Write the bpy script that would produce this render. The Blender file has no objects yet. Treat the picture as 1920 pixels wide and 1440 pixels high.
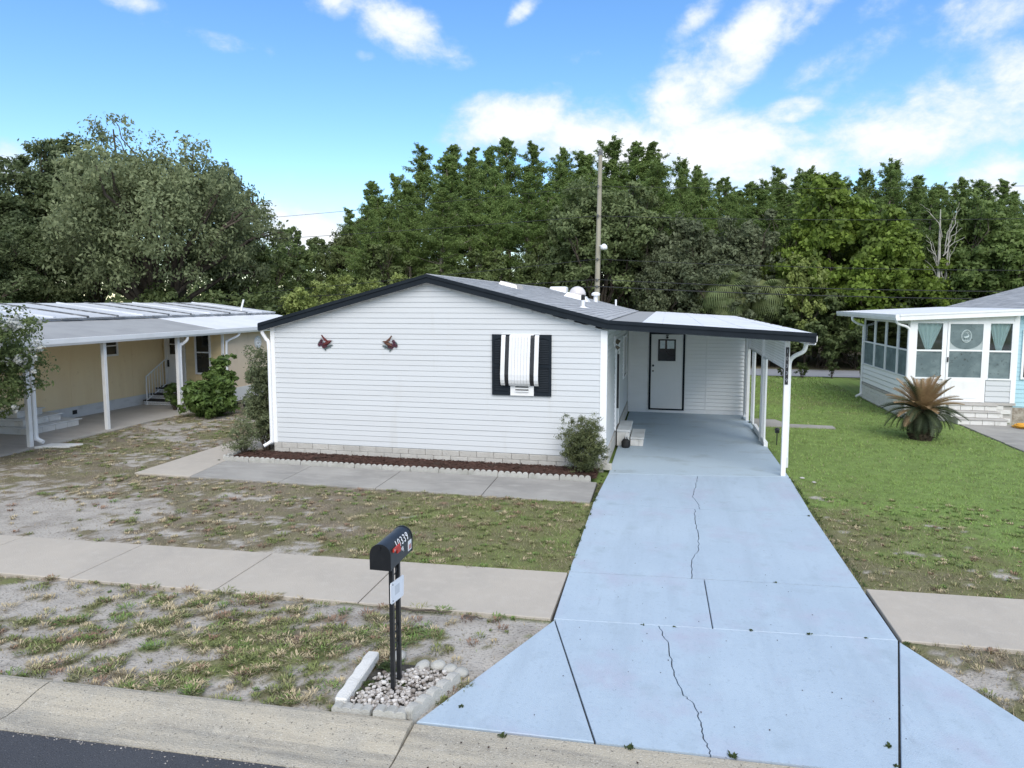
import bpy, bmesh, math, random
import numpy as np
from mathutils import Vector, Matrix

S = bpy.context.scene
COL = S.collection
R = math.radians

# ---------------------------------------------------------------- camera
cam_d = bpy.data.cameras.new('camera')
cam_d.sensor_width = 36.0
cam_d.lens = 24.375
cam_d.shift_y = -0.0179
cam_d.clip_start = 0.1
cam_d.clip_end = 6000
cam = bpy.data.objects.new('camera', cam_d)
COL.objects.link(cam)
cam.location = (0, 0, 3.45)
cam.rotation_euler = (R(90 - 5.3), 0, R(12.69))
S.camera = cam

# ---------------------------------------------------------------- sky and light
SUN_EL, SUN_AZ = R(44), R(160)        # azimuth clockwise from +Y (behind the camera, a little left)
world = bpy.data.worlds.new('World')
S.world = world
world.use_nodes = True
wt = world.node_tree
for n in list(wt.nodes):
    wt.nodes.remove(n)
WN, WL = wt.nodes, wt.links


def wmath(op, a, b=None, c=None, clamp=False):
    n = WN.new('ShaderNodeMath')
    n.operation = op
    n.use_clamp = clamp
    for i, v in enumerate((a, b, c)):
        if v is None:
            continue
        if isinstance(v, (int, float)):
            n.inputs[i].default_value = v
        else:
            WL.new(v, n.inputs[i])
    return n.outputs[0]


def build_sky():
    out = WN.new('ShaderNodeOutputWorld')
    sky = WN.new('ShaderNodeTexSky')
    sky.sky_type = 'NISHITA'
    sky.sun_disc = False
    sky.sun_elevation = SUN_EL
    sky.sun_rotation = SUN_AZ
    sky.altitude = 0
    sky.air_density = 1.0
    sky.dust_density = 0.4
    sky.ozone_density = 2.0
    hs = WN.new('ShaderNodeHueSaturation')
    hs.inputs['Hue'].default_value = SKY_HUE
    hs.inputs['Saturation'].default_value = SKY_SAT
    hs.inputs['Value'].default_value = 1.0
    WL.new(sky.outputs[0], hs.inputs['Color'])
    bg1 = WN.new('ShaderNodeBackground')
    bg1.inputs['Strength'].default_value = SKY_STRENGTH
    WL.new(hs.outputs[0], bg1.inputs['Color'])
    tc = WN.new('ShaderNodeTexCoord')
    sep = WN.new('ShaderNodeSeparateXYZ')
    WL.new(tc.outputs['Generated'], sep.inputs[0])
    az = wmath('ARCTAN2', sep.outputs[0], sep.outputs[1])
    el = wmath('ARCSINE', sep.outputs[2])
    comb = WN.new('ShaderNodeCombineXYZ')
    WL.new(az, comb.inputs[0])
    WL.new(el, comb.inputs[1])
    # domain noise
    def noise(vec, scale, detail, rough, dist=0.0, offs=(0, 0, 0), sc=(1, 1, 1)):
        m = WN.new('ShaderNodeMapping')
        m.inputs['Location'].default_value = offs
        m.inputs['Scale'].default_value = sc
        WL.new(vec, m.inputs['Vector'])
        n = WN.new('ShaderNodeTexNoise')
        n.inputs['Scale'].default_value = scale
        n.inputs['Detail'].default_value = detail
        n.inputs['Roughness'].default_value = rough
        n.inputs['Distortion'].default_value = dist
        WL.new(m.outputs[0], n.inputs['Vector'])
        return n.outputs['Fac']
    nz = noise(comb.outputs[0], 6.0, 9, 0.62, 0.35, (3.1, 0.4, 0), (1, 1.7, 1))
    nzf = noise(comb.outputs[0], 17.0, 6, 0.6, 0.2, (1.7, 2.4, 0), (1, 1.3, 1))
    big = noise(comb.outputs[0], 1.35, 3, 0.5, 0.2, (7.3, 1.2, 0), (1, 1.8, 1))
    # cloud banks: (azimuth, elevation, half width, half height, tilt) in degrees, weight
    banks = CLOUD_BANKS
    tot = None
    for (a, e, w, h, t, wgt) in banks:
        m = WN.new('ShaderNodeMapping')
        m.vector_type = 'TEXTURE'
        m.inputs['Location'].default_value = (R(a), R(e), 0)
        m.inputs['Rotation'].default_value = (0, 0, R(t))
        m.inputs['Scale'].default_value = (R(w), R(h), 1)
        WL.new(comb.outputs[0], m.inputs['Vector'])
        ln = WN.new('ShaderNodeVectorMath')
        ln.operation = 'LENGTH'
        WL.new(m.outputs[0], ln.inputs[0])
        mr = WN.new('ShaderNodeMapRange')
        mr.interpolation_type = 'SMOOTHSTEP'
        mr.inputs['From Min'].default_value = 1.25
        mr.inputs['From Max'].default_value = 0.1
        mr.inputs['To Min'].default_value = 0
        mr.inputs['To Max'].default_value = wgt
        WL.new(ln.outputs['Value'], mr.inputs['Value'])
        tot = mr.outputs[0] if tot is None else wmath('MAXIMUM', tot, mr.outputs[0])
    # sky out of view: scattered clouds, cover raised to whiten the ambient light
    side = wmath('MULTIPLY', wmath('SUBTRACT', wmath('ABSOLUTE', wmath('ADD', az, R(12.7))), R(41)), 5.0, clamp=True)
    ele = wmath('MULTIPLY', wmath('SUBTRACT', el, R(28)), 5.0, clamp=True)
    far = wmath('MAXIMUM', side, ele)
    scat = wmath('MULTIPLY', wmath('ADD', wmath('MULTIPLY', big, 1.0), 0.28), far)
    tot = wmath('MAXIMUM', tot, scat)
    nzh = noise(comb.outputs[0], 44.0, 5, 0.62, 0.3, (5.1, 9.4, 0), (1, 1.5, 1))
    dens = wmath('ADD', wmath('MULTIPLY', tot, 0.93), wmath('MULTIPLY', wmath('SUBTRACT', nz, 0.5), 1.35))
    dens = wmath('ADD', dens, wmath('MULTIPLY', wmath('SUBTRACT', nzf, 0.5), 0.85))
    dens = wmath('ADD', dens, wmath('MULTIPLY', wmath('SUBTRACT', nzh, 0.5), 0.35))
    mr = WN.new('ShaderNodeMapRange')
    mr.interpolation_type = 'SMOOTHSTEP'
    mr.inputs['From Min'].default_value = 0.36
    mr.inputs['From Max'].default_value = 1.02
    mr.inputs['To Max'].default_value = 0.97
    WL.new(dens, mr.inputs['Value'])
    mask = mr.outputs[0]
    cr = WN.new('ShaderNodeMix')
    cr.data_type = 'RGBA'
    cr.inputs[6].default_value = (0.60, 0.72, 0.87, 1)
    cr.inputs[7].default_value = (0.93, 0.95, 0.98, 1)
    WL.new(wmath('MULTIPLY', wmath('SUBTRACT', dens, 0.55), 1.8, clamp=True), cr.inputs[0])
    bg2 = WN.new('ShaderNodeBackground')
    WL.new(cr.outputs[2], bg2.inputs['Color'])
    bg2.inputs['Strength'].default_value = CLOUD_STRENGTH
    mx = WN.new('ShaderNodeMixShader')
    WL.new(mask, mx.inputs[0])
    WL.new(bg1.outputs[0], mx.inputs[1])
    WL.new(bg2.outputs[0], mx.inputs[2])
    WL.new(mx.outputs[0], out.inputs['Surface'])


SKY_STRENGTH, SKY_HUE, SKY_SAT, CLOUD_STRENGTH = 0.106, 0.503, 1.24, 0.53
CLOUD_BANKS = [
    (-12.5, 14.2, 8, 3.4, 3, 1.12), (-4, 12.2, 12, 4.2, -8, 1.2), (3, 11.5, 11, 4.6, -5, 1.15), (1, 15.5, 8, 4.8, 40, 1.12), (5, 18.3, 9, 3.4, 40, 1.02), (9.5, 20.6, 7, 2.8, 40, 0.86),
    (17, 12, 12, 4.8, 8, 0.98), (8.5, 14, 4.2, 1.8, 10, 0.90), (9, 9.8, 10, 3.2, 5, 0.94), (23, 13, 11, 5.5, 10, 0.96), (21, 18.5, 8, 3.2, 15, 0.70), (23, 8, 11, 3.5, 0, 0.88),
    (-21, 20, 8.5, 2.9, -22, 0.84), (-27, 21.8, 4.2, 2.0, 0, 0.86), (-16.8, 18.3, 3.2, 1.6, -20, 0.76), (-12, 21.7, 3, 1.0, 40, 0.70), (1.8, 21, 4.2, 1.8, 40, 0.86),
    (-28.5, 4.8, 9, 4.2, 0, 1.05), (-31.5, 6.5, 4, 2.0, 0, 0.85), (-48.5, 8.8, 5, 2.6, 0, 0.90), (-40.6, 20.3, 3.6, 1.2, 0, 0.82), (-24.2, 18.4, 1.4, 1.0, 0, 0.68), (-34, 18.3, 8, 1.3, -5, 0.56), (-8, 18.6, 4, 1.2, 10, 0.55),
    (12, 16.5, 9, 3.0, 22, 0.72), (-1, 9.5, 16, 4.0, 0, 0.92), (15, 20.5, 6, 2.0, 30, 0.62), (27, 20, 7, 2.5, 5, 0.72), (-15, 12.5, 6, 1.6, 0, 0.66),
]
build_sky()

sun_d = bpy.data.lights.new('sun', 'SUN')
sun_d.energy = 1.5
sun_d.angle = R(50)
sun_d.color = (1.0, 0.95, 0.87)
sun = bpy.data.objects.new('sun', sun_d)
COL.objects.link(sun)
sun.rotation_euler = (R(90) - SUN_EL, 0, -SUN_AZ + R(180))

S.view_settings.view_transform = 'Standard'
S.view_settings.look = 'None'
S.view_settings.gamma = 1.0
S.view_settings.use_curve_mapping = False
S.view_settings.exposure = 1.14
S.render.engine = 'CYCLES'
S.cycles.use_denoising = True
S.cycles.max_bounces = 6
S.cycles.diffuse_bounces = 4
S.cycles.glossy_bounces = 2
S.cycles.transmission_bounces = 4
S.cycles.transparent_max_bounces = 8

# ---------------------------------------------------------------- small helpers
rng = np.random.default_rng(11)
rnd = random.Random(5)
BASE = {}


def wpos(o):
    return BASE.get(o.name, Vector((0, 0, 0))) if o else Vector((0, 0, 0))


def link(o, parent=None, at=None):
    COL.objects.link(o)
    if parent:
        o.parent = parent
    a = Vector(at) if at is not None else wpos(parent)
    o.location = a - wpos(parent)
    BASE[o.name] = a
    return o


def thing(name, label, cat, loc, group=None):
    o = bpy.data.objects.new(name, None)
    o.empty_display_size = 0.2
    link(o, None, loc)
    o['label'] = label
    o['category'] = cat
    if group:
        o['group'] = group
    return o


def tag(o, label=None, cat=None, group=None, kind=None):
    for k, v in (('label', label), ('category', cat), ('group', group), ('kind', kind)):
        if v:
            o[k] = v
    return o


def inst(name, mesh, parent, at, rot=(0, 0, 0), scale=(1, 1, 1)):
    o = bpy.data.objects.new(name, mesh)
    link(o, parent, at)
    o.rotation_euler = rot
    o.scale = scale
    return o


class MB:
    """collects faces in world coordinates; build() makes ONE mesh object of them"""

    def __init__(self):
        self.v, self.f, self.t = [], [], []

    def poly(self, pts, tint=0.5):
        n = len(self.v)
        self.v += [tuple(p) for p in pts]
        self.f.append(tuple(range(n, n + len(pts))))
        self.t.append(tint)
        return self

    def faces(self, vs, fs, tint=0.5):
        n = len(self.v)
        self.v += [tuple(p) for p in vs]
        for f in fs:
            self.f.append(tuple(i + n for i in f))
            self.t.append(tint)
        return self

    def box(self, x0, x1, y0, y1, z0, z1, tint=0.5):
        vs = [(x0, y0, z0), (x1, y0, z0), (x1, y1, z0), (x0, y1, z0), (x0, y0, z1), (x1, y0, z1), (x1, y1, z1), (x0, y1, z1)]
        return self.faces(vs, [(0, 3, 2, 1), (4, 5, 6, 7), (0, 1, 5, 4), (1, 2, 6, 5), (2, 3, 7, 6), (3, 0, 4, 7)], tint)

    def prism(self, poly, z0, z1, tint=0.5):
        """poly: counter-clockwise xy list; z0/z1 numbers or functions of x, y"""
        a = (lambda x, y: z0) if not callable(z0) else z0
        b = (lambda x, y: z1) if not callable(z1) else z1
        n = len(poly)
        vs = [(x, y, a(x, y)) for x, y in poly] + [(x, y, b(x, y)) for x, y in poly]
        fs = [tuple(range(n - 1, -1, -1)), tuple(range(n, 2 * n))]
        fs += [(i, (i + 1) % n, (i + 1) % n + n, i + n) for i in range(n)]
        return self.faces(vs, fs, tint)

    def extr(self, prof, axis, a, b, tint=0.5):
        """prof: closed 2-D outline in the other two axes (cyclic order of axes), extruded from a to b along axis"""
        def P(p, q):
            return {'x': (q, p[0], p[1]), 'y': (p[0], q, p[1]), 'z': (p[0], p[1], q)}[axis]
        n = len(prof)
        area = sum(prof[i][0] * prof[(i + 1) % n][1] - prof[(i + 1) % n][0] * prof[i][1] for i in range(n))
        if (area < 0) != (axis == 'y'):
            prof = prof[::-1]
        vs = [P(p, a) for p in prof] + [P(p, b) for p in prof]
        fs = [tuple(range(n - 1, -1, -1)), tuple(range(n, 2 * n))]
        fs += [(i, (i + 1) % n, (i + 1) % n + n, i + n) for i in range(n)]
        return self.faces(vs, fs, tint)

    def tube(self, path, r, n=8, cap=True, tint=0.5):
        path = [Vector(p) for p in path]
        m = len(path)
        rr = r if isinstance(r, (list, tuple)) else [r] * m
        up = None
        vs, fs = [], []
        for i, p in enumerate(path):
            d = (path[min(i + 1, m - 1)] - path[max(i - 1, 0)])
            d = d.normalized() if d.length > 1e-9 else Vector((0, 0, 1))
            if up is None:
                up = Vector((0, 0, 1)) if abs(d.z) < 0.9 else Vector((1, 0, 0))
            s = d.cross(up)
            s.normalize()
            up = s.cross(d)
            for k in range(n):
                a = 2 * math.pi * (k + 0.5) / n
                vs.append(p + (s * math.cos(a) + up * math.sin(a)) * rr[i])
        for i in range(m - 1):
            for k in range(n):
                k2 = (k + 1) % n
                fs.append((i * n + k, i * n + k2, (i + 1) * n + k2, (i + 1) * n + k))
        if cap:
            fs.append(tuple(range(n - 1, -1, -1)))
            fs.append(tuple(range((m - 1) * n, m * n)))
        return self.faces(vs, fs, tint)

    def lathe(self, prof, cx, cy, n=16, axis='z', cz=0.0, tint=0.5):
        """prof: (radius, height) pairs from bottom to top"""
        vs, fs = [], []
        for (r, h) in prof:
            for k in range(n):
                a = 2 * math.pi * k / n
                u, w = r * math.cos(a), r * math.sin(a)
                vs.append({'z': (cx + u, cy + w, cz + h), 'x': (cx + h, cy + u, cz + w), 'y': (cx - u, cy + h, cz + w)}[axis])
        m = len(prof)
        for i in range(m - 1):
            for k in range(n):
                k2 = (k + 1) % n
                fs.append((i * n + k, i * n + k2, (i + 1) * n + k2, (i + 1) * n + k))
        fs.append(tuple(range(n - 1, -1, -1)))
        fs.append(tuple(range((m - 1) * n, m * n)))
        return self.faces(vs, fs, tint)

    def mesh(self, name, mat, org=Vector((0, 0, 0)), smooth=False, bevel=0.0):
        me = bpy.data.meshes.new(name)
        me.from_pydata([(p[0] - org[0], p[1] - org[1], p[2] - org[2]) for p in self.v], [], self.f)
        if any(t != 0.5 for t in self.t):
            at = me.attributes.new('tint', 'FLOAT', 'FACE')
            at.data.foreach_set('value', np.array(self.t, np.float32))
        if bevel:
            bm = bmesh.new()
            bm.from_mesh(me)
            bmesh.ops.bevel(bm, geom=list(bm.edges), offset=bevel, segments=1, affect='EDGES', clamp_overlap=True)
            bm.to_mesh(me)
            bm.free()
        if mat:
            me.materials.append(mat)
        if smooth:
            me.polygons.foreach_set('use_smooth', [True] * len(me.polygons))
        me.update()
        return me

    def build(self, name, mat, parent=None, at=None, smooth=False, bevel=0.0):
        a = Vector(at) if at is not None else wpos(parent)
        return link(bpy.data.objects.new(name, self.mesh(name, mat, a, smooth, bevel)), parent, a)


def box(name, mat, parent, x0, x1, y0, y1, z0, z1, bevel=0.0):
    return MB().box(x0, x1, y0, y1, z0, z1).build(name, mat, parent, bevel=bevel)


def smooth_by_angle(o, ang=40):
    me = o.data
    me.polygons.foreach_set('use_smooth', [True] * len(me.polygons))
    try:
        me.set_sharp_from_angle(angle=R(ang))
    except Exception:
        pass
    return o


# ---------------------------------------------------------------- materials
def mat(name, base, rough=0.75, layers=(), bump=None, metallic=0.0, spec=0.35, tint=None, attr=None, coat=0.0, rand=0.0):
    """layers: (noise scale or (sx,sy,sz), second colour, threshold low, threshold high, detail); bump: (scale, strength, detail)"""
    m = bpy.data.materials.new(name)
    m.use_nodes = True
    N, L = m.node_tree.nodes, m.node_tree.links
    b = N['Principled BSDF']
    b.inputs['Roughness'].default_value = rough
    b.inputs['Metallic'].default_value = metallic
    b.inputs['Specular IOR Level'].default_value = spec
    if coat:
        b.inputs['Coat Weight'].default_value = coat
    geo = N.new('ShaderNodeNewGeometry')
    cur = None

    def mix(fac, c1, c2):
        x = N.new('ShaderNodeMix')
        x.data_type = 'RGBA'
        for s, v in ((0, fac), (6, c1), (7, c2)):
            if hasattr(v, 'links'):
                L.new(v, x.inputs[s])
            elif isinstance(v, (int, float)):
                x.inputs[s].default_value = v
            else:
                x.inputs[s].default_value = (*v, 1)
        return x.outputs[2]

    cur = base
    if attr:
        a = N.new('ShaderNodeAttribute')
        a.attribute_name = attr
        cur = a.outputs['Color']
    if tint:
        a = N.new('ShaderNodeAttribute')
        a.attribute_name = 'tint'
        cur = mix(a.outputs['Fac'], cur, tint)
    if rand:
        oi = N.new('ShaderNodeObjectInfo')
        dark = tuple(c * (1 - rand) for c in base)
        if not hasattr(cur, 'links'):
            cur = mix(oi.outputs['Random'], cur, dark)
    for (sc, col, lo, hi, det) in layers:
        mp = N.new('ShaderNodeMapping')
        if isinstance(sc, (tuple, list)):
            mp.inputs['Scale'].default_value = sc
        else:
            mp.inputs['Scale'].default_value = (sc, sc, sc)
        L.new(geo.outputs['Position'], mp.inputs['Vector'])
        nz = N.new('ShaderNodeTexNoise')
        nz.inputs['Scale'].default_value = 1.0
        nz.inputs['Detail'].default_value = det
        nz.inputs['Roughness'].default_value = 0.6
        L.new(mp.outputs[0], nz.inputs['Vector'])
        mr = N.new('ShaderNodeMapRange')
        mr.inputs['From Min'].default_value = lo
        mr.inputs['From Max'].default_value = hi
        L.new(nz.outputs['Fac'], mr.inputs['Value'])
        cur = mix(mr.outputs[0], cur, col)
    if hasattr(cur, 'links'):
        L.new(cur, b.inputs['Base Color'])
    else:
        b.inputs['Base Color'].default_value = (*cur, 1)
    if bump:
        nz = N.new('ShaderNodeTexNoise')
        nz.inputs['Scale'].default_value = bump[0]
        nz.inputs['Detail'].default_value = bump[2] if len(bump) > 2 else 4
        L.new(geo.outputs['Position'], nz.inputs['Vector'])
        bp = N.new('ShaderNodeBump')
        bp.inputs['Strength'].default_value = bump[1]
        bp.inputs['Distance'].default_value = 0.02
        L.new(nz.outputs['Fac'], bp.inputs['Height'])
        L.new(bp.outputs[0], b.inputs['Normal'])
    return m


def leaf_mat(name, dark, light, warm=None, trans=0.42, rough=0.55, patch=0.5):
    m = bpy.data.materials.new(name)
    m.use_nodes = True
    N, L = m.node_tree.nodes, m.node_tree.links
    for n in list(N):
        N.remove(n)
    out = N.new('ShaderNodeOutputMaterial')
    at = N.new('ShaderNodeAttribute')
    at.attribute_name = 'tint'
    geo = N.new('ShaderNodeNewGeometry')
    oi = N.new('ShaderNodeObjectInfo')
    nz = N.new('ShaderNodeTexNoise')
    nz.inputs['Scale'].default_value = patch
    nz.inputs['Detail'].default_value = 3
    L.new(geo.outputs['Position'], nz.inputs['Vector'])

    def mth(op, a, b):
        n = N.new('ShaderNodeMath')
        n.operation = op
        n.use_clamp = True
        for i, v in enumerate((a, b)):
            if isinstance(v, (int, float)):
                n.inputs[i].default_value = v
            else:
                L.new(v, n.inputs[i])
        return n.outputs[0]
    f = mth('ADD', mth('MULTIPLY', at.outputs['Fac'], 0.7), mth('MULTIPLY', mth('SUBTRACT', nz.outputs['Fac'], 0.35), 1.1))
    mx = N.new('ShaderNodeMix')
    mx.data_type = 'RGBA'
    mx.inputs[6].default_value = (*dark, 1)
    mx.inputs[7].default_value = (*light, 1)
    L.new(f, mx.inputs[0])
    col = mx.outputs[2]
    if warm:
        m2 = N.new('ShaderNodeMix')
        m2.data_type = 'RGBA'
        L.new(mth('MULTIPLY', oi.outputs['Random'], 0.7), m2.inputs[0])
        L.new(col, m2.inputs[6])
        m2.inputs[7].default_value = (*warm, 1)
        col = m2.outputs[2]
    b = N.new('ShaderNodeBsdfPrincipled')
    b.inputs['Roughness'].default_value = rough
    b.inputs['Specular IOR Level'].default_value = 0.3
    L.new(col, b.inputs['Base Color'])
    tr = N.new('ShaderNodeBsdfTranslucent')
    L.new(col, tr.inputs['Color'])
    ms = N.new('ShaderNodeMixShader')
    ms.inputs[0].default_value = trans
    L.new(b.outputs[0], ms.inputs[1])
    L.new(tr.outputs[0], ms.inputs[2])
    L.new(ms.outputs[0], out.inputs['Surface'])
    return m


def glass_mat(name, tintc=(0.86, 0.92, 0.91), refl=(0.9, 0.95, 1.0), base=0.07):
    m = bpy.data.materials.new(name)
    m.use_nodes = True
    N, L = m.node_tree.nodes, m.node_tree.links
    for n in list(N):
        N.remove(n)
    out = N.new('ShaderNodeOutputMaterial')
    t = N.new('ShaderNodeBsdfTransparent')
    t.inputs['Color'].default_value = (*tintc, 1)
    g = N.new('ShaderNodeBsdfGlossy')
    g.inputs['Roughness'].default_value = 0.03
    g.inputs['Color'].default_value = (*refl, 1)
    fr = N.new('ShaderNodeFresnel')
    fr.inputs['IOR'].default_value = 1.5
    ad = N.new('ShaderNodeMath')
    ad.inputs[1].default_value = base
    L.new(fr.outputs[0], ad.inputs[0])
    ms = N.new('ShaderNodeMixShader')
    L.new(ad.outputs[0], ms.inputs[0])
    L.new(t.outputs[0], ms.inputs[1])
    L.new(g.outputs[0], ms.inputs[2])
    L.new(ms.outputs[0], out.inputs['Surface'])
    return m


M = {}
M['siding'] = mat('white_siding', (0.585, 0.605, 0.62), 0.5, [((0.5, 0.5, 3.0), (0.56, 0.575, 0.585), 0.45, 0.8, 5), ((3, 3, 0.35), (0.53, 0.535, 0.525), 0.62, 0.9, 4)], spec=0.35)
M['siding_bright'] = mat('shade_lifted_white_siding', (0.86, 0.865, 0.86), 0.5, [((0.5, 0.5, 3.0), (0.81, 0.815, 0.81), 0.45, 0.8, 5)], spec=0.35)  # paler siding copy for shaded walls, its colour raised to offset the shade
M['white'] = mat('white_paint', (0.80, 0.80, 0.79), 0.5, [(3.0, (0.66, 0.65, 0.62), 0.5, 0.85, 5)])
M['white_metal'] = mat('white_metal', (0.82, 0.83, 0.84), 0.4, [((2, 2, 0.5), (0.70, 0.70, 0.69), 0.5, 0.85, 5)], spec=0.5)
M['trim'] = mat('black_trim', (0.009, 0.014, 0.020), 0.65, [(4.0, (0.014, 0.020, 0.027), 0.4, 0.8, 4)], spec=0.2)
M['black'] = mat('black_paint', (0.012, 0.013, 0.015), 0.35, [(8.0, (0.025, 0.026, 0.028), 0.45, 0.8, 4)], spec=0.5)
M['dark'] = mat('dark_interior', (0.03, 0.032, 0.034), 0.9, [(2.0, (0.045, 0.045, 0.045), 0.4, 0.8, 3)])
M['drive'] = mat('blue_painted_concrete', (0.374, 0.459, 0.545), 0.6,
                 [(0.45, (0.411, 0.500, 0.584), 0.38, 0.66, 5), ((3.2, 0.35, 1), (0.340, 0.416, 0.492), 0.48, 0.76, 6), (1.1, (0.389, 0.422, 0.511), 0.52, 0.70, 6), (2.6, (0.312, 0.384, 0.447), 0.56, 0.80, 7), (26.0, (0.297, 0.368, 0.438), 0.56, 0.78, 4), (5.0, (0.431, 0.519, 0.598), 0.55, 0.9, 6), (48, (0.124, 0.136, 0.155), 0.735, 0.78, 2), ((6, 1.1, 1), (0.287, 0.345, 0.399), 0.66, 0.80, 8)], bump=(90, 0.3, 4))
M['drive_dusty_lifted'] = mat('dusty_shade_lifted_carport_floor', (0.39, 0.475, 0.545), 0.5, [(0.5, (0.41, 0.495, 0.565), 0.38, 0.66, 5), ((1.0, 1.6, 1), (0.285, 0.335, 0.355), 0.54, 0.76, 6), (22.0, (0.28, 0.335, 0.37), 0.60, 0.82, 4), (1.7, (0.21, 0.25, 0.265), 0.66, 0.80, 7)], bump=(90, 0.2, 4))  # dust stains, plus a base colour raised to counter the carport shade
M['concrete'] = mat('pale_concrete', (0.455, 0.41, 0.35), 0.9, [(0.8, (0.385, 0.35, 0.305), 0.4, 0.75, 6), (7.0, (0.475, 0.435, 0.38), 0.5, 0.85, 6), (55.0, (0.25, 0.24, 0.225), 0.66, 0.8, 3)], bump=(70, 0.35, 5), spec=0.2)
M['walk'] = mat('weathered_walk_concrete', (0.34, 0.325, 0.30), 0.9, [(0.9, (0.245, 0.235, 0.22), 0.4, 0.7, 6), ((1.5, 5, 1), (0.39, 0.375, 0.345), 0.5, 0.8, 6), (50.0, (0.18, 0.18, 0.172), 0.66, 0.8, 3)], bump=(70, 0.35, 5), spec=0.2)
M['curb'] = mat('curb_concrete', (0.44, 0.395, 0.315), 0.95, [((0.5, 7.0, 1), (0.27, 0.25, 0.215), 0.46, 0.68, 6), (2.2, (0.36, 0.335, 0.285), 0.48, 0.72, 6), (14.0, (0.48, 0.44, 0.365), 0.52, 0.8, 6), (44.0, (0.15, 0.14, 0.12), 0.60, 0.70, 3), (95, (0.60, 0.57, 0.50), 0.60, 0.70, 2), (7, (0.11, 0.10, 0.085), 0.70, 0.78, 6)], bump=(75, 0.7, 5), spec=0.15)
M['joint'] = mat('dark_joint_soil', (0.05, 0.047, 0.042), 1.0, [(20.0, (0.09, 0.085, 0.07), 0.45, 0.75, 4)], spec=0.1)
M['asphalt'] = mat('asphalt', (0.062, 0.066, 0.076), 0.92, [(0.7, (0.080, 0.084, 0.095), 0.4, 0.75, 5), (85.0, (0.17, 0.175, 0.185), 0.60, 0.75, 2), (60, (0.025, 0.027, 0.032), 0.6, 0.75, 2)], bump=(110, 0.6, 4), spec=0.2)
M['backroad'] = mat('grey_back_road', (0.27, 0.28, 0.30), 0.95, [(0.6, (0.22, 0.23, 0.25), 0.4, 0.75, 5), (30.0, (0.20, 0.2, 0.21), 0.6, 0.8, 3)], spec=0.15)
M['ground'] = mat('lawn_soil', (0.3, 0.28, 0.25), 1.0, [(34.0, (0.085, 0.072, 0.052), 0.54, 0.74, 5), (9.0, (0.11, 0.092, 0.068), 0.60, 0.80, 8), (70.0, (0.55, 0.52, 0.47), 0.66, 0.8, 2)], attr='soil', bump=(34, 0.9, 6), spec=0.1)
M['block'] = mat('split_block', (0.56, 0.54, 0.50), 0.95, [(1.6, (0.40, 0.385, 0.355), 0.4, 0.75, 6), (34.0, (0.30, 0.29, 0.26), 0.58, 0.78, 4)], bump=(60, 0.7, 5), spec=0.15, rand=0.12)
M['edging'] = mat('scalloped_edging_concrete', (0.50, 0.49, 0.455), 0.95, [(5.0, (0.34, 0.335, 0.30), 0.45, 0.75, 6), (48.0, (0.24, 0.235, 0.21), 0.6, 0.78, 4)], bump=(70, 0.6, 5), spec=0.15, rand=0.15)
M['whitestone'] = mat('white_edging_concrete', (0.68, 0.67, 0.64), 0.95, [(6.0, (0.52, 0.51, 0.47), 0.5, 0.8, 6)], bump=(60, 0.6, 5), spec=0.15)
M['step'] = mat('step_cap_concrete', (0.46, 0.44, 0.41), 0.9, [(4.0, (0.38, 0.365, 0.34), 0.4, 0.75, 6)], bump=(60, 0.3, 4), spec=0.2)
M['mulch'] = mat('red_mulch', (0.048, 0.026, 0.020), 1.0, tint=(0.135, 0.080, 0.064), layers=[(3.5, (0.06, 0.046, 0.037), 0.5, 0.75, 4)], bump=(60, 0.8, 5), spec=0.1)
M['pebble'] = mat('white_pebbles', (0.17, 0.145, 0.125), 0.85, tint=(0.64, 0.61, 0.575), layers=[(14.0, (0.36, 0.31, 0.28), 0.62, 0.8, 3)], spec=0.25)
M['shingle'] = mat('grey_shingle', (0.34, 0.35, 0.365), 0.95, tint=(0.48, 0.49, 0.505), layers=[(1.2, (0.42, 0.43, 0.44), 0.45, 0.8, 5), (90.0, (0.27, 0.275, 0.285), 0.55, 0.8, 2)], bump=(120, 0.4, 3), spec=0.2)
M['roll_roof'] = mat('grey_roll_roofing', (0.33, 0.335, 0.335), 0.95, [(1.4, (0.27, 0.275, 0.28), 0.4, 0.75, 6), (70.0, (0.22, 0.22, 0.22), 0.6, 0.8, 2)], spec=0.2)
M['white_roof'] = mat('white_coated_roof', (0.74, 0.75, 0.77), 0.55, [(0.8, (0.64, 0.655, 0.68), 0.4, 0.75, 6), ((1.2, 6, 1), (0.56, 0.57, 0.58), 0.62, 0.85, 6)], bump=(30, 0.2, 4))
M['metal_roof'] = mat('weathered_white_metal_roof', (0.66, 0.675, 0.70), 0.45, [((0.5, 1.6, 1), (0.50, 0.515, 0.54), 0.4, 0.7, 6), (5.0, (0.38, 0.39, 0.40), 0.62, 0.85, 6)], spec=0.5)
M['tar'] = mat('roof_tar', (0.10, 0.105, 0.11), 0.8, [(5.0, (0.30, 0.31, 0.32), 0.45, 0.7, 6)])
M['yellow'] = mat('yellow_wall_panel', (0.88, 0.72, 0.45), 0.75, [((3, 3, 0.5), (0.80, 0.63, 0.38), 0.42, 0.8, 6), (5.0, (0.60, 0.44, 0.24), 0.6, 0.85, 6), (0.6, (0.86, 0.70, 0.45), 0.4, 0.7, 3)], spec=0.25)
M['yellow_siding'] = mat('yellow_lap_siding', (0.74, 0.60, 0.36), 0.7, [((0.6, 0.6, 4), (0.64, 0.51, 0.30), 0.42, 0.8, 5)], spec=0.25)
M['beige'] = mat('beige_shed_wall', (0.70, 0.58, 0.44), 0.85, [(1.2, (0.64, 0.53, 0.40), 0.4, 0.75, 5), ((4, 4, 0.5), (0.48, 0.39, 0.29), 0.6, 0.85, 4)], spec=0.2)
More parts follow.
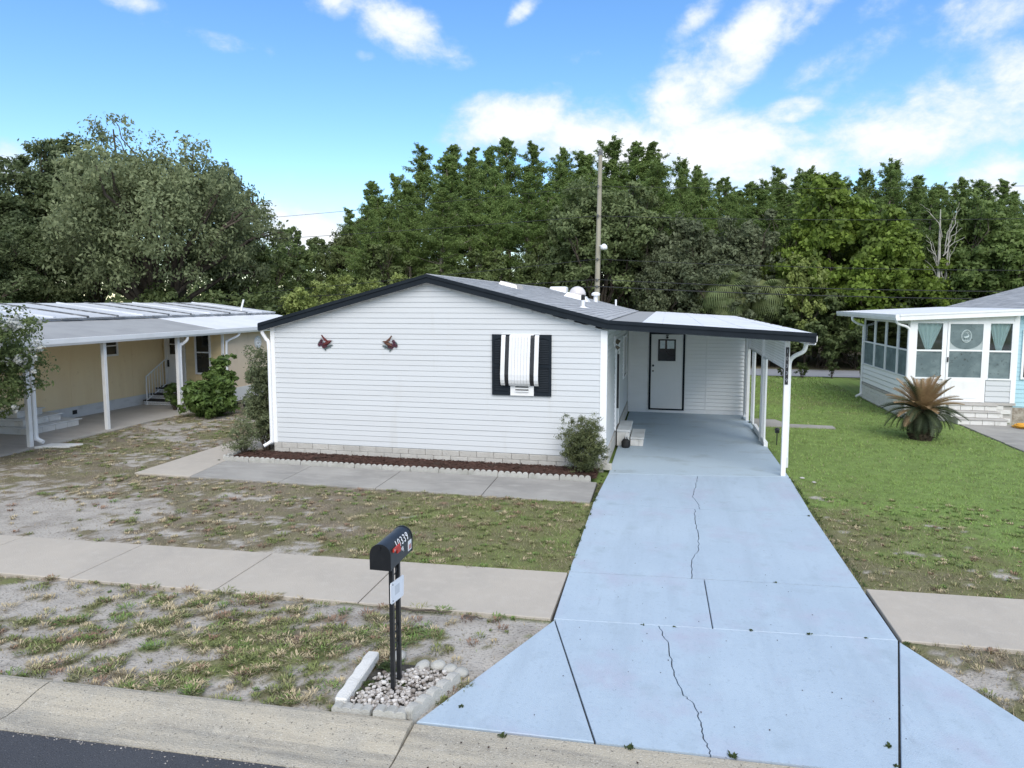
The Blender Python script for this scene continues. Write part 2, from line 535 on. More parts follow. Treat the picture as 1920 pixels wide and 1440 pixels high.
M['skirt'] = mat('white_skirting', (0.66, 0.67, 0.67), 0.8, [((2, 2, 5), (0.46, 0.46, 0.44), 0.5, 0.8, 6)])
M['slab'] = mat('carport_slab', (0.42, 0.395, 0.36), 0.9, [(0.9, (0.33, 0.31, 0.285), 0.4, 0.75, 6), ((0.7, 4, 1), (0.45, 0.425, 0.39), 0.5, 0.8, 5), (30, (0.26, 0.245, 0.225), 0.62, 0.8, 4)], bump=(60, 0.3, 4), spec=0.2)
M['door'] = mat('offwhite_door', (0.80, 0.80, 0.79), 0.5, [((1, 1, 0.6), (0.73, 0.73, 0.72), 0.4, 0.8, 4)])
M['room'] = mat('sunroom_inner_wall', (0.20, 0.27, 0.26), 0.9, [(2.0, (0.28, 0.36, 0.34), 0.4, 0.8, 3)])
M['pane'] = glass_mat('window_glass')
M['pane_dark'] = mat('dark_window_glass', (0.012, 0.016, 0.017), 0.06, [(1.5, (0.03, 0.036, 0.037), 0.45, 0.7, 3)], spec=0.6)
M['pane_lite'] = mat('pale_door_light', (0.62, 0.70, 0.74), 0.12, [(20, (0.42, 0.5, 0.53), 0.5, 0.75, 3)], spec=0.5)
M['louver'] = mat('frosted_glass', (0.42, 0.47, 0.47), 0.3, [(6.0, (0.34, 0.4, 0.4), 0.4, 0.75, 3)], spec=0.4)
M['screen'] = mat('grey_screen_panel', (0.11, 0.15, 0.158), 0.7, [((2.2, 2.2, 3), (0.19, 0.245, 0.25), 0.4, 0.7, 6), (12, (0.05, 0.06, 0.06), 0.6, 0.75, 4)], spec=0.3)
M['blue'] = mat('light_blue_siding', (0.42, 0.64, 0.72), 0.6, [((0.6, 0.6, 4), (0.35, 0.54, 0.62), 0.42, 0.8, 5)])
M['curtain'] = mat('sheer_blue_white_curtain', (0.86, 0.93, 0.95), 0.9, [((14, 14, 0.6), (0.74, 0.86, 0.89), 0.45, 0.75, 3)], spec=0.1)
M['drape_y'] = mat('olive_drape', (0.22, 0.19, 0.09), 0.9, [((25, 25, 0.5), (0.10, 0.09, 0.05), 0.45, 0.7, 3)], spec=0.1)
M['drape_g'] = mat('pale_green_drape', (0.42, 0.52, 0.44), 0.9, [((25, 25, 0.5), (0.3, 0.4, 0.34), 0.45, 0.7, 3)], spec=0.1)
M['emblem'] = mat('white_emblem', (0.50, 0.58, 0.58), 0.6, [(9.0, (0.40, 0.47, 0.47), 0.4, 0.8, 3)])
M['redbrown'] = mat('dull_red_petal', (0.085, 0.018, 0.032), 0.6, tint=(0.04, 0.014, 0.03), layers=[(40, (0.11, 0.04, 0.04), 0.55, 0.8, 3)])
M['bird'] = mat('brown_bird_wing', (0.12, 0.055, 0.036), 0.6, [(30, (0.10, 0.05, 0.035), 0.45, 0.75, 3)])
M['birdred'] = mat('red_bird_wing', (0.12, 0.026, 0.026), 0.6, [(30, (0.10, 0.03, 0.03), 0.45, 0.75, 3)])
M['ornleaf'] = mat('grey_green_ornament_leaf', (0.09, 0.12, 0.12), 0.6, [(30, (0.05, 0.07, 0.07), 0.45, 0.75, 3)])
M['flag'] = mat('red_mailbox_flag', (0.50, 0.045, 0.03), 0.45, [(30, (0.40, 0.035, 0.025), 0.4, 0.75, 3)])
M['sticker'] = mat('white_sticker', (0.75, 0.76, 0.78), 0.5, [(40, (0.62, 0.63, 0.66), 0.5, 0.75, 3)])
M['stickerred'] = mat('faded_print', (0.42, 0.20, 0.19), 0.5, [(40, (0.5, 0.3, 0.28), 0.5, 0.75, 3)])
M['greyprint'] = mat('faded_grey_print', (0.56, 0.59, 0.63), 0.5, [(30, (0.62, 0.65, 0.69), 0.5, 0.75, 3)])
M['dullprint'] = mat('dull_grey_numerals', (0.24, 0.26, 0.28), 0.6, [(30, (0.32, 0.34, 0.36), 0.5, 0.75, 3)])
M['signplate'] = mat('white_plastic_plate', (0.74, 0.77, 0.82), 0.4, [(9, (0.66, 0.69, 0.74), 0.45, 0.75, 4)], spec=0.4)
M['pole'] = mat('weathered_wood_pole', (0.36, 0.335, 0.265), 0.9, [((6, 6, 0.5), (0.25, 0.23, 0.185), 0.4, 0.75, 6)], bump=(30, 0.4, 4), spec=0.15)
M['wire'] = mat('black_cable', (0.02, 0.021, 0.022), 0.6, [(3, (0.03, 0.03, 0.03), 0.4, 0.75, 2)])
M['bark'] = mat('grey_brown_bark', (0.115, 0.095, 0.078), 0.95, [((4, 4, 1), (0.055, 0.045, 0.037), 0.4, 0.7, 6)], bump=(14, 0.7, 5), spec=0.1)
M['pinebark'] = mat('pine_bark', (0.30, 0.26, 0.22), 0.95, [((5, 5, 1.2), (0.16, 0.135, 0.11), 0.4, 0.7, 6)], bump=(14, 0.7, 5), spec=0.1)
M['deadwood'] = mat('bleached_dead_wood', (0.42, 0.405, 0.365), 0.95, [((4, 4, 1), (0.30, 0.285, 0.26), 0.4, 0.7, 5)], spec=0.1)
M['hose'] = mat('orange_hose', (0.66, 0.33, 0.03), 0.45, [(20, (0.5, 0.24, 0.025), 0.45, 0.75, 3)])
M['rubber'] = mat('black_rubber', (0.014, 0.014, 0.015), 0.7, [(12, (0.03, 0.03, 0.03), 0.45, 0.75, 3)])
M['stonebase'] = mat('tan_stone', (0.40, 0.36, 0.31), 0.95, [(7.0, (0.26, 0.22, 0.18), 0.42, 0.62, 5)], bump=(25, 0.8, 4), spec=0.15)
M['dome'] = mat('clear_plastic_dome', (0.58, 0.54, 0.53), 0.15, [(5, (0.66, 0.63, 0.62), 0.4, 0.75, 3)], spec=0.6)
M['brass'] = mat('antique_brass', (0.12, 0.105, 0.075), 0.4, [(20, (0.2, 0.17, 0.11), 0.5, 0.75, 3)], metallic=0.6)
M['soffit'] = mat('white_soffit', (0.74, 0.745, 0.75), 0.6, [(3, (0.66, 0.66, 0.64), 0.45, 0.8, 4)])
# foliage
M['leaf_oak'] = leaf_mat('live_oak_leaves', (0.115, 0.142, 0.068), (0.335, 0.385, 0.200), patch=0.33)
M['leaf_dark'] = leaf_mat('dark_broad_leaves', (0.070, 0.100, 0.046), (0.190, 0.235, 0.105), patch=0.4)
M['leaf_broad'] = leaf_mat('mid_green_leaves', (0.085, 0.128, 0.044), (0.235, 0.305, 0.105), patch=0.5, warm=(0.12, 0.14, 0.055))
M['leaf_grey'] = leaf_mat('grey_green_leaves', (0.100, 0.135, 0.056), (0.270, 0.330, 0.140), patch=0.5)
M['leaf_shrub'] = leaf_mat('dull_grey_shrub_leaves', (0.088, 0.108, 0.058), (0.225, 0.260, 0.145), patch=0.5)
M['leaf_pine'] = leaf_mat('pine_needles', (0.105, 0.170, 0.050), (0.305, 0.415, 0.130), patch=0.6, warm=(0.175, 0.240, 0.072))
M['leaf_vine'] = leaf_mat('bright_vine_leaves', (0.080, 0.120, 0.026), (0.290, 0.400, 0.070), patch=0.8)
M['leaf_yellow'] = leaf_mat('yellow_green_leaves', (0.165, 0.210, 0.060), (0.400, 0.465, 0.150), patch=0.8)
M['leaf_right'] = leaf_mat('deep_green_leaves', (0.080, 0.124, 0.036), (0.225, 0.305, 0.090), patch=0.6)
M['leaf_under'] = leaf_mat('undergrowth_leaves', (0.070, 0.100, 0.036), (0.190, 0.240, 0.092), patch=0.7)
M['leaf_crape'] = leaf_mat('crape_leaves', (0.070, 0.105, 0.040), (0.210, 0.265, 0.095), patch=1.2)
M['blossom'] = leaf_mat('white_blossom', (0.55, 0.56, 0.52), (0.75, 0.76, 0.74), patch=2.0)
M['leaf_bush'] = leaf_mat('glossy_bush_leaves', (0.060, 0.105, 0.030), (0.205, 0.300, 0.085), patch=1.6, rough=0.4)
M['leaf_nandina'] = leaf_mat('nandina_leaves', (0.070, 0.092, 0.040), (0.235, 0.260, 0.115), patch=2.2)
M['leaf_thin'] = leaf_mat('thin_olive_leaves', (0.105, 0.130, 0.066), (0.265, 0.300, 0.160), patch=1.8)
M['frond_palm'] = leaf_mat('palm_fronds', (0.115, 0.165, 0.066), (0.31, 0.38, 0.17), patch=0.9, warm=(0.25, 0.27, 0.12))
M['frond_green'] = leaf_mat('sago_green', (0.030, 0.045, 0.022), (0.090, 0.110, 0.055), patch=3, trans=0.15)
M['frond_tan'] = leaf_mat('sago_tan', (0.25, 0.155, 0.080), (0.46, 0.325, 0.180), patch=3, trans=0.2)
M['sagotrunk'] = mat('sago_trunk', (0.045, 0.036, 0.026), 1.0, [(14, (0.10, 0.08, 0.055), 0.45, 0.7, 5)], bump=(25, 1.0, 4), spec=0.1)
M['weed'] = leaf_mat('weed_leaves', (0.035, 0.055, 0.018), (0.095, 0.130, 0.035), patch=3)

# ================================================================ THE SETTING
# ---------------------------------------------------------------- value noise
def vn(x, y, s):
    xi = np.floor(x).astype(np.int64)
    yi = np.floor(y).astype(np.int64)
    fx, fy = x - xi, y - yi
    fx = fx * fx * (3 - 2 * fx)
    fy = fy * fy * (3 - 2 * fy)

    def h(a, b):
        n = (a * 374761393 + b * 668265263 + s * 974711) & 0xFFFFFFFF
        n = ((n ^ (n >> 13)) * 1274126177) & 0xFFFFFFFF
        n = ((n ^ (n >> 16)) * 2246822519) & 0xFFFFFFFF
        return ((n ^ (n >> 15)) & 0xFFFF) / 65535.0
    return (h(xi, yi) * (1 - fx) + h(xi + 1, yi) * fx) * (1 - fy) + (h(xi, yi + 1) * (1 - fx) + h(xi + 1, yi + 1) * fx) * fy


def fbm(x, y, s, o=4):
    t, a, w = 0, 1.0, 0
    for k in range(o):
        t = t + a * vn(x * 2 ** k, y * 2 ** k, s + 17 * k)
        w += a
        a *= 0.55
    return t / w


def ss(a, b, x):
    t = np.clip((x - a) / (b - a), 0, 1)
    return t * t * (3 - 2 * t)


def gauss(x, y, cx, cy, rx, ry):
    return np.exp(-((x - cx) / rx) ** 2 - ((y - cy) / ry) ** 2)


def lawn(x, y):
    """cover (0 bare sand .. 1 turf) and green (0 dry straw .. 1 fresh) of the yards"""
    a = fbm(x * 0.8, y * 1.3, 3)
    b = fbm(x * 3.0, y * 4.2, 9)
    c = fbm(x * 1.4, y * 1.9, 23)
    f = fbm(x * 9.0, y * 12.0, 31, 2)
    cov = np.ones_like(x)
    green = np.ones_like(x)
    mixn = 0.34 * a + 0.36 * b + 0.30 * f
    # verge left of the drive: bare sand with tufts
    v = (x < 0.5) & (y < 7.15 + .04 * (x + 1.17))
    bias = 0.10 * gauss(x, y, -4.0, 6.1, 1.9, 0.9) + 0.03 * gauss(x, y, -1.5, 7.0, 0.8, 0.4) - 0.05 * gauss(x, y, -2.4, 6.3, 0.8, 0.9) - 0.05 * (x < -5.9) * ss(-5.9, -7.5, x)
    cov = np.where(v, ss(0.47, 0.60, mixn + bias), cov)
    green = np.where(v, np.clip(0.20 + 1.0 * (c - 0.45) + 0.9 * (b - 0.5), 0.02, 0.65), green)
    # front yard: dry thatch, sand at the far left, greener by the drive
    fy = (x < 0.5) & (y >= 7.15 + .04 * (x + 1.17)) & (y < 13.3)
    bias = 0.035 - 0.11 * ss(-6.2, -9.0, x) * ss(10.4, 8.9, y) + 0.05 * ss(-8, -5.5, x) + 0.10 * ss(-5.0, -3.2, x) - 0.07 * ss(9.3, 8.5, y) * ss(-3.5, -6, x)
    bias = bias - 0.20 * gauss(x, y, -9.8, 9.4, 1.5, 0.6) - 0.14 * gauss(x, y, -6.2, 10.75, 0.5, 0.22)
    cov = np.where(fy, ss(0.40, 0.54, mixn + bias), cov)
    green = np.where(fy, np.clip(0.10 + 0.38 * ss(-5.8, -3.2, x + 1.6 * (c - 0.5)) + 0.6 * (c - 0.46) + 0.35 * (b - .5), 0.02, 0.62), green)
    # strip along the yellow house
    ly = (x < -8) & (y >= 13.3) & (y < 23)
    bias = 0.06 - 0.16 * gauss(x, y, -13.3, 16.6, 1.0, 0.7) - 0.14 * gauss(x, y, -12.2, 15.0, 0.9, 0.35) - 0.12 * gauss(x, y, -12.6, 17.7, 1.3, 0.5)
    cov = np.where(ly, ss(0.40, 0.54, mixn + bias), cov)
    green = np.where(ly, np.clip(0.12 + 1.2 * (c - 0.45) + 0.2 * ss(14.5, 13, y), 0.02, 0.6), green)
    # right-hand yard
    ry = (x > 1.0) & (y >= 8.5 + .04 * (x - 2.4)) & (y < 23)
    t = np.clip((x - 2.4) * 0.22 + (y - 9.2) * 0.17 + 1.3 * (c - 0.5) + 0.5 * (b - .5), 0, 0.93)
    bias = 0.12 + 0.1 * t - 0.22 * gauss(x, y, 3.4, 10.2, 0.7, 0.35) - 0.2 * gauss(x, y, 4.0, 9.75, 0.6, 0.2) - 0.14 * gauss(x, y, 2.7, 12.6, 0.3, 1.0)
    cov = np.where(ry, ss(0.40, 0.54, mixn + bias), cov)
    green = np.where(ry, np.clip(0.33 + 0.67 * t, 0.05, 1), green)
    rv = (x > 1.0) & (y < 8.5 + .04 * (x - 2.4))
    cov = np.where(rv, ss(0.42, 0.55, mixn + 0.04), cov)
    green = np.where(rv, np.clip(0.30 + 0.9 * (c - 0.45), 0.05, 0.7), green)
    bk = y >= 23
    green = np.where(bk, np.clip(0.95 + 0.8 * (c - 0.5), 0.3, 1), green)
    wood = y > 37.8
    green = np.where(wood, 0.15, green)
    return cov, green


SAND = np.array([0.42, 0.39, 0.35])
SAND2 = np.array([0.30, 0.275, 0.245])
STRAW = np.array([0.245, 0.205, 0.155])
OLIVE = np.array([0.180, 0.186, 0.080])
FRESH = np.array([0.205, 0.300, 0.085])


def turf_colour(g):
    g = g[..., None]
    lo = STRAW + (OLIVE - STRAW) * np.clip(g / 0.5, 0, 1)
    return lo + (FRESH - OLIVE) * np.clip((g - 0.5) / 0.5, 0, 1)


def inside(poly, x, y):
    r = np.zeros(x.shape, bool)
    n = len(poly)
    for i in range(n):
        (x0, y0), (x1, y1) = poly[i], poly[(i + 1) % n]
        if y0 == y1:
            continue
        c = ((y0 > y) != (y1 > y)) & (x < (x1 - x0) * (y - y0) / (y1 - y0) + x0)
        r ^= c
    return r


DRIVE = [(-1.99, 5.06), (3.45, 5.32), (2.94, 6.24), (2.36, 7.5), (2.35, 8.84), (2.34, 11.72), (2.40, 14.3), (2.38, 21.9), (-1.15, 21.9), (-1.12, 13.8), (-1.2, 11.7), (-1.18, 8.56), (-1.16, 7.2)]
HARD = [DRIVE, [(-60, 4.85), (-1.1, 7.2), (-1.1, 8.53), (-60, 5.6)], [(2.3, 7.5), (60, 9.8), (60, 11.7), (2.3, 8.82)],
        [(-10.5, 11.72), (-1.1, 11.68), (-1.1, 13.2), (-9.4, 13.2), (-9.2, 19), (-10.5, 19)], [(-9.5, 13.15), (-1.1, 13.05), (-1.1, 28), (-8.9, 28)],
        [(-60, -9), (60, -9), (60, 7.878), (-60, 2.478)], [(-17.4, 6), (-14.55, 6), (-14.55, 21), (-14.8, 30), (-24, 30), (-24, 6)],
        [(8.08, 12.5), (9.75, 12.5), (9.65, 22), (8.05, 22)], [(6.85, 22.1), (20, 22.1), (20, 36), (6.85, 36)],
        [(2.4, 20.15), (4.55, 20.15), (4.55, 20.55), (3.3, 20.6), (3.2, 21.3), (2.4, 21.3)], [(-14, 34.1), (60, 34.1), (60, 37.7), (-14, 37.7)],
        [(-2.72, 5.16), (-2.0, 5.13), (-1.84, 5.8), (-2.2, 5.95), (-2.75, 5.92)]]


def hard(x, y):
    r = np.zeros(x.shape, bool)
    for p in HARD:
        r |= inside(p, x, y)
    return r


def numpy_mesh(name, verts, quads, material):
    me = bpy.data.meshes.new(name)
    k = quads.shape[1]
    me.vertices.add(len(verts))
    me.vertices.foreach_set('co', verts.astype(np.float32).ravel())
    me.loops.add(quads.size)
    me.loops.foreach_set('vertex_index', quads.astype(np.int32).ravel())
    me.polygons.add(len(quads))
    me.polygons.foreach_set('loop_start', np.arange(0, quads.size, k, dtype=np.int32))
    me.update(calc_edges=True)
    if material:
        me.materials.append(material)
    return me


def build_ground():
    def axis(a, b, st, far):
        core = list(np.arange(a, b + 1e-6, st))
        d, lo, hi = st, [], []
        p, q = a, b
        while p > -far:
            d *= 1.22
            p -= d
            lo.append(p)
        d = st
        while q < far:
            d *= 1.22
            q += d
            hi.append(q)
        return np.array(lo[::-1] + core + hi)
    xs, ys = axis(-16.5, 11.5, 0.075, 2500), axis(4.4, 24.0, 0.075, 2500)
    X, Y = np.meshgrid(xs, ys)
    cov, green = lawn(X, Y)
    n1 = fbm(X * 2.2, Y * 2.6, 51)
    n2 = fbm(X * 7, Y * 7, 57, 3)
    sand = SAND + (SAND2 - SAND) * ss(0.35, 0.75, 0.5 * n1 + 0.5 * n2)[..., None]
    turf = turf_colour(green) * (0.80 + 0.5 * (n2 - 0.5))[..., None]
    thin = ss(0.25, 0.75, cov)[..., None]
    col = sand * (1 - thin) + turf * thin
    lawnish = ~hard(X, Y)
    Z = np.where(lawnish, -0.028 + 0.03 * (n1 - 0.5) + 0.02 * (n2 - 0.5) + 0.012 * cov, -0.07)
    Z = np.where((Y > 26) | (np.abs(X) > 20), -0.04, Z)
    nx, ny = len(xs), len(ys)
    V = np.stack([X, Y, Z], -1).reshape(-1, 3)
    i = np.arange(ny - 1)[:, None] * nx + np.arange(nx - 1)[None, :]
    Q = np.stack([i, i + 1, i + nx + 1, i + nx], -1).reshape(-1, 4)
    me = numpy_mesh('ground', V, Q, M['ground'])
    at = me.attributes.new('soil', 'FLOAT_COLOR', 'POINT')
    at.data.foreach_set('color', np.concatenate([col, np.ones(col.shape[:2] + (1,))], -1).astype(np.float32).ravel())
    me.polygons.foreach_set('use_smooth', [True] * len(me.polygons))
    o = bpy.data.objects.new('ground', me)
    link(o)
    tag(o, 'sandy yard soil with thin dry and green turf', kind='structure')


build_ground()


def structure(name, label, mb, m, **kw):
    o = mb.build(name, m, **kw)
    tag(o, label, kind='structure')
    return o


def slab(parent, m, poly, z1=0.0, z0=-0.12, gap=0.008, name='slab', bevel=0.006):
    """a cast slab, shrunk by the joint gap"""
    cx = sum(p[0] for p in poly) / len(poly)
    cy = sum(p[1] for p in poly) / len(poly)
    n = len(poly)
    pts = []
    for i in range(n):
        a, b, c = Vector(poly[i - 1]), Vector(poly[i]), Vector(poly[(i + 1) % n])
        d1, d2 = (b - a).normalized(), (c - b).normalized()
        n1, n2 = Vector((-d1.y, d1.x)), Vector((-d2.y, d2.x))
        k = n1 + n2
        k = k / max(0.3, (1 + n1.dot(n2)))
        pts.append((b.x + k.x * gap, b.y + k.y * gap))
    mb = MB().prism(pts, z0, z1)
    me = mb.mesh(name, m, wpos(parent))
    if bevel:
        bm = bmesh.new()
        bm.from_mesh(me)
        tops = [e for e in bm.edges if all(abs(v.co.z + wpos(parent).z - z1) < 1e-4 for v in e.verts)]
        bmesh.ops.bevel(bm, geom=tops, offset=bevel, segments=1, affect='EDGES', clamp_overlap=True)
        bm.to_mesh(me)
        bm.free()
    return link(bpy.data.objects.new(name, me), parent)


def jag(a, b, n, amp, seed):
    r = random.Random(seed)
    a, b = Vector(a), Vector(b)
    d = b - a
    p = Vector((-d.y, d.x)).normalized()
    return [tuple(a + d * t + p * (r.uniform(-amp, amp) if 0 < t < 1 else 0)) for t in [k / n for k in range(n + 1)]]


def crackline(pts, seed):
    out = []
    for i in range(len(pts) - 1):
        seg = jag(pts[i], pts[i + 1], 6, 0.013, seed + i)
        out += seg[:-1]
    return out + [pts[-1]]


# street, gutter and kerb: they run at a small angle to the house
def skew(mb, k=0.042, x0=-1.95):
    mb.v = [(x, y + k * (x - x0), z) for x, y, z in mb.v]
    return mb


structure('street', 'dark asphalt street in front of the kerb', skew(MB().poly([(-70, -9, -0.035), (70, -9, -0.035), (70, 4.46, -0.035), (-70, 4.46, -0.035)])), M['asphalt'])
kerb = structure('curb', 'rolled concrete kerb and gutter along the street', skew(MB().box(-70, 70, 4.47, 5.08, -0.16, -0.065)), M['joint'])
kp = [(4.45, -0.15), (4.45, -0.026), (4.52, -0.022), (4.62, -0.032), (4.72, -0.028), (4.83, 0.002), (4.94, 0.028), (5.04, 0.034), (5.088, 0.022), (5.088, -0.15)]
kd = [(4.45, -0.15), (4.45, -0.026), (4.52, -0.022), (4.62, -0.030), (4.72, -0.026), (4.83, -0.018), (4.94, -0.010), (5.04, -0.006), (5.088, -0.004), (5.088, -0.15)]
xs_ = [-30, -20, -14.5, -8.85, -5.38, -1.97, 1.2, 4.4, 7.6, 12, 24, 50]
for i in range(len(xs_) - 1):
    pr = kd if -2.2 < xs_[i] < 3.4 else kp
    skew(MB().extr(pr, 'x', xs_[i] + 0.007, xs_[i + 1] - 0.007)).build('curb_section', M['curb'], kerb)

# sidewalk in front of the yards
sf0 = lambda x: 7.2 + 0.04 * (x + 1.17)
sb0 = lambda x: 8.53 + 0.05 * (x + 1.22)
sw = structure('sidewalk', 'pale concrete sidewalk between verge and front yard', MB().poly([(-50, sf0(-50) + .02, -0.05), (-1.15, 7.21, -0.05), (-1.15, 8.5, -0.05), (-50, sb0(-50) - .02, -0.05)]).poly([(2.38, 7.52, -0.05), (25, 8.42, -0.05), (25, 9.92, -0.05), (2.38, 8.8, -0.05)]), M['joint'])
jx = [-40, -26, -20.5, -17, -14.9, -13.0, -11.1, -9.2, -7.25, -5.25, -3.42, -1.185]
for i in range(len(jx) - 1):
    a, b = jx[i], jx[i + 1]
    slab(sw, M['concrete'], [(a, sf0(a)), (b, sf0(b)), (b, sb0(b)), (a, sb0(a))])
for a, b in ((2.385, 4.75), (4.75, 6.7), (6.7, 8.7), (8.7, 12.5), (12.5, 25)):
    slab(sw, M['concrete'], [(a, 7.50 + 0.04 * (a - 2.4)), (b, 7.50 + 0.04 * (b - 2.4)), (b, 8.82 + 0.05 * (b - 2.4)), (a, 8.82 + 0.05 * (a - 2.4))])

# driveway: slabs of light blue painted concrete, three of them cracked
dw = structure('driveway', 'light blue painted concrete driveway with cracks', MB().prism([(-1.97, 5.07), (3.43, 5.33), (2.92, 6.24), (2.34, 7.5), (2.33, 11.7), (2.37, 14.3), (2.37, 21.88), (-1.13, 21.88), (-1.10, 13.8), (-1.17, 11.7), (-1.15, 8.5), (-1.14, 7.2)], -0.15, -0.03), M['joint'])
D = M['drive']
slab(dw, D, [(-1.975, 5.105), (-0.49, 5.165), (-1.145, 7.2)], gap=0.011)
crA = crackline([(-0.04, 7.3), (0.07, 6.88), (0.10, 6.46), (0.19, 6.02), (0.28, 5.88), (0.33, 5.62), (0.35, 5.37), (0.385, 5.205)], 40)
slab(dw, D, [(-0.49, 5.165)] + [p for p in crA[::-1]] + [(-1.145, 7.2)], gap=0.0055, bevel=0)
slab(dw, D, crA + [(1.71, 5.265), (2.36, 7.5)], gap=0.0055, bevel=0)
slab(dw, D, [(1.71, 5.265), (3.43, 5.345), (2.93, 6.24), (2.36, 7.5)], gap=0.014)
slab(dw, D, [(-1.16, 7.2), (0.525, 7.345), (0.50, 8.69), (-1.18, 8.56)], gap=0.006)
slab(dw, D, [(0.525, 7.345), (2.36, 7.5), (2.35, 8.83), (0.50, 8.69)], gap=0.006)
cr3 = crackline([(0.35, 8.68), (0.37, 9.32), (0.48, 9.75), (0.50, 10.44), (0.475, 10.9), (0.49, 11.7)], 60)
slab(dw, D, [(-1.18, 8.56), (0.35, 8.68)] + cr3[1:] + [(-1.2, 11.68)], gap=0.0055, bevel=0)
slab(dw, D, [(2.35, 8.83), (2.34, 11.72)] + cr3[::-1], gap=0.0055, bevel=0)
cr4 = crackline([(0.57, 11.7), (0.57, 11.95), (0.48, 12.48), (0.56, 13.1), (0.62, 14.0)], 80)
slab(dw, D, [(-1.2, 11.68)] + cr4 + [(-1.115, 13.8)], gap=0.005, bevel=0)
slab(dw, D, cr4[::-1] + [(2.34, 11.72), (2.39, 14.3)][0:2], gap=0.005, bevel=0)
slab(dw, M['drive_dusty_lifted'], [(-1.115, 13.8), (0.62, 14.0), (2.39, 14.3), (2.36, 17.3), (2.36, 21.88), (-1.14, 21.88)], gap=0.003)

# walkway before the house and back along its left side
wk = structure('walkway', 'weathered grey concrete walkway below the house wall', MB().prism([(-10.47, 11.74), (-1.26, 11.70), (-1.26, 13.06), (-9.35, 13.1), (-9.15, 18.8), (-10.45, 18.8)], -0.14, -0.04), M['joint'])
W_ = M['walk']
slab(wk, W_, [(-9.19, 11.74), (-7.23, 11.725), (-7.27, 13.08), (-9.34, 13.08)])
slab(wk, W_, [(-7.23, 11.725), (-5.24, 11.72), (-5.27, 13.08), (-7.27, 13.08)])
slab(wk, W_, [(-5.24, 11.72), (-3.2, 11.70), (-3.23, 13.07), (-5.27, 13.08)])
slab(wk, W_, [(-3.2, 11.70), (-1.25, 11.69), (-1.27, 13.06), (-3.23, 13.07)])
slab(wk, M['concrete'], [(-10.48, 11.75), (-9.19, 11.74), (-9.34, 13.08), (-9.3, 14.2), (-10.46, 14.3)])
slab(wk, M['concrete'], [(-10.46, 14.3), (-9.3, 14.2), (-9.2, 16.4), (-10.45, 16.4)])
slab(wk, M['concrete'], [(-10.45, 16.4), (-9.2, 16.4), (-9.15, 18.8), (-10.44, 18.8)])

# carport slab of the yellow house, small pad and path on the right, road behind
structure('carport_slab', 'stained concrete floor of the yellow house carport', MB().prism([(-17.2, 6), (-14.62, 6), (-14.66, 9.5), (-14.56, 12.0), (-14.62, 14.0), (-14.5, 15.6), (-14.58, 17.0), (-14.42, 18.4), (-14.5, 20.9), (-17.2, 20.9)], -0.12, 0.0), M['slab'])
structure('concrete_pad', 'small grey concrete pad beside the carport lattice', MB().prism([(2.42, 20.15), (4.5, 20.12), (4.5, 20.5), (3.35, 20.55), (3.1, 21.25), (2.42, 21.3)], -0.1, 0.012), M['walk'])
pt = structure('garden_path', 'pale concrete path to the sunroom steps', MB().prism([(8.09, 12.5), (9.7, 12.5), (9.62, 21.8), (8.06, 21.8)], -0.14, -0.03), M['joint'])
for a, b in ((12.5, 14.9), (14.9, 16.9), (16.9, 18.95), (18.95, 20.55), (20.55, 21.9)):
    slab(pt, M['walk'], [(8.09, a), (9.68, a), (9.66, b), (8.07, b)])
structure('back_road', 'grey road running along the edge of the woods', MB().poly([(-14, 34.15, -0.012), (70, 34.15, -0.012), (70, 37.6, -0.012), (-14, 37.6, -0.012)]), M['backroad'])


# ---------------------------------------------------------------- turf
def blades(name, label, regions):
    Ps, Cs, Hs = [], [], []
    for (x0, x1, y0, y1, dens, h0, h1, w, keepmin) in regions:
        n = int((x1 - x0) * (y1 - y0) * dens)
        x, y = rng.uniform(x0, x1, n), rng.uniform(y0, y1, n)
        cov, green = lawn(x, y)
        clump = vn(x * 14, y * 14, 77)
        keep = (rng.random(n) < cov * (0.25 + 0.75 * ss(0.3, 0.6, clump)) + keepmin) & ~hard(x, y)
        x, y, green, clump, cov = x[keep], y[keep], green[keep], clump[keep], cov[keep]
        k = len(x)
        g = np.clip(green + rng.normal(0, 0.22, k), 0, 1)
        col = turf_colour(g) * rng.uniform(0.75, 1.55, k)[:, None]
        dry = rng.random(k) < (0.42 * (1 - green))
        col[dry] = np.array([0.39, 0.325, 0.225]) * rng.uniform(0.7, 1.25, dry.sum())[:, None]
        Ps.append(np.stack([x, y, np.full(k, -0.03)], -1))
        Cs.append(col)
        Hs.append(np.stack([rng.uniform(h0, h1, k) * (0.6 + 0.7 * clump), np.full(k, w)], -1))
    P, C, Hh = np.concatenate(Ps), np.concatenate(Cs), np.concatenate(Hs)
    n = len(P)
    ang = rng.uniform(0, 2 * np.pi, n)
    side = np.stack([np.cos(ang), np.sin(ang), np.zeros(n)], -1) * (Hh[:, 1:2] * 0.5)
    lean = np.stack([rng.normal(0, 0.55, n), rng.normal(0, 0.55, n), np.ones(n)], -1)
    tip = P + lean * Hh[:, 0:1]
    V = np.stack([P - side, P + side, tip], 1).reshape(-1, 3)
    me = numpy_mesh(name, V, np.arange(3 * n).reshape(-1, 3), M['turf'])
    at = me.attributes.new('soil', 'FLOAT_COLOR', 'FACE')
    at.data.foreach_set('color', np.concatenate([C, np.ones((n, 1))], -1).astype(np.float32).ravel())
    o = bpy.data.objects.new(name, me)
    link(o)
    tag(o, label, kind='stuff')


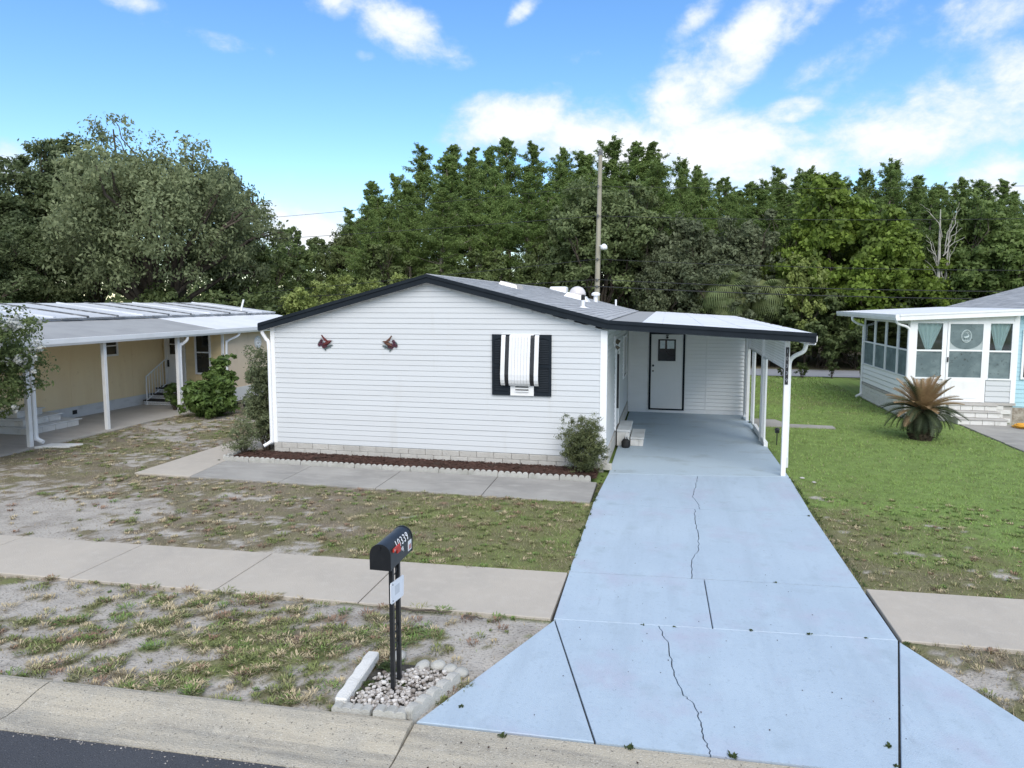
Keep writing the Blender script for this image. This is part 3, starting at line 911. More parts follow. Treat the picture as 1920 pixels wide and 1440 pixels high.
M['turf'] = mat('turf_blades', (0.1, 0.12, 0.04), 0.8, attr='soil', spec=0.15)
blades('verge_grass', 'sparse tufts of grass on the sandy verge', [(-8.6, -1.0, 4.72, 7.2, 3200, 0.012, 0.045, 0.008, 0.03)])
blades('front_yard_grass', 'thin dry and olive grass of the front yard', [(-13, -1.15, 7.95, 11.75, 1500, 0.018, 0.05, 0.010, 0.012), (-4.6, -1.15, 8.5, 11.72, 1500, 0.02, 0.06, 0.010, 0.0), (-15, -9.2, 11.75, 20, 700, 0.02, 0.055, 0.013, 0.01)])
blades('right_yard_grass', 'fresh green lawn between the white house and the sunroom', [(2.3, 9.0, 8.7, 15, 1700, 0.02, 0.06, 0.011, 0.01), (2.3, 9.5, 15, 22.5, 750, 0.025, 0.065, 0.016, 0.0), (2.3, 7.2, 22.5, 34, 260, 0.03, 0.07, 0.03, 0.0), (2.4, 5.5, 5.3, 7.7, 2200, 0.02, 0.055, 0.010, 0.01)])


def tufts(name, label, spots):
    """low clumps of radiating leaves, each clump with a colour of its own"""
    V, C = [], []
    pal = [((0.165, 0.190, 0.072), .30), ((0.135, 0.205, 0.060), .16), ((0.40, 0.335, 0.215), .30), ((0.25, 0.165, 0.115), .12), ((0.24, 0.235, 0.12), .12)]
    cols, pr = np.array([p[0] for p in pal]), np.array([p[1] for p in pal])
    for (x0, x1, y0, y1, n, rmin, rmax, need) in spots:
        k = 0
        tries = 0
        while k < n and tries < n * 30:
            tries += 1
            x, y = rng.uniform(x0, x1), rng.uniform(y0, y1)
            ax_, ay_ = np.array([x]), np.array([y])
            if hard(ax_, ay_)[0]:
                continue
            cov, gr = lawn(ax_, ay_)
            if cov[0] < need and rng.random() > .12:
                continue
            k += 1
            r = rng.uniform(rmin, rmax) * (.6 + .6 * rng.random())
            m = int(16 + 330 * r)
            pw = pr * np.array([1, .4 + 1.2 * gr[0], 1.3 - gr[0], 1.2 - gr[0], 1])
            base = cols[rng.choice(5, p=pw / pw.sum())]
            a = rng.uniform(0, 2 * np.pi, m)
            q = r * rng.uniform(0, .7, m) ** .7
            P = np.stack([x + q * np.cos(a), y + q * np.sin(a), np.full(m, -.025)], -1)
            a2 = a + rng.normal(0, .7, m)
            L = rng.uniform(.35, 1.0, m) * r * .75
            T = P + np.stack([L * np.cos(a2), L * np.sin(a2), rng.uniform(.15, .6, m) * min(r, .07) + .008], -1)
            w = rng.uniform(.003, .0065, m)[:, None]
            sd = np.stack([-np.sin(a2), np.cos(a2), np.zeros(m)], -1) * w
            M_ = (P + T) / 2 + np.array([0, 0, .012])
            V.append(np.stack([P, M_ - sd, T, M_ + sd], 1).reshape(-1, 3))
            c = base * rng.uniform(.7, 1.35, m)[:, None]
            C.append(c)
    V, C = np.concatenate(V), np.concatenate(C)
    n = len(C)
    me = numpy_mesh(name, V, np.arange(4 * n).reshape(-1, 4), M['turf'])
    at = me.attributes.new('soil', 'FLOAT_COLOR', 'FACE')
    at.data.foreach_set('color', np.concatenate([C, np.ones((n, 1))], -1).astype(np.float32).ravel())
    o = bpy.data.objects.new(name, me)
    link(o)
    tag(o, label, kind='stuff')


tufts('grass_tufts', 'weedy clumps of green, tan and brown grass in the sandy yard', [(-7.5, -1.2, 4.75, 7.15, 660, .03, .14, .45), (-11, -1.2, 8.1, 11.7, 720, .035, .10, .4), (-14.5, -9.3, 11.9, 19, 420, .04, .10, .4), (2.4, 7, 8.9, 13, 420, .03, .08, .3), (2.4, 5, 5.4, 7.5, 160, .04, .10, .3)])

gs = MB()
for i in range(800):   # pale grit gathered along the edge of the asphalt
    x = rnd.uniform(-9, 0.2)
    y = 4.455 + .042 * (x + 1.95) + rnd.gauss(-.015, .035 + .02 * math.sin(x * 3.1))
    r = rnd.uniform(.002, .007)
    a = rnd.uniform(0, 6.3)
    z = -.026 if y > 4.455 + .042 * (x + 1.95) else -.032
    gs.poly([(x + r * 1.5 * math.cos(a + q), y + r * math.sin(a + q), z + .003 * (q > 2)) for q in (0, 1.2, 2.5, 3.8, 5.0)], rnd.uniform(.01, .55))
tag(gs.build('gutter_grit', M['pebble']), 'pale grit along the edge of the asphalt', kind='stuff')

# ================================================================ THE WHITE HOUSE
house = thing('mobile_home', 'white double-wide mobile home with black fascia, gable front and attached carport', 'mobile home', (-5.0, 14.1, 0))
XL, XR, YF, YB = -8.74, -1.22, 14.10, 28.0
EZ, PZ, PXX = 2.86, 3.84, -4.99
COURSE = 0.1135


def plank_profile(h=COURSE, out=0.014, gap=0.005):
    # (y outward negative, z): a thin open shadow gap stays under each lap
    return [(0.02, gap), (-out, gap), (-out, gap + 0.006), (-0.001, h), (0.02, h)]


def siding(parent, m, axis, a, b, pos, sign, z0, z1, top=None, h=COURSE, out=0.010, gap=0.005, seams=False):
    """lap siding: one object per course; axis 'x' runs along X at y=pos facing sign (-1 = towards -y), 'y' along Y at x=pos"""
    cache = {}
    z = z0
    while z < z1 - 0.02:
        hh = min(h, z1 - z)
        x0, x1 = a, b
        if top:
            x0, x1 = top(z + hh * 0.5)
            x0, x1 = max(a, x0), min(b, x1)
            if x1 - x0 < 0.1:
                break
        n_c = int(round((z - z0) / h)) // 2
        cut = [x0, x1]
        if seams:
            c = a + (b - a) * (.28, .61, .44, .77, .35)[n_c % 5]
            if x0 + .3 < c < x1 - .3:
                cut = [x0, c, x1]
        for k in range(len(cut) - 1):
            p, q = cut[k], cut[k + 1]
            key = (round(q - p, 3), round(hh, 3))
            if key not in cache:
                pr = plank_profile(hh, out, gap)
                mb = MB()
                mb.extr([(u[0] * -sign, u[1]) for u in pr], axis, 0, q - p)
                cache[key] = mb.mesh('siding_plank', m)
            w_ = rnd.uniform(-.0018, .0018)
            at = (p, pos + w_, z) if axis == 'x' else (pos + w_, p, z)
            inst('siding_plank', cache[key], parent, at)
        z += h


# front gable wall
fw = MB().extr([(XL, 0.24), (XR, 0.24), (XR, EZ), (PXX, PZ + 0.02), (XL, EZ)], 'y', YF + 0.012, YF + 0.12).build('front_wall', M['siding'], house)


def gable(z):
    if z <= EZ:
        return XL, XR
    t = (z - EZ) / (PZ - EZ)
    return XL + (PXX - XL) * t, XR + (PXX - XR) * t


siding(fw, M['siding'], 'x', XL + 0.05, XR - 0.10, YF, -1, 0.25, PZ, gable, seams=True)
MB().box(XL - 0.03, XL + 0.075, YF - 0.022, YF + 0.1, 0.23, EZ).build('corner_trim', M['white_metal'], fw)
MB().box(XR - 0.11, XR + 0.025, YF - 0.022, YF + 0.1, 0.23, EZ).build('corner_trim', M['white_metal'], fw)
# right-hand side wall
sw_ = box('side_wall', M['siding'], house, XR - 0.1, XR - 0.012, YF + 0.12, YB, 0.24, EZ + 0.1)
siding(sw_, M['siding'], 'y', YF + 0.10, 21.86, XR, 1, 0.36, EZ + 0.02, out=.022, gap=.026)
# left and back walls
box('left_wall', M['siding'], house, XL + 0.0, XL + 0.1, YF + 0.12, YB, 0.24, EZ)
MB().extr([(XL, 0.24), (XR, 0.24), (XR, EZ), (PXX, PZ), (XL, EZ)], 'y', YB - 0.1, YB).build('back_wall', M['siding'], house)

# foundation: two courses of split blocks along the front, one row down the side
fd = MB().box(XL + 0.02, XR - 0.03, YF + 0.03, YF + 0.2, -0.15, 0.245).box(XR - 0.12, XR - 0.012, YF + 0.2, YB, -0.15, 0.36).box(XL + 0.03, XL + 0.1, YF + 0.2, YB, -0.15, 0.24).build('foundation', M['block'], house)
bl = MB().box(0, 0.376, 0, 0.12, 0, 0.122).mesh('block', M['block'], bevel=0.006)
bl2 = MB().box(0, 0.376, 0, 0.12, 0, 0.118).mesh('block', M['block'], bevel=0.006)
half = MB().box(0, 0.184, 0, 0.12, 0, 0.118).mesh('block', M['block'], bevel=0.006)
for row, z in ((0, -0.004), (1, 0.122)):
    x = XL - 0.01
    if row == 1:
        inst('block', half, fd, (x, YF - 0.025 + rnd.uniform(-.004, .004), z))
        x += 0.192
    while x < XR - 0.2:
        inst('block', bl if row == 0 else bl2, fd, (x, YF - 0.025 + rnd.uniform(-.004, .004), z))
        x += 0.384
    if row == 0 and x < XR + 0.03:
        inst('block', half, fd, (XR - 0.175, YF - 0.0245, z))
sb = MB().box(0, 0.10, 0, 0.376, 0, 0.172).mesh('block', M['block'], bevel=0.006)
for row in (0, 1):
    y = YF + 0.1 + (0.19 if row else 0)
    while y < 21.5:
        inst('block', sb, fd, (XR - 0.06, y, 0.004 + row * 0.176))
        y += 0.384

# roof: shingled gable with a rolled strip, white carport roof
RX0, RZ0 = -8.97, 2.955
RX1, RZ1 = -4.985, 4.012
RX2, RZ2 = -1.17, 3.062
RX3, RZ3 = 2.72, 2.842
Y0, Y1 = 13.97, 28.25


def slope_quad(mb, xa, za, xb, zb, y0, y1, th=0.05, up=0.0):
    return mb.extr([(xa, za - th), (xb, zb - th), (xb, zb + up), (xa, za + up)], 'y', y0, y1)


roof = slope_quad(slope_quad(MB(), RX0 + .02, RZ0 - .02, RX1, RZ1 - .02, Y0, Y1), RX1, RZ1 - .02, RX2, RZ2 - .02, Y0, Y1).build('roof', M['shingle'], house)


def shingles(parent, xa, za, xb, zb, y0, y1, expo=0.145, tabw=0.33, name='shingle_courses'):
    """courses of overlapping tabs climbing from (xa, za) to (xb, zb)"""
    mb = MB()
    L = math.hypot(xb - xa, zb - za)
    n = int(L / expo)
    ux, uz = (xb - xa) / L, (zb - za) / L
    nx, nz_ = (-uz, ux) if ux > 0 else (uz, -ux)
    r = random.Random(int(abs(xa) * 100))
    for i in range(n + 1):
        s0, s1 = i * expo, min(L, (i + 1) * expo + 0.02)
        y = y0 - r.uniform(0, tabw)
        while y < y1:
            a, b = max(y, y0), min(y + tabw - 0.006, y1)
            y += tabw
            if b - a < 0.03:
                continue
            hgt = 0.012 + r.uniform(0, 0.006)
            t = r.uniform(0.05, 0.95) if r.random() < 0.8 else r.uniform(0, 1)
            if abs(t - .5) < .01:
                t = .52
            lo = (xa + ux * s0 + nx * hgt, za + uz * s0 + nz_ * hgt)
            lb = (xa + ux * s0, za + uz * s0)
            hi = (xa + ux * s1 + nx * 0.002, za + uz * s1 + nz_ * 0.002)
            mb.poly([(lo[0], a, lo[1]), (lo[0], b, lo[1]), (hi[0], b, hi[1]), (hi[0], a, hi[1])][::(1 if ux < 0 else -1)], t)
            mb.poly([(lb[0], a, lb[1]), (lb[0], b, lb[1]), (lo[0], b, lo[1]), (lo[0], a, lo[1])][::(1 if ux < 0 else -1)], t)
    return tag(mb.build(name, M['shingle'], parent), kind='stuff')


shingles(roof, RX0, RZ0, RX1, RZ1, Y0 + .0, Y1)
shingles(roof, RX2, RZ2, RX1, RZ1, Y0 + .0, Y1)
cap = MB().box(-0.13, 0.13, 0, 0.3, 0, 0.01).mesh('ridge_cap', M['shingle'])
rc = MB()
yy = Y0
while yy < Y1:
    e = min(yy + 0.3, Y1)
    rc.faces([(RX1 - .14, yy, RZ1 - .02), (RX1, yy, RZ1 + .022), (RX1 + .14, yy, RZ1 - .02), (RX1 - .14, e, RZ1 - .027), (RX1, e, RZ1 + .014), (RX1 + .14, e, RZ1 - .027)], [(0, 1, 4, 3), (1, 2, 5, 4), (0, 2, 1)], rnd.uniform(.1, .4))
    yy += 0.2
tag(rc.build('ridge_caps', M['shingle'], roof), kind='stuff')
slope_quad(MB(), RX2 - .03, RZ2 - .012, -0.52, RZ2 - (RX2 + .52) / (RX2 - RX3) * (RZ2 - RZ3) * 1.0 - .0, Y0, Y1 + .01, th=0.04).build('rolled_roofing_strip', M['roll_roof'], roof)
cz = lambda x: RZ2 + (x - RX2) / (RX3 - RX2) * (RZ3 - RZ2)
croof = slope_quad(MB(), RX2 + .02, cz(RX2 + .02) - .05, RX3 - .02, RZ3 - .05, Y0 + .03, 30.1, th=0.03).build('carport_roof', M['soffit'], house)
pa = -0.52
for i in range(8):
    pb = pa + (RX3 - .01 + .52) / 8
    slope_quad(MB(), pa + .002, cz(pa), pb - .002, cz(pb), Y0, 30.15, th=0.045, up=0.004 if i % 2 else 0.0).build('roof_panel', M['white_roof'], croof)
    pa = pb
cw = MB()
for i in range(60):   # dry leaves and needles lying along the back edge
    x = rnd.uniform(0.6, 2.7)
    y = 30.1 - abs(rnd.gauss(0, .5)) if x < 2 else rnd.uniform(15, 30)
    if x >= 2:
        x = 2.68 - abs(rnd.gauss(0, .05))
    s = rnd.uniform(.02, .06)
    a = rnd.uniform(0, 6.3)
    cw.faces([(x + s * math.cos(a + q), y + 2.2 * s * math.sin(a + q), cz(x) + .012 + .006 * (q > 2)) for q in (0, 1.6, 3.1, 4.7)], [(0, 1, 2, 3)], rnd.uniform(0, .4))
tag(cw.build('leaf_litter', M['mulch'], croof), kind='stuff')

# black fascia: rakes of the gable and the carport edge
def fascia(xa, za, xb, zb):
    mb = MB()
    mb.extr([(xa, za - .145), (xb, zb - .145), (xb, zb - .045), (xa, za - .045)], 'y', 13.935, 13.975)
    mb.extr([(xa, za - .055), (xb, zb - .055), (xb, zb + .012), (xa, za + .012)], 'y', 13.915, 13.985)
    mb.extr([(xa, za - .17), (xb, zb - .17), (xb, zb - .14), (xa, za - .14)], 'y', 13.927, 13.972)
    return mb.build('fascia', M['trim'], house)


fascia(RX0, RZ0, RX1 - .001, RZ1)
fascia(RX1 + .001, RZ1, RX2 - .001, RZ2)
fascia(RX2 + .001, RZ2, RX3, RZ3)
MB().box(RX0 - .02, RX0 + .03, 13.93, Y1, RZ0 - .15, RZ0 + .0).build('eave_gutter', M['trim'], house)
MB().extr([(RX0 + .03, RZ0 - .16), (RX1, RZ1 - .16), (RX2, RZ2 - .16), (RX2, RZ2 - .10), (RX1, RZ1 - .10), (RX0 + .03, RZ0 - .10)], 'y', 13.98, 14.098).build('soffit', M['soffit'], house)

# gutter along the carport edge and its downspout
g = MB().extr([(2.58, 2.63), (2.72, 2.63), (2.75, 2.72), (2.75, 2.80), (2.735, 2.80), (2.72, 2.735), (2.705, 2.65), (2.595, 2.65), (2.595, 2.79), (2.58, 2.79)], 'y', 14.0, 30.1).build('gutter', M['white_metal'], house)
def downspout(path, w, parent, m=None, name='downspout'):
    return smooth_by_angle(MB().tube(path, w, 8).build(name, m or M['white_metal'], parent), 35)


def smooth_path(pts, n=6):
    out = []
    P = [Vector(p) for p in pts]
    for i in range(len(P) - 1):
        p0, p1, p2, p3 = P[max(i - 1, 0)], P[i], P[i + 1], P[min(i + 2, len(P) - 1)]
        for k in range(n):
            t = k / n
            out.append(0.5 * ((2 * p1) + (-p0 + p2) * t + (2 * p0 - 5 * p1 + 4 * p2 - p3) * t * t + (-p0 + 3 * p1 - 3 * p2 + p3) * t ** 3))
    out.append(P[-1])
    return out


ds = downspout(smooth_path([(2.66, 14.62, 2.68), (2.66, 14.62, 2.58), (2.62, 14.64, 2.46), (2.46, 14.68, 2.36), (2.385, 14.70, 2.24), (2.38, 14.70, 2.0), (2.38, 14.70, 1.0), (2.38, 14.70, 0.30)]), 0.042, house)
MB().tube([(2.38, 14.70, 0.31), (2.38, 14.70, 0.10)], 0.046, 8).build('downspout_shoe', M['skirt'], ds)
ds2 = downspout(smooth_path([(-8.92, 14.0, 2.84), (-8.92, 14.01, 2.74), (-8.86, 14.05, 2.6), (-8.80, 14.055, 2.45), (-8.80, 14.055, 1.5), (-8.80, 14.055, 0.36), (-8.81, 14.03, 0.26), (-8.93, 13.93, 0.17)]), 0.04, house)

# carport posts and lattice
def lattice(parent, y0, y1, z0, z1, x=2.30, pitch=0.082, strip=0.03):
    """diagonal slats in two layers, clipped to the panel"""
    fr = MB().box(x - .02, x + .02, y0, y0 + .035, z0, z1).box(x - .02, x + .02, y1 - .035, y1, z0, z1).box(x - .0195, x + .0195, y0 + .035, y1 - .035, z0, z0 + .035).box(x - .0195, x + .0195, y0 + .035, y1 - .035, z1 - .035, z1).build('lattice_panel', M['white_metal'], parent)
    mb = MB()
    a0, a1, b0, b1 = y0 + .03, y1 - .03, z0 + .03, z1 - .03
    for s, xx in ((1, x - .0035), (-1, x + .0035)):
        c = (b0 - a1) if s == 1 else (a0 + b0)
        cend = (b1 - a0) if s == 1 else (a1 + b1)
        while c < cend:
            # line z = s*y + c
            pts = []
            for y in (a0, a1):
                z = s * y + c
                if b0 <= z <= b1:
                    pts.append((y, z))
            for z in (b0, b1):
                y = (z - c) / s
                if a0 < y < a1:
                    pts.append((y, z))
            if len(pts) >= 2:
                pts.sort()
                (ya, za), (yb, zb) = pts[0], pts[-1]
                L = math.hypot(yb - ya, zb - za)
                if L > 0.05:
                    ny, nz_ = -(zb - za) / L * strip / 2, (yb - ya) / L * strip / 2
                    mb.extr([(ya - ny, za - nz_), (yb - ny, zb - nz_), (yb + ny, zb + nz_), (ya + ny, za + nz_)], 'x', xx - .003, xx + .003)
            c += pitch * 1.414
    tag(mb.build('lattice_slats', M['white_metal'], fr), kind='stuff')
    return fr


post = MB().box(2.235, 2.325, 14.33, 14.42, 0.0, 2.68).build('post', M['white'], house, bevel=0.006)
np_ = MB().box(2.245, 2.305, 14.318, 14.328, 1.83, 2.56).build('number_plaque', M['black'], post)


def text_mesh(name, s, size, m, parent, matrix, extrude=0.001, label=None, sx=1.0, spacing=1.0):
    c = bpy.data.curves.new(name, 'FONT')
    c.body = s
    c.size = size
    c.extrude = extrude
    c.align_x = 'CENTER'
    c.align_y = 'CENTER'
    c.space_character = spacing
    c.resolution_u = 3
    t = bpy.data.objects.new(name, c)
    COL.objects.link(t)
    dg = bpy.context.evaluated_depsgraph_get()
    me = bpy.data.meshes.new_from_object(t.evaluated_get(dg))
    bpy.data.objects.remove(t)
    me.transform(matrix @ Matrix.Diagonal((sx, 1, 1, 1)))
    off = wpos(parent)
    me.transform(Matrix.Translation(-off))
    me.materials.clear()
    me.materials.append(m)
    o = link(bpy.data.objects.new(name, me), parent)
    if label:
        o['label'] = label
    return o


for i, ch in enumerate('10339'):
    text_mesh('numeral', ch, 0.105, M['dullprint'], np_, Matrix.Translation((2.275, 14.3165, 2.48 - i * 0.143)) @ Matrix.Rotation(R(90), 4, 'X'))
for (y, tall) in ((17.85, 0), (20.9, 0), (21.6, 0)):
    MB().box(2.25, 2.33, y, y + .08, 0.0, 2.66).build('post', M['white'], house, bevel=0.004)
lattice(house, 14.44, 17.82, 2.10, 2.66)
lattice(house, 17.30, 17.84, 0.10, 2.095)
lattice(house, 17.94, 20.88, 2.10, 2.66)
lattice(house, 19.55, 20.10, 0.12, 2.095)
lattice(house, 20.99, 21.58, 0.12, 2.66)
MB().box(2.29, 2.37, 18.0, 19.5, 0.02, 0.16).box(2.285, 2.375, 17.25, 17.9, -.04, 0.10).build('lattice_curb', M['white'], house)

# shed wall at the back of the carport with the door
BW = 21.9
bw = box('shed_wall', M['siding_bright'], house, XR + .02, 2.34, BW + 0.012, BW + 0.12, 0.0, 2.86)
box('shed_side_wall', M['siding_bright'], house, 2.24, 2.335, BW + .121, 27.8, 0.0, 2.78)
siding(bw, M['siding_bright'], 'x', XR + 0.075, -0.565, BW, -1, 0.11, 2.84, out=.022, gap=.026)
siding(bw, M['siding_bright'], 'x', 0.525, 1.135, BW, -1, 0.11, 2.84, out=.022, gap=.026)
siding(bw, M['siding_bright'], 'x', 1.175, 2.27, BW, -1, 0.11, 2.76, out=.022, gap=.026)
MB().box(XR + .02, XR + .075, BW - .02, BW + .01, 0.0, 2.85).build('corner_trim', M['siding_bright'], bw)
MB().box(1.135, 1.175, BW - .018, BW + .01, 0.0, 2.82).build('joint_trim', M['siding_bright'], bw)
MB().box(2.27, 2.34, BW - .022, BW + .011, 0.0, 2.76).build('corner_trim', M['white_metal'], bw)
MB().box(XR + .076, 1.134, BW - .016, BW + .01, 0.0, 0.108).box(1.176, 2.269, BW - .016, BW + .01, 0.0, 0.108).build('base_trim', M['white_metal'], bw)
for i in range(3):
    MB().box(0.78 + i * .16, 0.90 + i * .16, BW - .03, BW - .015, 2.50, 2.62).build('vent', M['skirt'], bw)
dr = MB().box(-0.50, 0.46, BW - .03, BW + .01, 0.13, 2.44).build('door', M['door'], bw, bevel=0.004)
MB().box(-0.56, -0.50, BW - .045, BW + .01, 0.085, 2.5).box(0.46, 0.52, BW - .045, BW + .01, 0.085, 2.5).box(-0.50, 0.46, BW - .045, BW + .01, 0.085, 0.13).box(-0.50, 0.46, BW - .045, BW + .01, 2.44, 2.5).build('door_frame', M['trim'], dr)
gl = MB().box(-0.275, 0.225, BW - .036, BW - .03, 1.63, 2.27)
gl.build('pane', M['pane_dark'], dr)
MB().box(-0.29, -0.265, BW - .044, BW - .03, 1.615, 2.285).box(0.215, 0.24, BW - .044, BW - .03, 1.615, 2.285).box(-0.265, 0.215, BW - .044, BW - .03, 1.615, 1.64).box(-0.265, 0.215, BW - .044, BW - .03, 2.26, 2.285).build('sash', M['trim'], dr)
for (a, b) in ((-0.235, -0.085), (-0.02, 0.19)):
    MB().box(a, b, BW - .0385, BW - .036, 2.0, 2.245).build('pale_light', M['pane_lite'], dr)
MB().lathe([(0.012, -.10), (0.028, -.095), (0.034, -.08), (0.026, -.062), (0.012, -.05), (0.03, -.034), (0.03, -.03)], -0.435, BW, 12, 'y', 1.47).build('knob', M['black'], dr, smooth=True)
MB().lathe([(0.02, -.05), (0.026, -.045), (0.026, -.03)], -0.435, BW, 12, 'y', 1.30).build('deadbolt', M['brass'], dr)
MB().lathe([(0.012, -.075), (0.035, -.065), (0.04, -.045), (0.03, -.03)], -0.02, BW, 10, 'y', 2.345).box(-0.06, 0.02, BW - .05, BW - .03, 2.395, 2.425).build('door_ornament', M['black'], dr)

# side door, lamp and window on the wall beside the drive
sd = MB().box(XR + .0, XR + .035, 16.55, 17.45, 0.42, 2.45).build('side_door', M['white_metal'], house)
MB().box(XR, XR + .05, 16.47, 16.55, 0.38, 2.53).box(XR, XR + .05, 17.45, 17.53, 0.38, 2.53).box(XR, XR + .049, 16.55, 17.45, 2.45, 2.53).build('door_frame', M['white_metal'], sd)
MB().box(XR + .035, XR + .04, 16.72, 17.28, 1.2, 2.25).build('pane', M['pane_dark'], sd)
MB().box(XR + .034, XR + .10, 16.60, 16.64, 0.9, 2.2).build('handle', M['black'], sd)
sw2 = MB().box(XR, XR + .03, 19.4, 20.6, 1.35, 2.45).build('side_window', M['pane_dark'], house)
MB().box(XR, XR + .05, 19.34, 19.4, 1.3, 2.5).box(XR, XR + .05, 20.6, 20.66, 1.3, 2.5).box(XR, XR + .05, 19.4, 20.6, 2.45, 2.5).box(XR, XR + .05, 19.4, 20.6, 1.3, 1.35).build('window_frame', M['white_metal'], sw2)
lp = MB().box(XR, XR + .05, 15.95, 16.2, 2.42, 2.66).build('wall_lamp', M['skirt'], house)
MB().tube([(XR + .05, 16.07, 2.55), (XR + .13, 16.07, 2.5)], [.05, .06], 10).tube([(XR + .05, 16.16, 2.42), (XR + .11, 16.18, 2.36)], [.03, .045], 8).build('lamp_head', M['brass'], lp)

# window with striped awning and shutters
AX0, AX1, AZ1, AZ0 = -3.385, -2.585, 2.755, 1.705


def awning_profile():
    return [(0.02, AZ1), (0.045, AZ1 - .05), (0.09, AZ1 - .35), (0.135, AZ1 - .65), (0.155, AZ1 - .82), (0.15, AZ1 - .93), (0.125, AZ1 - 1.0), (0.085, AZ0)]


wn = MB().box(-3.22, -2.72, YF - .03, YF + .01, 1.48, 2.70).build('window', M['white_metal'], house)
MB().box(-3.14, -2.80, YF - .034, YF - .030, 1.74, 2.62).build('pane', M['pane_dark'], wn)
MB().box(-3.20, -2.70, YF - .055, YF - .031, 1.485, 1.70).build('lower_panel', M['white'], wn, bevel=.005)
for z in (1.60, 1.66):
    MB().box(-3.09, -2.81, YF - .062, YF - .0555, z, z + .022).build('slot', M['dark'], wn)
MB().box(-3.09, -2.81, YF - .085, YF - .0555, 1.575, 1.597).build('slot_lip', M['white_metal'], wn)
aw = MB().box(AX0 - .01, AX1 + .01, YF - .035, YF - .012, AZ1 - .005, AZ1 + .022).build('awning', M['white_metal'], house)
bands = [(-3.385, -3.295, 'soffit', 0.02), (-3.292, -3.215, 'black', 0.0), (-3.212, -2.765, 'soffit', 0.02), (-2.762, -2.680, 'black', 0.0), (-2.677, -2.585, 'soffit', 0.02)]
for (a, b, mm, lift) in bands:
    mb = MB()
    pr = awning_profile()
    nst = 1 if b - a < .1 else 7
    w = (b - a) / nst
    for s in range(nst):
        xa, xb = a + s * w, a + (s + 1) * w
        for i in range(len(pr) - 1):
            (o0, z0), (o1, z1) = pr[i], pr[i + 1]
            l0 = lift + (0.004 if s % 2 else 0)
            y0, y1 = YF - .012 - o0 - l0, YF - .012 - o1 - l0
            mb.faces([(xa, y0, z0), (xb - .004, y0, z0), (xb - .004, y1, z1), (xa, y1, z1), (xa, y0 + .012, z0), (xb - .004, y0 + .012, z0), (xb - .004, y1 + .012, z1), (xa, y1 + .012, z1)],
                     [(0, 3, 2, 1), (4, 5, 6, 7), (0, 4, 7, 3), (1, 2, 6, 5), (0, 1, 5, 4), (3, 7, 6, 2)])
    mb.build('awning_slat', M[mm], aw)
for (a, b) in ((-3.595, -3.20), (-2.705, -2.335)):
    sh = MB().box(a, b, YF - .028, YF - .012, 1.49, 2.765).build('shutter', M['trim'], house)
    f = MB().box(a, a + .05, YF - .05, YF - .029, 1.49, 2.765).box(b - .05, b, YF - .05, YF - .029, 1.49, 2.765)
    f.box(a + .05, b - .05, YF - .05, YF - .029, 1.49, 1.57).box(a + .05, b - .05, YF - .05, YF - .029, 2.08, 2.14)
    n = 8
    for k in range(n):   # arched top rail
        xa, xb = a + .05 + (b - a - .1) * k / n, a + .05 + (b - a - .1) * (k + 1) / n
        zc = 2.69 - .045 * abs((k + .5) / n * 2 - 1) ** 1.5
        f.box(xa, xb, YF - .05, YF - .029, zc, 2.765)
    f.build('shutter_frame', M['trim'], sh)
    lm = MB().faces([(a + .05, YF - .045, 0), (b - .05, YF - .045, 0), (b - .05, YF - .03, .03), (a + .05, YF - .03, .03), (a + .05, YF - .038, -.004), (b - .05, YF - .038, -.004)], [(0, 1, 2, 3), (0, 4, 5, 1)]).mesh('louver', M['trim'])
    for z0, z1 in ((1.585, 2.06), (2.155, 2.63)):
        z = z0
        while z < z1:
            inst('louver', lm, sh, (0, 0, z))
            z += .036

# things standing on the roof belong to it
def rz(x):
    return RZ1 + (x - RX1) * (RZ2 - RZ1) / (RX2 - RX1)


v = MB()
v.faces([(-4.62, 18.75, rz(-4.62) - .02), (-4.06, 18.75, rz(-4.06) - .02), (-4.06, 19.65, rz(-4.06) - .02), (-4.62, 19.65, rz(-4.62) - .02), (-4.56, 18.82, rz(-4.56) + .11), (-4.12, 18.82, rz(-4.12) + .11), (-4.12, 19.58, rz(-4.12) + .11), (-4.56, 19.58, rz(-4.56) + .11)],
        [(4, 5, 6, 7), (0, 1, 5, 4), (1, 2, 6, 5), (2, 3, 7, 6), (3, 0, 4, 7)])
v.build('skylight', M['dome'], roof)
MB().box(-4.68, -4.0, 27.6, 28.2, rz(-4.0) - .03, rz(-4.68) + .1).build('roof_vent', M['white_metal'], roof, bevel=.05)
dm = MB().faces([(-3.45, 23.1, rz(-3.45) - .02), (-2.6, 23.1, rz(-2.6) - .02), (-2.6, 24.0, rz(-2.6) - .02), (-3.45, 24.0, rz(-3.45) - .02), (-3.32, 23.25, rz(-3.32) + .16), (-2.74, 23.25, rz(-2.74) + .16), (-2.74, 23.85, rz(-2.74) + .16), (-3.32, 23.85, rz(-3.32) + .16)],
                [(4, 5, 6, 7), (0, 1, 5, 4), (1, 2, 6, 5), (2, 3, 7, 6), (3, 0, 4, 7)]).build('skylight_dome', M['white_metal'], roof)
MB().lathe([(0.29, 0), (0.285, .08), (0.25, .17), (0.18, .25), (0.08, .295), (0.01, .305)], -3.03, 23.55, 18, 'z', rz(-3.03) + .13).build('dome_cover', M['dome'], dm, smooth=True)
MB().lathe([(0.075, -.1), (0.075, .22), (0.15, .24), (0.16, .30), (0.11, .35), (0.02, .37)], -2.62, 25.6, 14, 'z', rz(-2.62)).build('vent_cap', M['white_metal'], roof, smooth=False)
MB().lathe([(0.17, 0), (0.1, .02), (0.045, .05), (0.045, .22)], -2.06, 17.1, 12, 'z', rz(-2.06)).build('vent_pipe', M['soffit'], roof)
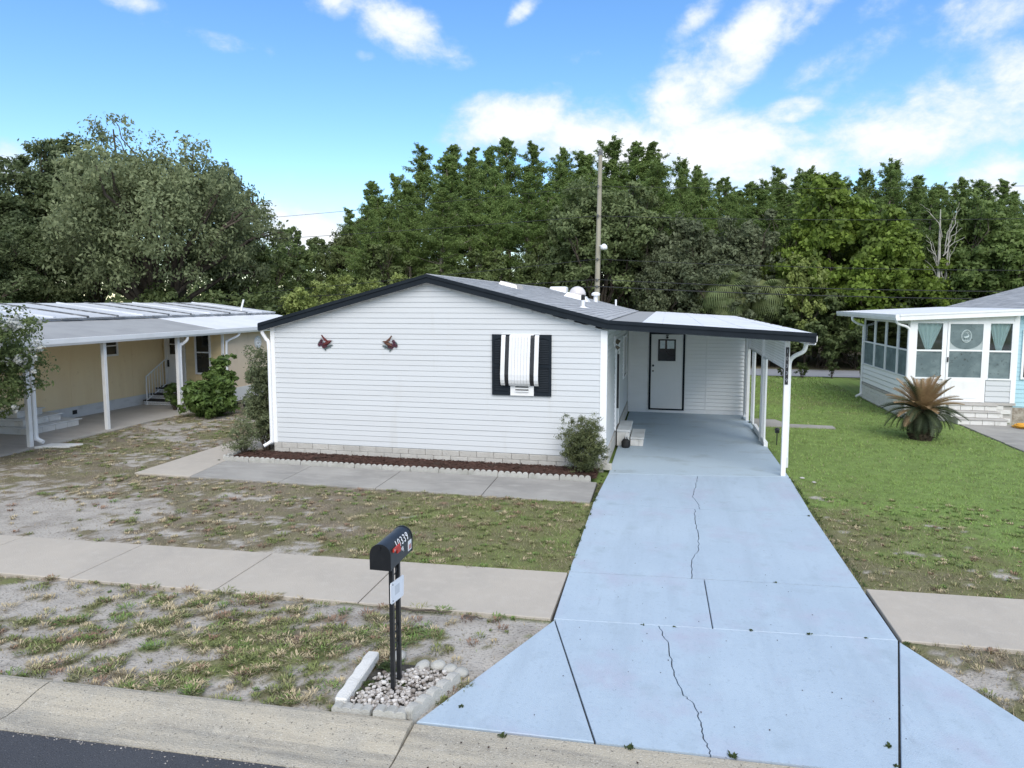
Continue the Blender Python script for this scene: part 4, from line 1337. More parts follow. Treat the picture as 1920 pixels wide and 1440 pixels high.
MB().lathe([(0.05, .0), (0.05, .1), (0.03, .13)], -2.06, 17.1, 12, 'z', rz(-2.06) + .2).build('pipe_cap', M['rubber'], roof)
MB().lathe([(0.035, -.05), (0.035, .25)], -2.0, 27.2, 8, 'z', rz(-2.0)).build('vent_pipe', M['white_metal'], roof)

# steps by the side door
st = thing('entry_steps', 'two white block steps at the side door in the carport', 'steps', (-1.0, 17.1, 0))
MB().box(-1.15, -0.855, 16.55, 17.85, 0.0, 0.345).build('step_base', M['whitestone'], st, bevel=.006)
MB().box(-1.15, -0.835, 16.52, 17.88, 0.347, 0.395).build('step_cap', M['skirt'], st, bevel=.006)
MB().box(-0.83, -0.53, 16.62, 17.72, 0.0, 0.165).build('step_base', M['whitestone'], st, bevel=.006)
MB().box(-0.832, -0.515, 16.58, 17.76, 0.167, 0.212).build('step_cap', M['skirt'], st, bevel=.006)
fb = MB().box(0, .19, 0, .03, 0, .15).mesh('block', M['whitestone'], bevel=.004)
fb2 = MB().box(0, .10, 0, .03, 0, .15).mesh('block', M['whitestone'], bevel=.004)
inst('block', fb, st, (-0.83, 16.59, .006))
inst('block', fb2, st, (-0.632, 16.59, .006))

# ---------------------------------------------------------------- bed in front of the wall
bx = MB()
nx, ny = 70, 9
bv = []
for j in range(ny):
    for i in range(nx):
        x = -9.36 + (8.06) * i / (nx - 1)
        y = 13.20 + 0.86 * j / (ny - 1)
        bv.append((x, y, 0.015 + 0.03 * math.sin(math.pi * j / (ny - 1)) + rnd.uniform(0, .022)))
structure('mulch_bed', 'red bark mulch bed along the foundation', bx.faces(bv, [(j * nx + i, j * nx + i + 1, (j + 1) * nx + i + 1, (j + 1) * nx + i) for j in range(ny - 1) for i in range(nx - 1)], .25), M['mulch'])
ch = MB()
for i in range(5200):
    x, y = rnd.uniform(-9.34, -1.32), rnd.uniform(13.2, 14.06)
    a, l, w = rnd.uniform(0, 6.3), rnd.uniform(.015, .055), rnd.uniform(.006, .016)
    z = 0.045 + rnd.uniform(0, .02) - .02 * (abs(y - 13.62) / .43)
    c, s_ = math.cos(a), math.sin(a)
    dz = rnd.uniform(-.012, .012)
    ch.poly([(x - c * l - s_ * w, y - s_ * l + c * w, z - dz), (x - c * l + s_ * w, y - s_ * l - c * w, z - dz), (x + c * l + s_ * w, y + s_ * l - c * w, z + dz), (x + c * l - s_ * w, y + s_ * l + c * w, z + dz + .006)], min(.99, max(0, rnd.gauss(.45, .3))) + .001)
tag(ch.build('mulch_chips', M['mulch']), 'loose red bark chips on the bed', kind='stuff')


def scallop_mesh(n=5, w=0.122, h=0.125, th=0.055, name='edging_block', bump=0.8):
    mb = MB()
    prof = [(0, -0.14)]
    prof.append((n * w, -0.14))
    for k in range(n - 1, -1, -1):
        for q in range(0, 7):
            a = math.pi * q / 6
            prof.append((k * w + w / 2 + (w / 2 - .003) * math.cos(a), h - w / 2 * bump + (w / 2 * bump) * math.sin(a)))
    mb.extr([(p[0], p[1]) for p in prof], 'y', 0, th)
    return mb.mesh(name, M['edging'], bevel=0.004)


bb = thing('bed_border', 'long row of pale scalloped concrete edging blocks in front of the mulch bed', 'garden border', (-5.3, 13.14, 0))
sm = scallop_mesh()
x = -9.40
k = 0
while x < -1.5:
    inst('edging_block', sm, bb, (x, 13.115 + rnd.uniform(-.008, .008), -0.03 + rnd.uniform(-.008, .008)), rot=(rnd.uniform(-.03, .03), 0, rnd.uniform(-.012, .012)))
    x += 0.616
inst('edging_block', sm, bb, (-9.43, 13.20, -0.03), rot=(0, 0, R(84)))

# ---------------------------------------------------------------- mailbox and its stone bed
mbx = thing('mailbox', 'black rounded mailbox numbered 10339 with raised red flag on a twin black post', 'mailbox', (-2.33, 5.55, 0))
for y in (5.495, 5.64):
    MB().box(-2.338, -2.300, y - .019, y + .019, -.06, 1.20).build('post', M['black'], mbx, bevel=.003)
for z in (0.38, 0.55, 1.08):
    pts = [(-2.32, 5.567 + .05 * math.cos(a), z + .035 * math.sin(a)) for a in [k * math.pi / 6 for k in range(13)]]
    MB().tube(pts, .005, 5).build('scroll', M['black'], mbx)
MB().tube([(-2.32, 5.515, .48), (-2.32, 5.62, .42)], .006, 5).build('scroll', M['black'], mbx)
BX0, BX1, BY0, BY1, BZ0, BZ1 = -2.428, -2.244, 5.30, 5.81, 1.185, 1.405


def mail_profile(grow=0.0):
    r = (BX1 - BX0) / 2 + grow
    cx = (BX0 + BX1) / 2
    zc = BZ1 + grow - r
    return [(BX0 - grow, BZ0 - grow), (BX1 + grow, BZ0 - grow)] + [(cx + r * math.cos(a), zc + r * math.sin(a)) for a in [math.pi * k / 14 for k in range(15)]]


body = MB().extr(mail_profile(), 'y', BY0 + .02, BY1 - .012).build('body', M['black'], mbx)
smooth_by_angle(body, 30)
smooth_by_angle(MB().extr(mail_profile(.004), 'y', BY0, BY0 + .02).build('lid', M['black'], mbx), 30)
MB().box(-2.352, -2.328, BY0 - .012, BY0, 1.365, 1.39).build('latch', M['black'], mbx)
smooth_by_angle(MB().extr(mail_profile(.005), 'y', BY1 - .012, BY1).build('back_rim', M['black'], mbx), 30)
MB().box(-2.40, -2.28, 5.42, 5.70, 1.17, 1.184).build('mount_plate', M['black'], mbx)
fl = MB().box(BX1, BX1 + .012, 5.355, 5.50, 1.325, 1.355).box(BX1, BX1 + .0115, 5.44, 5.51, 1.288, 1.324).build('flag', M['flag'], mbx)
MB().lathe([(.012, 0), (.012, .018)], BX1, 5.37, 8, 'x', 1.34).build('flag_pivot', M['stickerred'], fl)


def on_curve(deg):   # point on the rounded top, on the +x side
    r = (BX1 - BX0) / 2
    cx = (BX0 + BX1) / 2
    return Vector((cx + (r + .002) * math.cos(R(deg)), 0, BZ1 - r + (r + .002) * math.sin(R(deg))))


p = on_curve(24)
rot = Matrix(((0, -math.sin(R(24)), math.cos(R(24)), 0), (1, 0, 0, 0), (0, math.cos(R(24)), math.sin(R(24)), 0), (0, 0, 0, 1)))
text_mesh('house_number', '10339', 0.098, M['sticker'], mbx, Matrix.Translation((p.x + .001, 5.575, p.z + .004)) @ rot, label='white number 10339 on the side', spacing=1.22)
MB().box(BX1, BX1 + .003, 5.705, 5.785, 1.21, 1.30).build('sticker', M['sticker'], mbx)
MB().box(BX1 + .003, BX1 + .0045, 5.72, 5.772, 1.222, 1.265).build('sticker_print', M['stickerred'], mbx)
sg = MB().extr([(5.43, .83), (5.69, .80), (5.705, .815), (5.715, .975), (5.70, .99), (5.43, 1.02), (5.415, 1.005), (5.415, .845)], 'x', -2.299, -2.291).build('notice_plate', M['signplate'], mbx)
MB().extr([(5.50, .88), (5.61, .87), (5.61, .955), (5.50, .965)], 'x', -2.291, -2.2905).build('faded_print', M['greyprint'], sg)
for (y, z) in ((5.455, .995), (5.455, .85)):
    MB().lathe([(.007, 0), (.005, .004)], -2.291, y, 8, 'x', z).build('screw', M['black'], sg)
mk = MB()
for (y0, z0, y1, z1) in ((5.545, 1.285, 5.575, 1.30), (5.575, 1.30, 5.56, 1.27), (5.56, 1.27, 5.60, 1.275), (5.585, 1.30, 5.60, 1.25)):
    mk.tube([(BX1 + .001, y0, z0), (BX1 + .001, y1, z1)], .0028, 4)
mk.build('faded_mark', M['signplate'], mbx)


def edge_stone(name, label, a, b, n, h, th, m, group=None, flat=False, lean=0.0):
    a, b = Vector((*a, 0)), Vector((*b, 0))
    d = b - a
    L = d.length
    me = scallop_mesh(n, L / n, h, th, name, .42)
    me.materials.clear()
    me.materials.append(m)
    o = inst(name, me, None, (a.x, a.y, -0.02), rot=(lean, 0, math.atan2(d.y, d.x)))
    return tag(o, label, 'edging stone', group)


edge_stone('edging_stone', 'grey scalloped edging stone at the kerb, farther from the driveway', (-2.70, 5.065), (-2.355, 5.08), 4, .085, .085, M['edging'], 'edging stones round the mailbox')
edge_stone('edging_stone', 'grey scalloped edging stone at the kerb, touching the driveway tip', (-2.335, 5.075), (-2.045, 5.09), 3, .095, .11, M['edging'], 'edging stones round the mailbox', lean=-.12)
edge_stone('edging_stone', 'long grey scalloped edging stone along the slanted blue driveway edge', (-2.00, 5.12), (-1.775, 5.78), 5, .115, .08, M['edging'], 'edging stones round the mailbox', lean=-.08)
wst = MB()
wp = []
for i in range(9):
    t = i / 8
    wp.append((t * .82, .055 + .012 * (i % 2)))
prof = [(0, -.055), (.82, -.055)] + wp[::-1]
wst.prism(prof, -.02, .075)
tag(inst('edging_stone', wst.mesh('edging_stone', M['whitestone'], bevel=.012), None, (-2.665, 5.17, 0), rot=(0, 0, R(94))), 'white painted edging stone lying left of the mailbox', 'edging stone', 'edging stones round the mailbox')


def lump(name, label, x, y, r, m, seed, group, h=.6):
    bm = bmesh.new()
    bmesh.ops.create_icosphere(bm, subdivisions=2, radius=1)
    q = random.Random(seed)
    f = [q.uniform(.8, 1.15) for _ in range(3)]
    for v in bm.verts:
        k = 1 + .10 * math.sin(3 * v.co.x + seed) * math.cos(2.5 * v.co.y - seed)
        v.co = Vector((v.co.x * f[0] * r * k, v.co.y * f[1] * r * k, v.co.z * h * r * k))
    me = bpy.data.meshes.new(name)
    bm.to_mesh(me)
    bm.free()
    me.materials.append(m)
    me.polygons.foreach_set('use_smooth', [True] * len(me.polygons))
    return tag(inst(name, me, None, (x, y, r * h * .35)), label, 'stone', group)


for i, (x, y, r, l) in enumerate([(-2.20, 5.93, .085, 'rounded grey stone behind the pebbles, nearest the mailbox post'), (-2.06, 5.97, .09, 'pale rounded stone second from the mailbox post'), (-1.93, 5.93, .085, 'rounded stone third from the mailbox post'), (-1.82, 5.90, .08, 'small rounded stone beside the end of the slanted edging'),
                                  (-2.50, 6.05, .09, 'half-buried grey stone in the grass behind the post')]):
    lump('border_stone', l, x, y, r, M['edging'], i * 3 + 1, 'rounded stones behind the mailbox', h=.5)

pb = MB()
ico = [(0, 0, 1), (.894, 0, .447), (.276, .851, .447), (-.724, .526, .447), (-.724, -.526, .447), (.276, -.851, .447), (.724, .526, -.447), (-.276, .851, -.447), (-.894, 0, -.447), (-.276, -.851, -.447), (.724, -.526, -.447), (0, 0, -1)]
icf = [(0, 1, 2), (0, 2, 3), (0, 3, 4), (0, 4, 5), (0, 5, 1), (1, 6, 2), (2, 7, 3), (3, 8, 4), (4, 9, 5), (5, 10, 1), (6, 7, 2), (7, 8, 3), (8, 9, 4), (9, 10, 5), (10, 6, 1), (11, 7, 6), (11, 8, 7), (11, 9, 8), (11, 10, 9), (11, 6, 10)]
BEDP = [(-2.62, 5.18), (-2.03, 5.16), (-1.83, 5.82), (-2.15, 5.92), (-2.55, 5.7)]
cnt = 0
while cnt < 620:
    x, y = rnd.uniform(-2.65, -1.8), rnd.uniform(5.15, 5.95)
    if not inside(BEDP, np.array([x]), np.array([y]))[0]:
        continue
    cnt += 1
    r = rnd.uniform(.012, .027)
    a = rnd.uniform(0, 6.3)
    sx, sy, sz = r * rnd.uniform(.8, 1.3), r * rnd.uniform(.7, 1.1), r * rnd.uniform(.5, .9)
    z = rnd.uniform(0.0, .035)
    ca, sa = math.cos(a), math.sin(a)
    pb.faces([(x + ca * p[0] * sx - sa * p[1] * sy, y + sa * p[0] * sx + ca * p[1] * sy, z + p[2] * sz) for p in ico], icf, min(1, max(.01, rnd.gauss(.50, .3))))
tag(pb.build('pebbles', M['pebble']), 'white and brown pebbles around the mailbox post', kind='stuff')
structure('pebble_bed', 'soil under the mailbox pebbles', MB().prism([(-2.66, 5.15), (-2.03, 5.12), (-1.80, 5.80), (-2.1, 5.97), (-2.62, 5.95)], -.1, -.006), M['joint'])

# ---------------------------------------------------------------- wall ornaments
def ornament(cx, cz, flip, label, wingm):
    y = YF - .03
    t = thing('wall_ornament', label, 'wall ornament', (cx, YF - .02, cz), 'bird ornaments on the gable wall')
    s = -1 if flip else 1
    # bird: body, head with beak, raised wing, tail
    b = MB().lathe([(.004, -.13), (.025, -.09), (.042, -.02), (.036, .05), (.014, .10), (.003, .115)], 0, 0, 10, 'z')
    me = b.mesh('bird', wingm, smooth=True)
    me.transform(Matrix.Translation((0, 0, 0)) @ Matrix.Rotation(R(62) * s, 4, 'Y'))
    o = inst('bird', me, t, (cx + .035 * s, y, cz + .005))
    w = MB().extr([(s * 0.05, .02), (s * -.02, .05), (s * -.09, .17), (s * -.065, .175), (s * -.03, .13), (s * .03, .08), (s * .075, .045)], 'y', -.02, -.004).mesh('wing', wingm)
    inst('wing', w, o, (cx, y - .03, cz + .01))
    be = MB().lathe([(.011, 0), (.001, .045)], 0, 0, 6, 'z').mesh('beak', M['brass'])
    be.transform(Matrix.Rotation(R(80) * s, 4, 'Y'))
    inst('beak', be, o, (cx + s * .125, y, cz + .045))
    q = random.Random(9 + flip)
    pet = MB()
    for k in range(5):
        a = 2 * math.pi * k / 5
        pet.lathe([(.004, -.006), (.019, 0), (.004, .010)], .022 * math.cos(a), 0, 6, 'y', .022 * math.sin(a), tint=q.uniform(.1, .9))
    pm = pet.mesh('flower', M['redbrown'])
    for (dx, dz) in ((-.135, -.01), (-.10, .055), (-.085, -.045), (-.04, -.02), (-.16, -.04), (-.05, -.085), (.0, -.06), (-.115, .02)):
        inst('flower', pm, t, (cx + dx * s, y + q.uniform(-.01, .01), cz + dz), rot=(0, q.uniform(0, 6), 0), scale=(1, 1, 1))
    lm = MB().extr([(-.055, 0), (-.02, -.017), (.03, -.014), (.055, 0), (.03, .014), (-.02, .017)], 'y', -.004, .004).mesh('leaf', M['ornleaf'])
    for (dx, dz, a) in ((.07, -.075, 20), (.03, -.10, -25), (-.03, -.125, 60), (.115, -.05, -10), (-.165, .01, 120)):
        inst('leaf', lm, t, (cx + dx * s, y + .004, cz + dz), rot=(0, R(a) * s, 0))
    return t


ornament(-7.40, 2.53, False, 'red metal bird and berries ornament on the white siding, nearer the left corner', M['birdred'])
ornament(-5.90, 2.53, True, 'brown metal bird and berries ornament on the white siding, nearer the window', M['bird'])

# dark jug with white handle beside the steps, stake lamp by the lattice
jg = thing('jug', 'small dark jug with a white handle tucked beside the lower step', 'jug', (-0.93, 16.42, 0))
MB().lathe([(.085, 0), (.10, .03), (.10, .14), (.07, .19), (.03, .22), (.03, .25)], -0.93, 16.40, 14).build('body', M['rubber'], jg, smooth=True)
MB().tube([(-.93, 16.37, .2), (-.925, 16.36, .30), (-.90, 16.36, .38), (-.885, 16.37, .30), (-.88, 16.38, .22)], .013, 6).build('handle', M['white'], jg, smooth=True)
sk = thing('garden_light', 'black stake light standing in the grass beside the carport lattice', 'garden light', (2.62, 17.55, 0))
MB().tube([(2.62, 17.55, -.05), (2.62, 17.55, .3)], .012, 6).build('stake', M['black'], sk)
MB().lathe([(.05, 0), (.055, .08), (.07, .085), (.03, .13)], 2.62, 17.55, 12, 'z', .28).build('lamp_head', M['black'], sk)
for i, (x, y, l) in enumerate([(2.62, 14.25, 'flat pale stone in the grass at the foot of the carport post'), (2.78, 13.95, 'small pale stone farther from the carport post')]):
    lump('field_stone', l, x, y, .045, M['step'], i + 20, 'pale stones by the carport post', h=.35)

# twigs on the verge
for i, (a, b, l) in enumerate([((-2.95, 7.02), (-2.28, 7.10), 'long dark twig lying on the verge behind the mailbox'), ((-2.12, 7.03), (-1.9, 7.02), 'short dark twig on the verge near the driveway'), ((-4.62, 6.42), (-4.42, 6.38), 'black stick on the sandy verge in front of the sidewalk')]):
    q = jag(a, b, 6, .012, i)
    o = MB().tube([(p[0], p[1], .012 + .012 * math.sin(k * 2.1)) for k, p in enumerate(q)], [.013, .014, .012, .011, .009, .007, .004], 5).build('twig', M['bark'], None, at=(a[0], a[1], 0))
    tag(o, l, 'twig', 'fallen twigs on the verge')
    BASE[o.name] = Vector((a[0], a[1], 0))

# ================================================================ YELLOW HOUSE
yh = thing('yellow_house', 'yellow mobile home with a long open carport and weathered white metal roof', 'mobile home', (-17.2, 15.0, 0))
WX = -17.2
wl = box('wall', M['yellow'], yh, WX - .15, WX - .012, 6.0, 20.9, 0.33, 2.62)
y = 6.0
pm = MB().box(-.011, 0, 0, 1.216, 0, 2.29).mesh('wall_panel', M['yellow'])
while y < 19.8:
    inst('wall_panel', pm, wl, (WX, y + .02, .33))
    y += 1.22
fk = box('skirting', M['skirt'], yh, WX - .12, WX - .02, 6.0, 20.9, -.05, .328)
MB().box(WX - .019, WX - .012, 17.02, 17.18, .10, .22).build('vent', M['dark'], fk)


def window(parent, axis, a0, a1, pos, z0, z1, out, mid=True, glass='pane_dark', fw_=.06, fm='white_metal'):
    """framed window, facing +out along x ('y' runs) or y ('x' runs)"""
    mb = MB()

    def bx_(u0, u1, v0, v1, d0, d1):
        lo, hi = sorted((pos + out * d0, pos + out * d1))
        if axis == 'y':
            mb.box(lo, hi, u0, u1, v0, v1)
        else:
            mb.box(u0, u1, lo, hi, v0, v1)
    bx_(a0 - fw_, a0, z0 - fw_, z1 + fw_, 0.0, .045)
    bx_(a1, a1 + fw_, z0 - fw_, z1 + fw_, 0.0, .045)
    bx_(a0, a1, z0 - fw_, z0, 0.0, .05)
    bx_(a0, a1, z1, z1 + fw_, 0.0, .045)
    if mid:
        bx_(a0, a1, (z0 + z1) / 2 - .02, (z0 + z1) / 2 + .02, 0.005, .04)
    f = mb.build('window', M[fm], parent)
    mb = MB()
    bx_(a0, a1, z0, z1, 0.004, .014)
    mb.build('pane', M[glass], f)
    return f


window(yh, 'y', 18.22, 18.78, WX, 1.78, 2.32, 1)
# shed at the end of the carport: lap sided front, door, window, plain side wall
SY = 20.9
sf = box('shed_front', M['yellow_siding'], yh, WX, -14.83, SY + .014, SY + .14, 0.0, 2.55)
siding(sf, M['yellow_siding'], 'x', WX, -17.12, SY, -1, .3, 2.5, h=.15)
siding(sf, M['yellow_siding'], 'x', -16.30, -15.92, SY, -1, .3, 2.5, h=.15)
siding(sf, M['yellow_siding'], 'x', -15.30, -14.88, SY, -1, .3, 2.5, h=.15)
siding(sf, M['yellow_siding'], 'x', -15.915, -15.305, SY, -1, .3, .9, h=.15)
MB().box(-14.88, -14.80, SY - .03, SY + .02, 0.05, 2.5).build('corner_trim', M['white_metal'], sf)
window(sf, 'x', -15.86, -15.36, SY, 1.0, 2.4, -1)
yd = MB().box(-17.05, -16.38, SY - .03, SY + .01, .56, 2.5).build('door', M['door'], sf, bevel=.004)
MB().box(-17.11, -17.05, SY - .05, SY + .013, .56, 2.54).box(-16.38, -16.31, SY - .05, SY + .013, .56, 2.54).build('door_frame', M['white'], yd)
MB().box(-16.9, -16.52, SY - .04, SY - .03, 1.62, 2.32).build('pane', M['pane_dark'], yd)
MB().box(-16.92, -16.50, SY - .046, SY - .0405, 1.95, 1.985).build('mullion', M['white'], yd)
MB().box(-17.0, -16.95, SY - .07, SY - .03, 1.18, 1.42).build('handle', M['black'], yd)
ss_ = box('shed_side', M['beige'], yh, -14.98, -14.83, SY + .141, 27.6, .3, 2.48)
box('shed_base', M['skirt'], yh, -14.97, -14.815, SY + .05, 27.6, -.05, .42)
box('house_end', M['yellow'], yh, -24, WX - .151, 6.0, 27.6, .0, 2.7)
# roofs
ry0, ry1 = 6.0, 23.4
cr_ = MB().extr([(-17.3, 2.86), (-14.56, 2.46), (-14.56, 2.49), (-17.3, 2.90)], 'y', ry0, 27.7).build('carport_roof', M['white'], yh)
MB().extr([(-17.3, 2.905), (-14.6, 2.50), (-14.6, 2.515), (-17.3, 2.93)], 'y', ry0, 20.4).build('roof_sheet', M['roll_roof'], cr_)
q = [20.41, 22.2, 24.0, 25.8, 27.7]
for i in range(4):
    MB().extr([(-17.3, 2.905), (-14.6, 2.50), (-14.6, 2.522), (-17.3, 2.935)], 'y', q[i], q[i + 1] - .012).build('roof_sheet', M['white_roof'], cr_)
gy = MB().extr([(-14.60, 2.36), (-14.50, 2.36), (-14.47, 2.42), (-14.47, 2.535), (-14.60, 2.535)], 'y', ry0, 23.4).build('gutter', M['white_metal'], yh)
MB().extr([(-14.60, 2.38), (-14.52, 2.38), (-14.52, 2.50), (-14.60, 2.50)], 'y', 23.41, 27.7).build('gutter', M['white_metal'], yh)
mr_ = MB().extr([(-24.2, 2.95), (-20.4, 3.36), (-17.0, 2.96), (-17.0, 2.90), (-24.2, 2.88)], 'y', ry0, 27.7).build('metal_roof', M['metal_roof'], yh)
yy = ry0
while yy < 27.4:
    w = 1.15
    MB().extr([(-20.39, 3.362), (-16.95, 2.955), (-16.95, 2.985), (-20.39, 3.392)], 'y', yy + .05, min(27.7, yy + w - .05)).build('roof_panel', M['metal_roof'], mr_)
    MB().extr([(-20.39, 3.362), (-16.95, 2.955), (-16.95, 3.02), (-20.39, 3.425)], 'y', yy - .049, yy + .049).build('roof_rib', M['tar'] if int(yy * 7) % 3 else M['metal_roof'], mr_)
    yy += w
tb = MB()
for i in range(90):
    y0 = ry0 + 21.6 * i / 90
    s = rnd.uniform(.03, .13)
    tb.extr([(-17.05 - s * .4, 2.985), (-17.0 + s, 2.945), (-17.0 + s, 2.955), (-17.05 - s * .4, 3.0)], 'y', y0, y0 + .21)
tag(tb.build('tar_seam', M['tar'], mr_), kind='stuff')
MB().tube([(-17.4, 25.8, 2.9), (-17.36, 25.8, 3.18), (-17.25, 25.8, 3.52)], [.04, .04, .035], 8).build('vent_pipe', M['white'], mr_)
for i, py in enumerate((13.34, 15.68, 18.55, 21.0)):
    if i < 3:
        MB().box(-14.80, -14.70, py - .05, py + .05, 0, 2.47).build('post', M['white'], yh, bevel=.005)
downspout(smooth_path([(-14.55, 18.75, 2.40), (-14.56, 18.75, 2.26), (-14.68, 18.68, 2.12), (-14.73, 18.64, 2.0), (-14.73, 18.64, .3)]), .045, yh)
downspout(smooth_path([(-14.55, 21.5, 2.40), (-14.6, 21.4, 2.25), (-14.76, 21.1, 2.1), (-14.77, 21.0, 1.9), (-14.77, 21.0, .2)]), .04, yh)
dsp = downspout(smooth_path([(-14.56, 13.5, 2.4), (-14.66, 13.48, 2.2), (-14.70, 13.46, 1.9), (-14.70, 13.46, .3), (-14.68, 13.46, .18), (-14.52, 13.48, .10)]), .05, yh)
sp = MB().prism([(-14.55, 13.25), (-13.85, 13.5), (-13.75, 13.85), (-14.5, 13.7)], -.03, .03).build('splash_pad', M['whitestone'], None, at=(-14.2, 13.5, 0), bevel=.008)
tag(sp, 'white splash pad under the downspout of the yellow house', 'splash pad')
# plaque on the shed wall
pq = thing('wall_plaque', 'round white ornamental plaque on the beige shed wall', 'wall plaque', (-14.82, 23.2, 1.9))
MB().lathe([(.22, 0), (.235, .02), (.20, .035), (.16, .02), (.06, .03), (.04, .06), (.01, .065)], -14.83, 22.95, 22, 'x', 1.95).build('disc', M['skirt'], pq)
for k in range(8):
    a = k * math.pi / 4
    MB().lathe([(.045, 0), (.03, .02), (.005, .03)], -14.81, 22.95 + .11 * math.cos(a), 8, 'x', 1.95 + .11 * math.sin(a)).build('petal', M['white'], pq)
# stairs with white rail below the shed door
sr = thing('porch_stairs', 'dark stairs with white lattice risers and a white handrail at the yellow house', 'stairs', (-16.6, 20.2, 0))
for i in range(3):
    y0 = 19.72 + i * .29
    z = .17 + i * .17
    MB().box(-17.1, -16.05, y0, y0 + .33, z - .035, z).build('tread', M['rubber'], sr)
    rs = MB()
    for k in range(26):
        xx = -17.08 + k * .04
        rs.extr([(xx, z - .165), (xx + .012, z - .165), (xx + .052, z - .036), (xx + .04, z - .036)], 'y', y0 + .03, y0 + .036)
        rs.extr([(xx + .04, z - .165), (xx + .052, z - .165), (xx + .012, z - .036), (xx, z - .036)], 'y', y0 + .024, y0 + .03)
    tag(rs.build('riser_lattice', M['white_metal'], sr), kind='stuff')
    MB().box(-17.09, -16.06, y0 + .05, y0 + .06, z - .17, z - .036).build('riser', M['rubber'], sr)
MB().box(-17.1, -16.05, 20.59, 20.88, .48, .54).build('landing', M['rubber'], sr)
rl = MB().tube([(-16.95, 19.74, .95), (-16.95, 20.80, 1.52)], .022, 6).tube([(-16.95, 19.74, .16), (-16.95, 20.80, .66)], .018, 6).build('handrail', M['white_metal'], sr)
MB().tube([(-16.95, 19.74, 0), (-16.95, 19.74, .97)], .024, 6).build('rail_post', M['white_metal'], sr)
for k in range(1, 8):
    t = k / 8
    MB().tube([(-16.95, 19.74 + 1.06 * t, .16 + .5 * t), (-16.95, 19.74 + 1.06 * t, .95 + .57 * t)], .010, 5).build('baluster', M['white_metal'], sr)
# block steps near the front of the yellow house
s2 = thing('block_steps', 'white block steps against the yellow wall behind the carport post', 'steps', (-16.7, 15.2, 0))
sb2 = MB().box(0, .30, 0, .376, 0, .15).mesh('block', M['whitestone'], bevel=.008)
for lev, (x0, ya, yb) in enumerate(((-16.22, 14.5, 16.1), (-16.52, 14.6, 15.8), (-16.82, 14.7, 15.5))):
    y = ya
    while y < yb - .2:
        inst('block', sb2, s2, (x0 - .10, y, .004 + lev * .19))
        y += .384
    MB().box(-17.19, x0 + .22, ya - .03, yb + .03, .158 + lev * .19, .186 + lev * .19).build('step_cap', M['skirt'], s2, bevel=.005)
    MB().box(-17.19, x0 - .11, ya + .02, yb - .05, .0 + lev * .19, .157 + lev * .19).build('step_core', M['skirt'], s2)
# black wheel by the shed
cwh = thing('garden_cart_wheel', 'black spoked cart wheel with its axle beside the beige shed', 'wheel', (-13.2, 19.5, 0))
tp = [(.185 * math.cos(a), .185 * math.sin(a)) for a in [2 * math.pi * k / 20 for k in range(21)]]
MB().tube([(-13.13 + u * .75, 19.55 - u * .66, .22 + v) for u, v in tp], .042, 8, cap=False).build('tyre', M['rubber'], cwh, smooth=True)
MB().lathe([(.05, -.03), (.06, 0), (.05, .03)], -13.13, 19.55, 10, 'y', .22).build('hub', M['skirt'], cwh)
for k in range(6):
    a = k * math.pi / 3
    MB().tube([(-13.13, 19.55, .22), (-13.13 + .16 * math.cos(a) * .75, 19.55 - .16 * math.cos(a) * .66, .22 + .16 * math.sin(a))], .008, 5).build('spoke', M['rubber'], cwh)
MB().tube([(-13.13, 19.55, .22), (-13.7, 19.75, .16)], .02, 6).box(-13.95, -13.65, 19.65, 19.9, .02, .2).build('axle', M['rubber'], cwh)

# ================================================================ HOUSE WITH SUNROOM (right)
rh = thing('sunroom_house', 'white sunroom addition with many windows and low white roof on a blue house', 'house', (8.2, 24.5, 0))
SX, SYF, SYB, SXR = 6.85, 22.12, 27.0, 9.58
# floor, foundation, low walls
box('floor', M['slab'], rh, SX + .03, SXR, SYF + .03, SYB, .50, .60)
fr_ = box('foundation', M['step'], rh, SX + .02, SXR, SYF + .02, SYB, -.1, .50)
lb = MB().box(0, .1, 0, .376, 0, .114).mesh('block', M['whitestone'], bevel=.006)
fbk = MB().box(0, .376, 0, .1, 0, .114).mesh('block', M['whitestone'], bevel=.006)
for row in range(4):
    y = SYF + (.19 if row % 2 else 0) + .02
    while y < SYB - .2:
        inst('block', lb, fr_, (SX - .02, y, .01 + row * .121))
        y += .384
    x = SX + (.19 if row % 2 else 0) - .0
    while x < SXR - .3:
        inst('block', fbk, fr_, (x, SYF - .022, .01 + row * .121))
        x += .384
box('sill_band', M['step'], rh, SX - .03, SXR + .05, SYF - .035, SYB, .501, .575)
lw = box('low_wall', M['siding'], rh, SX + .012, SX + .10, SYF + .13, SYB, .576, 1.22)
siding(lw, M['siding_bright'], 'y', SYF + .10, SYB - .02, SX, -1, .58, 1.20, h=.155, out=.02, gap=.024)
lf = MB().box(SX + .10, 7.78, SYF + .012, SYF + .10, .576, 1.22).box(8.86, SXR, SYF + .012, SYF + .10, .576, 1.22).build('low_wall', M['siding'], rh)
siding(lf, M['siding'], 'x', SX + .08, 7.76, SYF, -1, .58, 1.20, h=.155, gap=.018)
siding(lf, M['siding'], 'x', 8.86, SXR - .08, SYF, -1, .58, 1.20, h=.155, gap=.018)
MB().box(SX - .02, SX + .12, SYF - .02, SYF + .12, .576, 2.93).build('corner_post', M['white_metal'], rh)
MB().box(SXR - .10, SXR + .03, SYF - .022, SYF + .1, .576, 3.06).build('corner_post', M['white_metal'], rh)
MB().extr([(SX + .12, 2.87), (SXR - .1, 2.87), (SXR - .1, 3.06), (SX + .12, 2.94)], 'y', SYF - .01, SYF + .08).build('header', M['white_metal'], rh)
MB().box(SX, SX + .09, SYF + .12, SYB, 2.84, 2.93).build('header', M['white_metal'], rh)


